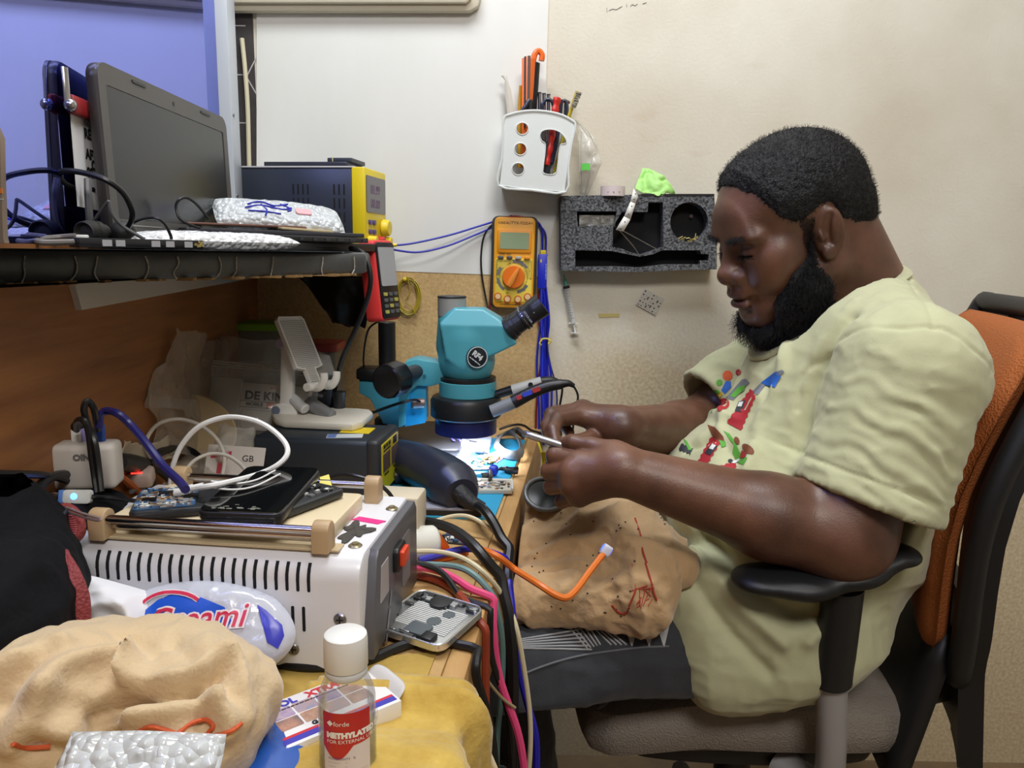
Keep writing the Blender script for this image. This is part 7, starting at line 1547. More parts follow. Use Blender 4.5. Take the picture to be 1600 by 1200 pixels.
# ================================================================== the man, his chair, the phone he holds, the cloth on his lap
skin = bpy.data.materials.new('dark brown skin'); skin.use_nodes = True
def _skin():
    nt = skin.node_tree; L = nt.links; b = nt.nodes['Principled BSDF']
    b.inputs['Roughness'].default_value = .42; b.inputs['Specular IOR Level'].default_value = .5
    b.inputs['Subsurface Weight'].default_value = .08; b.inputs['Subsurface Radius'].default_value = (.01, .004, .002); b.inputs['Subsurface Scale'].default_value = .4
    tc = nt.nodes.new('ShaderNodeTexCoord')
    n = nt.nodes.new('ShaderNodeTexNoise'); n.inputs['Scale'].default_value = 14; n.inputs['Detail'].default_value = 5; L.new(tc.outputs['Object'], n.inputs['Vector'])
    r = nt.nodes.new('ShaderNodeValToRGB'); r.color_ramp.elements[0].position = .35; r.color_ramp.elements[1].position = .68
    r.color_ramp.elements[0].color = lin((84, 56, 44)); r.color_ramp.elements[1].color = lin((122, 84, 66)); L.new(n.outputs['Fac'], r.inputs[0])
    at_ = nt.nodes.new('ShaderNodeAttribute'); at_.attribute_name = 'tone'
    mx = nt.nodes.new('ShaderNodeMix'); mx.data_type = 'RGBA'; L.new(at_.outputs['Fac'], mx.inputs['Factor']); L.new(r.outputs[0], mx.inputs['A']); mx.inputs['B'].default_value = lin((92, 58, 56))
    L.new(mx.outputs['Result'], b.inputs['Base Color'])
    v = nt.nodes.new('ShaderNodeTexVoronoi'); v.inputs['Scale'].default_value = 420; L.new(tc.outputs['Object'], v.inputs['Vector'])
    bp = nt.nodes.new('ShaderNodeBump'); bp.inputs['Strength'].default_value = .14; bp.inputs['Distance'].default_value = .0008; L.new(v.outputs['Distance'], bp.inputs['Height']); L.new(bp.outputs[0], b.inputs['Normal'])
_skin()
hairm = mat('black hair', (22, 21, 22), .6, bump=(420, 1.0, .003), spec=.4)
shirtm = mat('pale olive cotton', (188, 189, 152), .85, var=(9, .3), rgb2=(198, 199, 164), bump=(380, .18, .001), sheen=.25)

PS = 1.10
_at0 = at
def at(px, py, y): return _at0(px, py, y * PS)          # the sitter sits a little deeper in the room than first measured
def A_(x, y, z): return np.array((x * PS, y * PS, CAMZ + PS * (z - CAMZ)))
man = thing('person', 'bearded person in a pale green printed t-shirt sitting at the bench holding a phone', 'person', (.40, 1.05, .50))
# ---- head frame
yaw, pit, rol = rad(11.8), rad(18.2), rad(3.55)
hf = np.array([-math.cos(pit) * math.cos(yaw), -math.cos(pit) * math.sin(yaw), -math.sin(pit)])
hu0 = np.array([-math.sin(pit) * math.cos(yaw), -math.sin(pit) * math.sin(yaw), math.cos(pit)])
hl0 = np.cross(hu0, hf)
hu = hu0 * math.cos(rol) + hl0 * math.sin(rol); hl = hl0 * math.cos(rol) - hu0 * math.sin(rol)
HR = np.stack([hf, hl, hu], 1)          # columns: forward, left, up
HS = .96
HO = np.array(_at0(1233.2, 364.2, 1.07))
def H(x, y, z): return HO + HS * (HR @ np.array([x, y, z]))
def He(f, c, r, k=.012, sub=False, rz=0, ry=0, rx=0):
    Rm = HR @ np.array(Matrix.Rotation(rad(rz), 3, 'Z') @ Matrix.Rotation(rad(ry), 3, 'Y') @ Matrix.Rotation(rad(rx), 3, 'X'))
    f.ell(H(*c), np.array(r) * HS, Rm, k * HS, sub)
def Hc(f, a, b, r0, r1=None, k=.01, sub=False, sq=None):
    f.cone(H(*a), H(*b), r0 * HS, (r0 if r1 is None else r1) * HS, k * HS, sub, sq)
def both(fn):
    for s_ in (-1, 1): fn(s_)
B = SDF((.0, .70, .48), (.70, 1.42, 1.30), .0020)
# skull, face
He(B, (-.016, 0, .048), (.100, .079, .086), .01)
He(B, (.031, 0, .043), (.065, .068, .072), .02)
He(B, (.028, 0, -.035), (.066, .064, .074), .02)
both(lambda s_: He(B, (.051, s_ * .038, -.031), (.038, .032, .038), .02))
both(lambda s_: He(B, (.050, s_ * .046, -.010), (.022, .020, .018), .035))
both(lambda s_: He(B, (.080, s_ * .028, .020), (.018, .030, .011), .014))
He(B, (.086, 0, .034), (.012, .045, .03), .02)
He(B, (.064, 0, -.098), (.028, .034, .024), .02)
both(lambda s_: Hc(B, (-.014, s_ * .060, -.050), (.056, s_ * .026, -.100), .022, .02, .025))
He(B, (.020, 0, -.095), (.055, .050, .032), .025)
# eye sockets, closed lids (looking down)
both(lambda s_: He(B, (.099, s_ * .032, .003), (.012, .021, .0115), .012, True))
both(lambda s_: He(B, (.0755, s_ * .0325, -.001), (.0175, .0185, .0135), .004))
both(lambda s_: He(B, (.0895, s_ * .0335, -.0052), (.0045, .0165, .0016), .002, True, ry=8))
both(lambda s_: He(B, (.0925, s_ * .033, .0075), (.004, .017, .0014), .002, True))
both(lambda s_: He(B, (.086, s_ * .033, -.0125), (.0055, .017, .0045), .005))
# nose
Hc(B, (.089, 0, .014), (.104, 0, -.026), .0085, .0125, .014)
He(B, (.1045, 0, -.031), (.0160, .0165, .0140), .008)
both(lambda s_: He(B, (.094, s_ * .0185, -.035), (.0150, .0108, .0108), .006))
both(lambda s_: He(B, (.099, s_ * .0090, -.0455), (.0075, .0048, .005), .003, True))
# mouth
He(B, (.088, 0, -.055), (.016, .030, .014), .012)
He(B, (.0965, 0, -.0605), (.0120, .0235, .0082), .005)
He(B, (.0945, 0, -.0760), (.0120, .0215, .0088), .005)
He(B, (.107, 0, -.0685), (.012, .029, .0014), .0025, True)
both(lambda s_: He(B, (.090, s_ * .0275, -.0690), (.008, .005, .004), .004, True))
both(lambda s_: Hc(B, (.104, s_ * .004, -.048), (.106, s_ * .0045, -.054), .0018, .0018, .004))
He(B, (.094, 0, -.0885), (.012, .020, .006), .008, True)
# ears
def ear(s_):
    He(B, (-.010, s_ * .079, .003), (.0195, .0075, .0335), .006, False, rz=s_ * -24, ry=-10)
    He(B, (-.009, s_ * .0850, .004), (.0125, .006, .0235), .003, True, rz=s_ * -24, ry=-10)
    He(B, (-.016, s_ * .0845, .006), (.0055, .0045, .0200), .003, False, rz=s_ * -24, ry=-10)
    He(B, (.001, s_ * .0795, -.001), (.0055, .0055, .0075), .003)
    He(B, (-.005, s_ * .080, -.0255), (.0100, .0062, .0105), .004)
    He(B, (-.004, s_ * .0845, .003), (.0055, .006, .008), .003, True)
ear(1); ear(-1)
# neck and shoulders
nb = H(-.078, 0, -.125)
B.cone(H(-.055, 0, -.02), nb, .070, .080, .03)
B.cone(H(.0, 0, -.075), nb + np.array((-.035, 0, -.005)), .056, .066, .03)
# trunk under the shirt
TC = np.array((.44, .965, .0))
B.ell((.465, 1.06, .885), (.115, .155, .13), k=.03).ell((.415, 1.05, .72), (.13, .145, .14), k=.04).ell((.40, 1.05, .60), (.10, .15, .06), k=.04)
# arms: near (left), far (right)
LS, LE, LW_ = np.array(at(1425, 585, .795)), np.array(at(1312, 830, .772)), np.array(at(972, 735, .80))
RS, RE, RW_ = np.array((.445, 1.24, .92)), np.array((.325, 1.245, .80)), np.array(_at0(972, 668, 1.04))
def arm(S, E, W, e=1.0):
    B.cone(S, E, .066, .053, .03)
    m_ = E * .68 + W * .32 + np.array((0, 0, -.006)); d = E + (E - S) * .02
    B.cone(d, m_, .054, .049, .02); B.cone(m_, W, .048, .0295, .02); B.ell(E + np.array((.008, 0, -.004)), (.052, .05, .05), k=.02)
arm(LS, LE, LW_); arm(RS, RE, RW_)
# ---- hands
def finger(pts, r, k=.0035):
    for i in range(len(pts) - 1): B.cone(pts[i], pts[i + 1], r[i], r[i + 1], k)
def v3(*a): return np.array(a, float)
def palm(W, kn, th, rk=.0125):
    """wrist, four knuckles and the thumb root joined by tapering wedges"""
    for q in kn: B.cone(W, q, .0225, rk, .014)
    for a, b in zip(kn, kn[1:]): B.cone(a, b, rk, rk, .008)
    B.cone(W + (kn[0] - W) * .1, th, .021, .0165, .012)
# near hand: palm under the phone, back of the hand to the camera, thumb along the top of the phone
kL = [v3(*at(905, 722, .815)), v3(*at(893, 738, .808)), v3(*at(894, 757, .806)), v3(*at(905, 775, .81))]
tL = v3(*at(958, 709, .812))
palm(LW_, kL, tL)
B.ell(LW_ * .45 + (kL[1] + kL[2]) * .275 + v3(0, .008, -.004), (.032, .02, .027), k=.012)
finger([kL[0], v3(*at(866, 712, .838)), v3(*at(868, 704, .872)), v3(*at(884, 706, .885))], [.0125, .0105, .0092, .008])
finger([kL[1], v3(*at(858, 736, .838)), v3(*at(864, 728, .872)), v3(*at(884, 724, .886))], [.0125, .0108, .0095, .0082])
finger([kL[2], v3(*at(862, 760, .838)), v3(*at(870, 752, .868)), v3(*at(890, 742, .880))], [.012, .0104, .009, .008])
finger([kL[3], v3(*at(878, 783, .838)), v3(*at(886, 774, .862)), v3(*at(900, 762, .872))], [.011, .0092, .008, .0072])
finger([tL, v3(*at(925, 698, .826)), v3(*at(896, 692, .836)), v3(*at(880, 693, .845))], [.0165, .0118, .0098, .0072])
# far hand: fingers pinching the screen from above
kR = [v3(*at(908, 650, .955)), v3(*at(905, 643, .972)), v3(*at(910, 640, .99)), v3(*at(922, 643, 1.008))]
tR = v3(*at(938, 680, .955))
palm(RW_, kR, tR)
finger([kR[0], v3(*at(872, 655, .930)), v3(*at(864, 672, .908)), v3(*at(868, 690, .892))], [.0125, .0105, .0092, .0076])
finger([kR[1], v3(*at(862, 648, .945)), v3(*at(855, 667, .925)), v3(*at(858, 684, .905))], [.0125, .0108, .0095, .008])
finger([kR[2], v3(*at(868, 645, .968)), v3(*at(862, 663, .952)), v3(*at(870, 678, .938))], [.012, .0102, .009, .008])
finger([kR[3], v3(*at(886, 648, .988)), v3(*at(880, 664, .975)), v3(*at(890, 676, .962))], [.011, .0092, .008, .0072])
finger([tR, v3(*at(915, 689, .928)), v3(*at(892, 690, .905)), v3(*at(876, 694, .893))], [.0165, .0118, .0098, .0076])
Vb, Qb = B.mesh()
Vb = relax(Vb, Qb, 1, .35)
body = np_obj('body', Vb, Qb, skin, man)
# darker, redder lips as a smooth tone on the same skin
Lc = (Vb - HO) @ HR / HS
lip = np.maximum(np.exp(-(((Lc[:, 1]) / .022) ** 4) - ((Lc[:, 2] + .0605) / .0075) ** 4 - ((Lc[:, 0] - .1) / .016) ** 4), np.exp(-(((Lc[:, 1]) / .020) ** 4) - ((Lc[:, 2] + .0765) / .0085) ** 4 - ((Lc[:, 0] - .1) / .016) ** 4))
ta = body.data.attributes.new('tone', 'FLOAT', 'POINT'); ta.data.foreach_set('value', lip.astype(np.float32))
bvh_body = BVHTree.FromPolygons([tuple(v) for v in Vb], [tuple(q) for q in Qb])

# ---- hair, beard, brows grown from the head surface
Nb = vnormals(Vb, Qb)
hx, hy, hz = Lc[:, 0], Lc[:, 1], Lc[:, 2]
def hairline(x): return np.interp(x, [-.14, -.09, -.065, -.042, -.03, -.018, -.006, .007, .022, .033, .05, .062, .069, .082, .09, .11], [-.006, -.006, -.002, .008, .02, .040, .042, .030, .026, .028, .039, .060, .078, .090, .088, .086])
wob = .004 * vnoise(Lc * 90, 3)
hair_m = (hz > hairline(hx) + wob) & (np.abs(hy) < .09)
near_head = (np.linalg.norm(Lc - np.array((0, 0, 0.02)), axis=1) < .19)
def cap(mask, name, off, m, amp, fr):
    keep = mask[Qb].all(1) & near_head[Qb].all(1); q = Qb[keep]; ids = np.unique(q); mp_ = -np.ones(len(Vb), int); mp_[ids] = np.arange(len(ids))
    cnt = np.zeros(len(Vb)); tot = np.zeros(len(Vb)); np.add.at(tot, Qb.ravel(), 1); np.add.at(cnt, q.ravel(), 1)
    inner = (cnt == tot)[ids]
    o_ = off(Lc[ids]) if callable(off) else off
    f = np.where(inner, 1.0, .15)
    V_ = Vb[ids] + Nb[ids] * (f * (o_ + amp * vnoise(Vb[ids] * fr, 5) + amp * .6 * vnoise(Vb[ids] * fr * 2.1, 6)))[:, None]
    return V_, mp_[q], ids
def strands(root_idx, length, curl, rad_, seed, down=0.0, name='strand', n=7, lenf=None):
    r = np.random.default_rng(seed); P0 = Vb[root_idx]; N0 = Nb[root_idx]; k = len(root_idx)
    T = np.cross(N0, r.normal(size=(k, 3))); T /= np.linalg.norm(T, axis=1, keepdims=True) + 1e-9; Bn = np.cross(N0, T)
    L_ = length * r.uniform(.6, 1.25, k) * (lenf if lenf is not None else 1)
    ph = r.uniform(0, 6.28, k); tu = r.uniform(1.2, 2.4, k); g = np.array((0, 0, -1.0))
    pts = []
    for i in range(n):
        t = i / (n - 1); a = ph + tu * 6.28 * t
        pts.append(P0 + N0 * (L_ * t)[:, None] + (T * np.cos(a)[:, None] + Bn * np.sin(a)[:, None]) * (curl * min(1, t * 2.5)) + g * (down * L_ * t * t)[:, None])
    pts = np.stack(pts, 1); vs = []
    off = [(1, 0), (-.5, .87), (-.5, -.87)]
    for a, b in off: vs.append(pts + (T * a + Bn * b)[:, None, :] * rad_ * np.linspace(1, .5, n)[None, :, None])
    VV = np.stack(vs, 2).reshape(-1, 3)  # k, n, 3
    base = (np.arange(k) * n * 3)[:, None, None] + (np.arange(n - 1) * 3)[None, :, None]; j = np.arange(3)[None, None, :]; j2 = (np.arange(3) + 1) % 3
    QQ = np.stack([base + j, base + j2[None, None, :], base + 3 + j2[None, None, :], base + 3 + j], -1).reshape(-1, 4)
    return VV, QQ
rg = np.random.default_rng(5)
Vh, Qh, ids = cap(hair_m, 'hair', lambda L: .0008 + .0062 * np.clip((L[:, 2] - hairline(L[:, 0])) / .03, 0, 1), hairm, .0014, 330)
sel = rg.choice(ids, min(len(ids), 7000), replace=False); Vs, Qs = strands(sel, .0105, .0014, .00035, 8, 0, n=6, lenf=.45 + .55 * np.clip((Lc[sel, 2] - hairline(Lc[sel, 0])) / .03, 0, 1))
np_obj('hair', np.concatenate([Vh, Vs]), np.concatenate([Qh, Qs + len(Vh)]), hairm, man)
# beard: from the sideburn along the jaw to under the chin; cheeks and upper lip bare
fx = np.interp(hz, [-.15, -.115, -.100, -.085, -.07, -.056, -.04, -.03, -.02, .0, .03], [.105, .088, .066, .066, .067, .062, .052, .036, .022, .020, .022])   # front limit
bx_ = np.interp(hz, [-.14, -.10, -.083, -.06, -.047, -.03, .0, .03], [-.012, -.006, -.002, .0, .010, .012, .009, .004])     # back limit
fx = fx - .03 * np.clip(-hy / .03, 0, 1) * (hz > -.10)
beard_m = (hz < -.004) & (hx < fx + wob) & (hx > bx_ + wob) & (hz > -.16) & (np.abs(hy) < .1)
Vd, Qd, idb = cap(beard_m, 'beard', lambda L: .002 + .011 * np.clip((-.01 - L[:, 2]) / .06, 0, 1), hairm, .0025, 200)
selb = rg.choice(idb, min(len(idb) * 2, 9000)); Vs, Qs = strands(selb, .019, .0028, .00032, 18, .25, n=10, lenf=.3 + .8 * np.clip((.01 - Lc[selb, 2]) / .09, 0, 1))
sb_ = np.where((hz >= -.012) & (hz < .028) & (hx < fx + wob + .004) & (hx > bx_ + wob) & (hy > -.1) & (np.abs(hy) < .1))[0]; sb_ = rg.choice(sb_, min(len(sb_), 500), replace=False); V2, Q2 = strands(sb_, .0045, .0008, .0003, 28, .1, n=5)
np_obj('beard', np.concatenate([Vd, Vs, V2]), np.concatenate([Qd, Qs + len(Vd), Q2 + len(Vd) + len(Vs)]), hairm, man)
for s_ in (1, -1):
    bm_ = (np.abs(hz - .0195 - .004 * np.clip((hy * s_ - .015) / .03, 0, 1) + .00) < .0032) & (hy * s_ > .013) & (hy * s_ < .050) & (hx > .05)
    ib = np.where(bm_)[0]
    if len(ib):
        se = rg.choice(ib, 150); Vs, Qs = strands(se, .0050, .0012, .0003, 30 + s_, .2, n=5); np_obj('eyebrow', Vs, Qs, hairm, man)
    em = (np.abs(hz + .0062) < .0016) & (hy * s_ > .016) & (hy * s_ < .05) & (hx > .07); ie = np.where(em)[0]
    if len(ie):
        se = rg.choice(ie, 60); Vs, Qs = strands(se, .0065, .0006, .0003, 40 + s_, .5, n=5); np_obj('eyelashes', Vs, Qs, hairm, man)

# ---- t-shirt
S = SDF((.14, .74, .46), (.74, 1.40, 1.10), .0032)
S.ell((.480, 1.06, .895), (.140, .185, .125), k=.03)
S.ell((.410, 1.05, .735), (.188, .182, .150), k=.06)
S.ell((.455, 1.06, .79), (.112, .185, .19), k=.05)
S.ell((.392, 1.05, .60), (.140, .200, .09), k=.05)
# shoulders and neck slope
S.cone(nb + np.array((.0, 0, -.03)), LS + np.array((.0, .012, -.004)), .092, .076, .04).cone(nb + np.array((.0, 0, -.035)), RS + np.array((0, 0, -.005)), .088, .070, .04)
# sleeves
def sleeve(S0, E0_, t, r0, r1, cutn, cutp_, dx=0):
    S0 = np.array(S0); E0_ = np.array(E0_); e = S0 + (E0_ - S0) * t; ba = e - S0; L2 = ba @ ba; n = np.array(cutn, float); n /= np.linalg.norm(n)
    def fn(X, Y, Z):
        x = X - S0[0]; y = Y - S0[1]; z = Z - S0[2]; tt = np.clip((x * ba[0] + y * ba[1] + z * ba[2]) / L2, 0, 1.0)
        d = np.sqrt((x - tt * ba[0]) ** 2 + (y - tt * ba[1]) ** 2 + (z - tt * ba[2]) ** 2) - (r0 + tt * (r1 - r0))
        return np.maximum(d, (X - cutp_[0]) * n[0] + (Y - cutp_[1]) * n[1] + (Z - cutp_[2]) * n[2])
    S.put(fn, np.minimum(S0, e) - .13, np.maximum(S0, e) + .13, .022)
    def fi(X, Y, Z):
        x = X - S0[0]; y = Y - S0[1]; z = Z - S0[2]; tt = np.clip((x * ba[0] + y * ba[1] + z * ba[2]) / L2, .35, 1.0)
        d = np.sqrt((x - tt * ba[0]) ** 2 + (y - tt * ba[1]) ** 2 + (z - tt * ba[2]) ** 2) - (r0 + np.clip(tt, 0, 1.1) * (r1 - r0) - .0085)
        return np.maximum(d, -((X - cutp_[0]) * n[0] + (Y - cutp_[1]) * n[1] + (Z - cutp_[2]) * n[2]) - .045)
    return fi, np.minimum(S0, e) - .13, np.maximum(S0, e) + .16
hemL0, hemL1 = np.array(at(1248, 748, .70)), np.array(at(1458, 822, .78))
inn = []
axL = (LE - LS) / np.linalg.norm(LE - LS)
nL = np.cross(np.array(at(1458, 822, .75)) - np.array(at(1248, 748, .75)), np.array((0.0, 1.0, 0.0))); nL /= np.linalg.norm(nL); nL = nL if nL @ axL > 0 else -nL; nL = nL + np.array((0, -.10, 0))
inn.append(sleeve(LS + np.array((.004, .006, 0)), np.array(at(1338, 832, .778)), .92, .078, .084, nL, np.array(at(1352, 785, .74))))
axR = (RE - RS) / np.linalg.norm(RE - RS)
inn.append(sleeve(RS, RE + np.array((-.03, -.02, .03)), .95, .066, .062, (-.8, -.3, -.5), np.array(at(1095, 612, 1.12))))
# bottom drape over hip and lap
S.cone(_at0(1125, 1050, .895), _at0(1275, 1030, .895), .042, .042, .03).cone(_at0(1125, 1045, .905), _at0(1085, 930, .93), .040, .045, .03)
S.ell(_at0(1190, 980, .91), (.095, .055, .10), k=.04).ell(_at0(1245, 965, .925), (.08, .06, .09), k=.03)
for fi, lo, hi in inn: S.put(fi, lo, hi, .004, True)
# neck opening
CB, CF, CN = np.array(_at0(1397, 416, 1.09)), np.array(_at0(1183, 556, 1.07)), np.array(_at0(1310, 512, .975))
CC = (CB + CF) / 2; c1 = (CF - CB) / np.linalg.norm(CF - CB); c2 = CN - CC; c2 = c2 - c1 * (c2 @ c1); cb_ = np.linalg.norm(c2); c2 /= cb_; ca_ = np.linalg.norm(CF - CB) / 2; c3 = np.cross(c1, c2); c3 = c3 if c3[2] > 0 else -c3
def neckhole(X, Y, Z):
    x = X - CC[0]; y = Y - CC[1]; z = Z - CC[2]; u = (x * c1[0] + y * c1[1] + z * c1[2]) / ca_; w = (x * c2[0] + y * c2[1] + z * c2[2]) / cb_; h = x * c3[0] + y * c3[1] + z * c3[2]
    return np.maximum((np.sqrt(u * u + w * w) - 1) * cb_, -h - .035 + .03 * (u * u + w * w))
S.put(neckhole, CC - .22, CC + .22, .010, True)
# hem: open below
S.put(lambda X, Y, Z: Z - .505 + 0 * X + 0 * Y, (.0, .5, .4), (.8, 1.5, .515), .004, True)
Vt, Qt = S.mesh(); Vt = relax(Vt, Qt, 3)
Nt = vnormals(Vt, Qt); bvh0 = BVHTree.FromPolygons([tuple(v) for v in Vt], [tuple(q) for q in Qt])
def foldline(V, pts, w, amp, rid=True):
    P_ = [np.array(p, float) for p in crom(pts, 6)]; d = np.full(len(V), 9.0)
    for a, b in zip(P_, P_[1:]):
        ba = b - a; t = np.clip(((V - a) @ ba) / (ba @ ba + 1e-12), 0, 1); d = np.minimum(d, np.linalg.norm(V - a - t[:, None] * ba, axis=1))
    return amp * np.exp(-(d / w) ** 2)
disp = np.zeros(len(Vt))
def F3(px, py, y):
    h = bvh0.ray_cast(Vector(_C), Vector(_ray(px, py)).normalized()); return np.array(h[0]) if h[0] is not None else np.array(at(px, py, y))
# sleeve creases (roughly across the arm) and chest drag lines
LEs = np.array(at(1338, 832, .778)); tS = np.clip(((Vt - LS) @ (LE - LS)) / ((LE - LS) @ (LE - LS)), -.2, 1.2); dS = np.linalg.norm(Vt - LS - tS[:, None] * (LE - LS), axis=1)
ms_ = np.exp(-np.clip(dS - .093, 0, 1) / .02) * np.clip((.86 - tS) / .2, 0, 1) * np.clip((tS + .1) / .2, 0, 1)
wv = fbm(Vt * np.array((9, 9, 5)), 4) * 1.2
disp += ms_ * (.0010 * np.sin(tS * 40 + wv * 4.2) + .0008 * np.sin(tS * 73 + wv * 6)) * (.4 + .6 * np.clip(fbm(Vt * 8, 44) + .5, 0, 1))
disp += (1 - ms_) * .004 * ridged(Vt * np.array((7, 7, 11)), 8, 3)
disp += .0012 * ridged(Vt * 30, 18, 2)
for pts, w, a in (
    ([F3(1300, 470, .86), F3(1230, 560, .84), F3(1190, 660, .86), F3(1170, 740, .84)], .010, .011), ([F3(1330, 500, .80), F3(1270, 600, .78), F3(1250, 700, .76)], .010, -.012),
    ([F3(1260, 520, .86), F3(1200, 610, .86), F3(1180, 690, .86)], .009, -.008), ([F3(1200, 540, .92), F3(1150, 620, .92), F3(1120, 700, .90)], .010, .008), ([F3(1090, 640, .96), F3(1140, 655, .92), F3(1190, 620, .88)], .012, .010), ([F3(1080, 700, .94), F3(1120, 690, .9), F3(1150, 720, .88)], .010, -.010),
    ([F3(1110, 840, .84), F3(1160, 900, .82), F3(1230, 950, .80), F3(1290, 965, .8)], .010, -.014), ([F3(1090, 870, .84), F3(1150, 940, .82), F3(1220, 1000, .80)], .011, .013), ([F3(1080, 900, .84), F3(1130, 975, .82), F3(1200, 1050, .80)], .009, -.010), ([F3(1150, 830, .84), F3(1210, 870, .82), F3(1270, 910, .8)], .012, .010), ([F3(1330, 890, .80), F3(1300, 950, .80), F3(1260, 1000, .8)], .010, .010)):
    disp += foldline(Vt, pts, w, a)
# sewn seams: shoulder seam, armhole, sleeve hem
for pts in ([F3(1412, 428, .90), F3(1425, 452, .88), F3(1450, 480, .86), F3(1458, 515, .83)], [F3(1246, 640, .72), F3(1262, 580, .73), F3(1320, 530, .76), F3(1400, 514, .79), F3(1470, 515, .80), F3(1530, 555, .80), F3(1552, 620, .79), F3(1545, 700, .78)]):
    disp += foldline(Vt, pts, .0035, -.0032)
hm = (Vt - np.array(at(1352, 785, .74))) @ (nL / np.linalg.norm(nL)); msl = np.exp(-np.clip(dS - .10, 0, 1) / .02)
disp += msl * (.0016 * np.exp(-((hm + .012) / .010) ** 4) - .002 * np.exp(-((hm + .026) / .0022) ** 2))
Vt = Vt + Nt * disp[:, None]
shirt = np_obj('t_shirt', Vt, Qt, shirtm, man)
bvh = BVHTree.FromPolygons([tuple(v) for v in Vt], [tuple(q) for q in Qt])
# collar band
cb = MB(); n_ = 48; pts = []
for k in range(n_):
    a = 2 * math.pi * k / n_; p = Vector(CC + c1 * ca_ * 1.0 * math.cos(a) + c2 * cb_ * 1.0 * math.sin(a) + c3 * .0)
    h_ = bvh.find_nearest(p); pts.append(h_[0] + h_[1] * .0005)
for _ in range(3): pts = [(pts[k - 1] + pts[k] * 2 + pts[(k + 1) % n_]) / 4 for k in range(n_)]
cb.tube([p + Vector(c3) * .002 for p in pts], .0095, 8, 2, True, flat=.5); cb.obj('collar', shirtm, shirt)
# ---- chest print: generic coloured shapes laid onto the cloth
pr_c = {'r': (176, 40, 52), 'b': (38, 104, 206), 'g': (92, 170, 64), 'o': (226, 96, 44), 'y': (226, 206, 60), 'k': (52, 54, 62), 's': (120, 124, 136), 'n': (122, 68, 40), 'w': (226, 228, 232)}
keys = list(pr_c)
def decal(mb, poly, key, e):
    """polygon given on the photo's chest area, projected along the line to the chest onto the shirt surface"""
    bm = bmesh.new(); vs = [bm.verts.new((a, b, 0)) for a, b in poly]; f = bm.faces.new(vs)
    bmesh.ops.triangulate(bm, faces=[f]); bmesh.ops.subdivide_edges(bm, edges=bm.edges[:], cuts=3, use_grid_fill=True); bmesh.ops.triangulate(bm, faces=bm.faces[:])
    bm.verts.index_update(); P_ = []; ok = True
    for v in bm.verts:
        o = Vector(_C); d = Vector(_ray(v.co.x, v.co.y)).normalized(); h = bvh.ray_cast(o, d)
        if h[0] is None: ok = False; break
        P_.append(h[0] + h[1] * e)
    if ok: mb.m(keys.index(key)); mb.add(P_, [[v.index for v in f.verts] for f in bm.faces])
    bm.free()
def zz(a, b, w0, w1, n=9, j=2.2):
    o = []; L_ = (Vector(b) - Vector(a)); t = L_.normalized(); nn = Vector((-t.y, t.x))
    for k in range(n + 1): o.append(tuple(Vector(a) + L_ * k / n + nn * (w0 / 2 + (w1 - w0) / 2 * k / n + (j if k % 2 else 0))))
    for k in range(n, -1, -1): o.append(tuple(Vector(a) + L_ * k / n - nn * (w0 / 2 + (w1 - w0) / 2 * k / n + (j if k % 2 else 0))))
    return o
def oval(cx, cy, rx, ry, rot=0, n=12): c_, s_ = math.cos(rad(rot)), math.sin(rad(rot)); return [(cx + rx * math.cos(a) * c_ - ry * math.sin(a) * s_, cy + rx * math.cos(a) * s_ + ry * math.sin(a) * c_) for a in [2 * math.pi * k / n for k in range(n)]]
mb = MB(); E1_, E2_ = .0008, .0013
decal(mb, zz((1147, 667), (1178, 611), 24, 10, 13), 'r', E1_); decal(mb, [(1176, 612), (1190, 598), (1196, 602), (1184, 618)], 's', E1_); decal(mb, [(1190, 598), (1214, 580), (1221, 588), (1211, 606), (1196, 602)], 'b', E2_); decal(mb, [(1212, 582), (1222, 578), (1226, 581), (1217, 588)], 's', E2_); decal(mb, [(1148, 644), (1155, 628), (1166, 625), (1160, 645)], 'k', E2_); decal(mb, [(1153, 636), (1156, 629), (1163, 628), (1160, 636)], 'w', E2_ + .0004)
decal(mb, oval(1137, 587, 8, 8), 'o', E1_); decal(mb, oval(1154, 582, 4.5, 5), 'r', E1_); decal(mb, [(1127, 610), (1134, 596), (1142, 596), (1143, 605), (1133, 616)], 'b', E1_); decal(mb, [(1117, 622), (1124, 612), (1130, 615), (1120, 626)], 'y', E1_); decal(mb, oval(1117, 614, 8, 4, -20), 'g', E1_); decal(mb, oval(1124, 598, 5, 5), 'g', E1_); decal(mb, [(1103, 640), (1106, 626), (1115, 626), (1113, 645)], 'g', E1_); decal(mb, [(1091, 652), (1097, 637), (1108, 641), (1108, 647)], 'k', E1_); decal(mb, oval(1106, 623, 4, 3), 'b', E2_)
decal(mb, [(1134, 622), (1160, 593), (1166, 592), (1172, 598), (1166, 604), (1146, 626)], 's', E1_); decal(mb, [(1141, 620), (1154, 605), (1166, 602), (1164, 610), (1148, 622)], 'g', E2_); decal(mb, oval(1131, 631, 9, 9), 'r', E1_); decal(mb, oval(1125, 638, 4, 5), 'r', E1_)
decal(mb, oval(1102, 660, 5, 7, -20), 'o', E1_); decal(mb, [(1106, 664), (1118, 668), (1130, 682), (1133, 692), (1122, 690), (1113, 680), (1108, 670)], 'n', E1_); decal(mb, zz((1096, 728), (1119, 686), 13, 14, 10), 'r', E1_); decal(mb, [(1102, 708), (1112, 694), (1121, 698), (1110, 712)], 'k', E2_); decal(mb, [(1109, 701), (1113, 695), (1118, 697), (1114, 703)], 'w', E2_ + .0004); decal(mb, [(1123, 688), (1134, 690), (1135, 697), (1127, 700)], 'g', E2_)
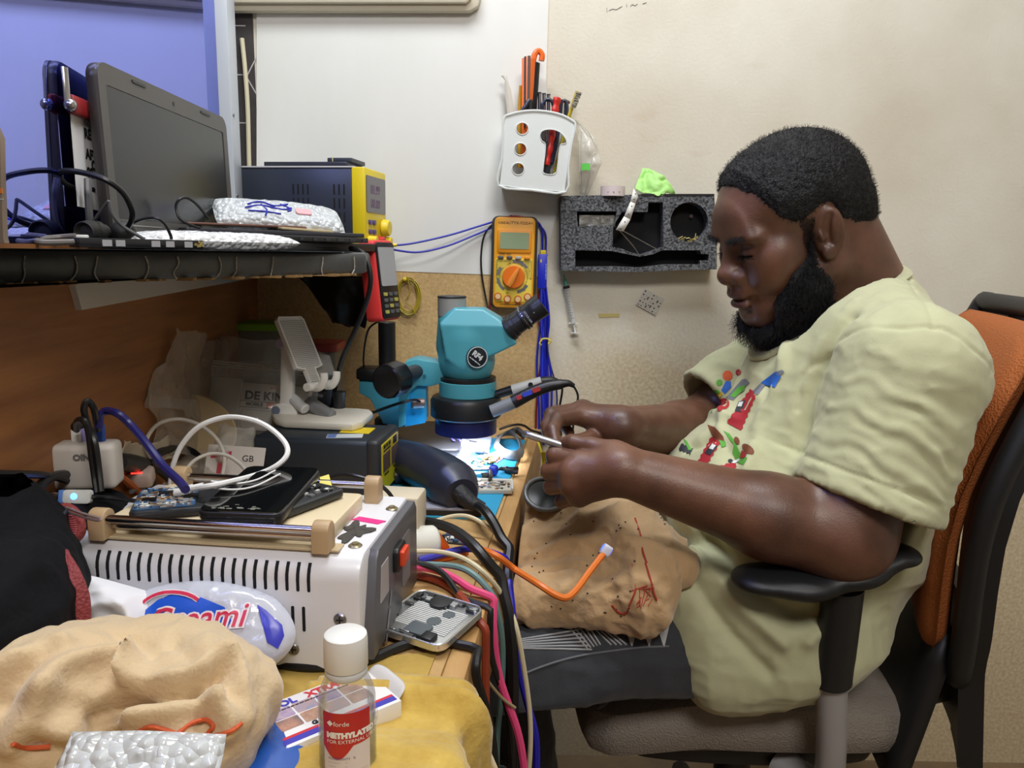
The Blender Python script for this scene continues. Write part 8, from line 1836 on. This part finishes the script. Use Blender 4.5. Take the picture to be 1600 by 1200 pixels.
decal(mb, [(1071, 668), (1078, 660), (1081, 672), (1081, 688), (1076, 692), (1071, 684)], 'k', E1_); decal(mb, [(1074, 666), (1078, 664), (1078, 682), (1074, 682)], 'r', E2_); decal(mb, zz((1063, 698), (1081, 706), 9, 8, 7), 'k', E1_); decal(mb, [(1068, 686), (1074, 690), (1082, 704), (1076, 704)], 'g', E2_)
decal(mb, [(1130, 673), (1140, 678), (1149, 690), (1156, 706), (1168, 716), (1162, 727), (1152, 722), (1145, 708), (1147, 695), (1138, 684)], 'g', E1_); decal(mb, oval(1152, 689, 4, 6, -25), 'n', E2_); decal(mb, oval(1169, 702, 11, 6, 40), 'n', E1_); decal(mb, [(1157, 716), (1160, 704), (1168, 708), (1164, 716)], 'r', E2_); decal(mb, [(1142, 724), (1156, 716), (1158, 719), (1148, 725)], 'w', E2_); decal(mb, oval(1141, 721, 4, 3), 'k', E2_)
decal(mb, zz((1116, 738), (1150, 726), 10, 8, 8), 'r', E1_); decal(mb, oval(1132, 738, 13, 5, -14), 's', E2_)
if mb.v:
    o = mb.obj('chest_print', [mat('print ' + k, c, .7) for k, c in pr_c.items()], shirt, recalc=False)

# ---- trousers and legs
trm = mat('dark grey jersey', (44, 46, 52), .85, var=(60, .3), rgb2=(54, 56, 62), bump=(320, .3, .001), sheen=.2)
T = SDF((-.18, .70, .02), (.70, 1.40, .72), .0042)
hipL, hipR = np.array((.38, .965, .585)), np.array((.38, 1.145, .585)); kneL, kneR = np.array((-.045, .90, .548)), np.array((-.03, 1.14, .552))
anL, anR = np.array((.03, .90, .11)), np.array((.06, 1.15, .11))
for h_, k_, a_ in ((hipL, kneL, anL), (hipR, kneR, anR)):
    T.cone(h_, k_, .074, .066, .03); T.cone(k_, a_, .066, .046, .03)
T.ell((.40, 1.05, .57), (.10, .165, .06), k=.04)
T.put(lambda X, Y, Z: .5 - Z + np.where(X > .12, 0, -.5) + 0 * Y, (.0, .5, .4), (.8, 1.5, .51), .01, True)
Vp, Qp = T.mesh(); Vp = relax(Vp, Qp, 2); Np_ = vnormals(Vp, Qp); Vp = Vp + Np_ * (.004 * ridged(Vp * 12, 3, 3))[:, None]
trs = np_obj('trousers', Vp, Qp, trm, man); bvhp = BVHTree.FromPolygons([tuple(v) for v in Vp], [tuple(q) for q in Qp])
def online(bv, pts, r, e):
    out = []
    for a, b in pts:
        h = bv.ray_cast(Vector(_C), Vector(_ray(a, b)).normalized())
        if h[0] is not None: out.append(h[0] + h[1] * e)
    return out
mb = MB(); st_ = mat('grey stripe', (176, 178, 182), .7)
def stripe(p, q, n=8):
    o = online(bvhp, [(p[0] + (q[0] - p[0]) * k / n, p[1] + (q[1] - p[1]) * k / n) for k in range(n + 1)], 0, .0008)
    if len(o) > 2: mb.tube(o, .0011, 4, 0)
for k in range(5): stripe((860 + 9 * k, 946 - 1 * k), (918 + 5 * k, 1014 - 1.5 * k))
for k in range(6): stripe((800, 1002 + 2.2 * k), (905 + 4 * k, 984 + 6.2 * k))
for k in range(4): stripe((905 + 8 * k, 960 + 2 * k), (955 + 8 * k, 1008))
for c_ in (985, 1012, 1035):
    for k in range(4): stripe((c_ - 14 + k * 3, 960), (c_ + 2, 1010 - k * 4)); stripe((c_ + 14 - k * 3, 960), (c_ + 2, 1010 - k * 4))
if mb.v: mb.obj('stripe', st_, trs)
mb = MB(); o = online(bvhp, [(800, 1062), (830, 1048), (870, 1034), (910, 1024), (950, 1018), (1000, 1012), (1045, 1010)], 0, .0006)
if len(o) > 3: mb.tube(o, .0016, 6, 4); mb.obj('seam', mat('grey seam', (96, 98, 104), .7), trs)
# shoes, resting on the floor
shm = mat('black shoe', (24, 24, 26), .5)
for nm, a_ in (('L', anL), ('R', anR)):
    f_ = SDF((a_[0] - .24, a_[1] - .07, -.01), (a_[0] + .09, a_[1] + .07, .16), .005); f_.cone(a_ + np.array((.02, 0, -.065)), a_ + np.array((-.16, 0, -.075)), .045, .034, .02).cone(a_, a_ + np.array((0, 0, -.05)), .05, .045, .02); f_.put(lambda X, Y, Z: Z - .001 + 0 * X + 0 * Y, (-.4, .5, -.05), (.4, 1.4, .001), .0, True)
    V_, Q_ = f_.mesh(); np_obj('shoe', relax(V_, Q_, 2), Q_, shm, man)

# ---- the phone in his hands
pc_ = (at(828, 680, .868) + at(940, 716, .862)) / 2; ux = (at(940, 716, .862) - at(828, 680, .868)).normalized(); Mx = frame(pc_, ux, Vector((-.1, 1, -.20)))
hp = thing('phone', 'slim silver-edged phone held in both hands of the person', 'phone', pc_)
mb = MB(Mx); mb.slab(rr(.118, .062, .009), -.004, .004, .0022); mb.obj('frame', mat('silver phone edge', (190, 192, 198), .25, .85), hp)
mb = MB(Mx); mb.slab(rr(.112, .057, .007), .0035, .0046, .0004); mb.obj('screen', mat('held phone glass', (40, 44, 52), .08, coat=.6), hp)
mb = MB(Mx); mb.slab(rr(.112, .057, .007), -.0046, -.0035, .0004); mb.obj('back_panel', mat('grey blue back', (104, 116, 132), .3), hp)

# ---- cloth on the lap
lapm = mat('tan suede cloth', (186, 152, 112), .9, var=(13, .3), rgb2=(202, 168, 126), bump=(220, .5, .0015), sheen=.4)
C_ = SDF((-.06, .74, .50), (.36, 1.26, .90), .0032)
Cp = lambda px, py, y: np.array(at(px, py, y))
C_.cone(Cp(830, 930, .84), Cp(1000, 930, .80), .034, .036, .02).cone(Cp(830, 880, .92), Cp(1010, 870, .87), .045, .05, .04).cone(Cp(880, 830, .97), Cp(960, 830, .93), .05, .05, .04)
C_.cone(Cp(855, 790, 1.0), Cp(930, 800, .97), .030, .035, .03).cone(Cp(830, 860, .95), Cp(870, 790, 1.0), .026, .026, .025)
C_.cone(Cp(960, 830, .88), Cp(1020, 900, .80), .026, .03, .02).cone(Cp(990, 815, .88), Cp(1060, 890, .82), .022, .022, .012).cone(Cp(1020, 930, .785), Cp(1030, 960, .775), .020, .012, .01).cone(Cp(975, 915, .785), Cp(985, 950, .775), .010, .012, .008)
C_.cone(Cp(850, 955, .815), Cp(1000, 965, .79), .018, .02, .012)
Vc, Qc = C_.mesh(); Vc = relax(Vc, Qc, 2); Nc = vnormals(Vc, Qc)
dc = .0062 * ridged(Vc * 17 + fbm(Vc * 8, 3)[:, None] * .5, 16, 3) + .0012 * fbm(Vc * 80, 4)
for pts, w, a in (([F3(815, 905, .84), F3(880, 885, .83), F3(950, 905, .80), F3(990, 925, .79)], .007, -.010), ([F3(830, 870, .88), F3(900, 850, .87), F3(960, 845, .86)], .010, .010), ([F3(960, 820, .88), F3(985, 865, .83), F3(1015, 900, .8)], .006, -.010), ([F3(1000, 860, .85), F3(1018, 900, .81), F3(1030, 935, .79)], .004, -.006)): dc += foldline(Vc, pts, w, a)
Vc = Vc + Nc * dc[:, None]; sb = (Vc - np.array(E0)) @ np.array(BX); Vc += np.maximum(0, .006 - sb)[:, None] * np.array(BX)
lapc = tag(np_obj('lap_cloth', Vc, Qc, lapm), 'tan suede cloth with frayed red thread bunched on the lap of the person', 'cloth')
bvhc = BVHTree.FromPolygons([tuple(v) for v in Vc], [tuple(q) for q in Qc])
mb = MB()
for pts in ([(992, 810), (1000, 835), (1004, 860), (1010, 880)], [(1008, 880), (1016, 905), (1022, 925), (1026, 938)], [(984, 945), (990, 930), (994, 918)], [(956, 945), (966, 956), (978, 958), (984, 948)]):
    o = online(bvhc, pts, 0, .0008)
    if len(o) > 1: mb.tube(o, .0012, 5, 4)
r_ = random.Random(2)
for k in range(16):
    o = online(bvhc, [(985 + r_.uniform(-8, 40), 900 + r_.uniform(-20, 50)), (985 + r_.uniform(-8, 40), 920 + r_.uniform(-10, 30))], 0, .001)
    if len(o) == 2 and (o[0] - o[1]).length < .03: mb.tube(o, .0006, 4, 0)
if mb.v: mb.obj('red_thread', mat('red thread', (176, 62, 48), .7), lapc)
mb = MB(); r_ = random.Random(9)
for k in range(34):
    o = online(bvhc, [(r_.uniform(830, 1060), r_.uniform(800, 970))], 0, .0002)
    if o: mb.box(o[0], (.002, .002, .0012))
if mb.v: mb.obj('burn_mark', mat('burn mark', (62, 44, 36), .9), lapc)

# ---- round lens and loose yellow wire ends by the bench edge
q = Vector(at(852, 772, .96)); Mx = frame(q, (1, .15, 0), z=(-.1, -.55, .8)); ln = thing('magnifier', 'round dark lens in a grey rim lying against the tan lap cloth', 'lens', q)
MB(Mx).tube([Vector(p + (0,)) for p in circ(.0292, 40)], .0038, 10, 1, True).obj('rim', mat('grey lens rim', (112, 112, 110), .35, .3), ln)
MB(Mx).lathe([(.0001, .003), (.014, .0024), (.0268, .0), (.014, -.0024), (.0001, -.003)], n=40).obj('glass', mat('dark lens glass', (18, 20, 20), .3, spec=.3), ln)
mb = MB()
for dx, dz in ((0, 0), (5, -3), (9, 4)): mb.tube([at(846 + dx * .4, 706, .93), at(848 + dx * .7, 720, .93), at(846 + dx, 734 + dz, .925), at(844 + dx * 1.4, 744 + dz, .925)], .0019, 6)
mb.tube([at(838, 684, .955), at(842, 694, .945), at(847, 708, .93)], .0016, 6)
tag(mb.obj('wire_ends', mat('bright yellow wire', (232, 208, 40), .45)), 'short bright yellow wire ends hanging by the bench edge below the held phone', 'wires', kind='stuff')
# ---- chair
chr_ = thing('office_chair', 'office chair with an orange mesh backrest, black frame and grey seat', 'chair', (.34, .98, 0))
seatm = mat('grey seat mesh', (142, 134, 126), .85, weave=(330, 1.0)); orm = mat('orange mesh', (170, 94, 42), .75, weave=(380, 1.0)); cbk = mat('chair black', (26, 27, 29), .5, bump=(200, .15, .001)); cgr = mat('chair grey', (172, 172, 176), .4, .15)
sx_ = lambda px, py, y: at(px, py, y)
at = _at0
oS = []
sl, sr = .105, .575
for (x, y) in ((sl, .99), (sl + .02, .94), (sl + .07, .918), (.34, .905), (sr - .06, .915), (sr - .012, .945), (sr, .99), (sr, 1.19), (sr - .03, 1.24), (.32, 1.26), (sl + .05, 1.24), (sl, 1.18)): oS.append((x, y))
oS = [(p.x, p.y) for p in crom([Vector((a, b, 0)) for a, b in oS], 5, True)]
mb = MB(); mb.slab(ccw(oS), .425, .500, .028); so = mb.obj('seat', seatm, chr_)
for v in so.data.vertices:
    P_ = v.co + wloc(so); v.co.z += -.030 * max(0, (.26 - P_.x)) / .15 + .010 * math.sin((P_.x - .1) * 9) * (1 if P_.z > .46 else .3)
mb = MB(); mb.slab(ccw([(.36 + (a - .36) * .8, 1.08 + (b - 1.08) * .8) for a, b in oS]), .39, .43, .012); mb.obj('seat_pan', cbk, chr_)
RY = rad(-17.5)                     # the backrest is turned a little away from the bench end
bd = Vector((-math.sin(RY), math.cos(RY), 0)); bn = Vector((-bd.y, bd.x, 0))
def bpt(t, s, off=0):               # t 0..1 up, s -1 near .. 1 far
    z = .565 + t * .455; xe = np.interp(z, [.40, .59, .69, .75, .807, .859, .91, .96, 1.02, 1.04], [.56, .54, .535, .534, .540, .556, .576, .596, .620, .628]); w = np.interp(t, [0, .12, .5, .85, 1], [.165, .185, .205, .205, .195])
    ed = Vector((xe, .87, z)) + bd * (.205 - .0) - bn * .015
    return ed + bd * (s * w) + bn * (.015 * s * s + off)
BB = bpt(-.05, 0)
def shell(o0, o1, s0, s1, t0, t1, nu=30, nv=36, rnd=3.0, puff=False):
    mb = MB(); V_ = []; F_2 = []
    for side_ in (o0, o1):
        for i in range(nu):
            for j in range(nv):
                t = t0 + (t1 - t0) * i / (nu - 1); s = s0 + (s1 - s0) * j / (nv - 1)
                e = 1 - max(0, abs((t - (t0 + t1) / 2) / ((t1 - t0) / 2)) - .8) ** 2 * rnd
                pf_ = (max(0, 1 - abs(s) ** 8) * max(0, 1 - abs(2 * (t - t0) / (t1 - t0) - 1) ** 12)) ** .5 if puff else 1; V_.append(bpt(t, s * e, (o0 + o1) / 2 + (side_ - (o0 + o1) / 2) * pf_))
    n2 = nu * nv
    for i in range(nu - 1):
        for j in range(nv - 1):
            a = i * nv + j; F_2 += [(a, a + nv, a + nv + 1, a + 1), (n2 + a + 1, n2 + a + nv + 1, n2 + a + nv, n2 + a)]
    for i in range(nu - 1): a = i * nv; b = a + nv; F_2 += [(a, n2 + a, n2 + b, b)]; a += nv - 1; b += nv - 1; F_2 += [(a, b, n2 + b, n2 + a)]
    for j in range(nv - 1): F_2 += [(j, j + 1, n2 + j + 1, n2 + j)]; a = (nu - 1) * nv + j; F_2 += [(a, n2 + a, n2 + a + 1, a + 1)]
    mb.add(V_, F_2); return mb
bo_ = shell(.022, -.018, -1.06, 1.06, .03, .985, 44, 50, rnd=6, puff=True).obj('back_mesh', orm, chr_, ang=80)
shell(-.034, -.055, -.95, .95, -.32, .16, rnd=0).obj('back_panel', cbk, chr_)
mb = MB(); ring_ = [bpt(t, -1.02, -.03) for t in np.linspace(0, 1, 8)] + [bpt(1.01, s, -.026) for s in np.linspace(-.85, .85, 6)] + [bpt(t, 1.02, -.03) for t in np.linspace(1, 0, 8)] + [bpt(-.04, s, -.03) for s in np.linspace(.8, -.8, 6)]
mb.tube(ring_, .015, 10, 3, True); mb.obj('back_frame', cbk, chr_)
for s0, s1 in ((-1.0, -.45), (.45, 1.0)): shell(-.030, -.06, s0, s1, -.30, .99, rnd=0).obj('back_support', cbk, chr_)
mb = MB(); mb.tube([bpt(-.2, 0, -.05), BB + Vector((-.01, 0, -.10)), Vector((.52, 1.08, .40)), Vector((.40, 1.08, .39))], .03, 10, 6, flat=1.6); mb.obj('back_bracket', cbk, chr_)
mb = MB(); mb.grid(lambda u, v: Vector((.528 + .05 * v + .06 * u, .895 + .33 * u, .395 + .22 * v)), 8, 6); o = mb.obj('back_plate', cbk, chr_); s2 = o.modifiers.new('s', 'SOLIDIFY'); s2.thickness = .022
YA = .845
a0_, a1_, a2_, a3_ = at(1190, 905, YA), at(1250, 906, YA), at(1330, 890, YA), at(1398, 866, YA)
def armrest(dy):
    d_ = Vector((0, dy, 0)); f_ = SDF((.16, .74 + dy, .58), (.52, .96 + dy, .80), .003)
    for a, b, r0, r1 in ((a0_, a1_, .036, .042), (a1_, a2_, .042, .038), (a2_, a3_, .038, .030)): f_.cone(a + d_, b + d_, r0, r1, .02, sq=((0, 0, 1), .40))
    V_, Q_ = f_.mesh(); np_obj('armrest', relax(V_, Q_, 3), Q_, cbk, chr_)
    t0_ = at(1318, 915, YA) + d_; b0 = at(1300, 1063, YA + .01) + d_; b1 = at(1290, 1225, YA + .04) + d_
    mb = MB(); mb.tube([t0_, t0_.lerp(b0, .5), b0], .0285, 22, 4, flat=.8); mb.obj('arm_sleeve', cbk, chr_)
    mb = MB(); mb.tube([t0_.lerp(b0, .6), b0, b1, Vector((.38, YA + dy + (.10 if dy == 0 else -.10), .40))], .0235, 20, 4, flat=.75); mb.obj('arm_post', cgr, chr_)
armrest(0); armrest(.45)
mb = MB(); mb.cyl((.36, 1.08, .10), (.36, 1.08, .40), .028).cyl((.36, 1.08, .37), (.36, 1.08, .40), .06); mb.obj('gas_column', cbk, chr_)
for k in range(5):
    a = rad(20 + 72 * k); e = Vector((.36 + .28 * math.cos(a), 1.08 + .28 * math.sin(a), .075)); mb = MB(); mb.tube([(.36, 1.08, .12), (.36 + .14 * math.cos(a), 1.08 + .14 * math.sin(a), .105), e], lambda t: .028 - .01 * t, 8); lg = mb.obj('leg', cbk, chr_)
    mb = MB(); mb.cyl(e + Vector((-.012, 0, -.047)), e + Vector((.012, 0, -.047)), .027, n=18, bev=.004); mb.obj('castor', blk, lg)
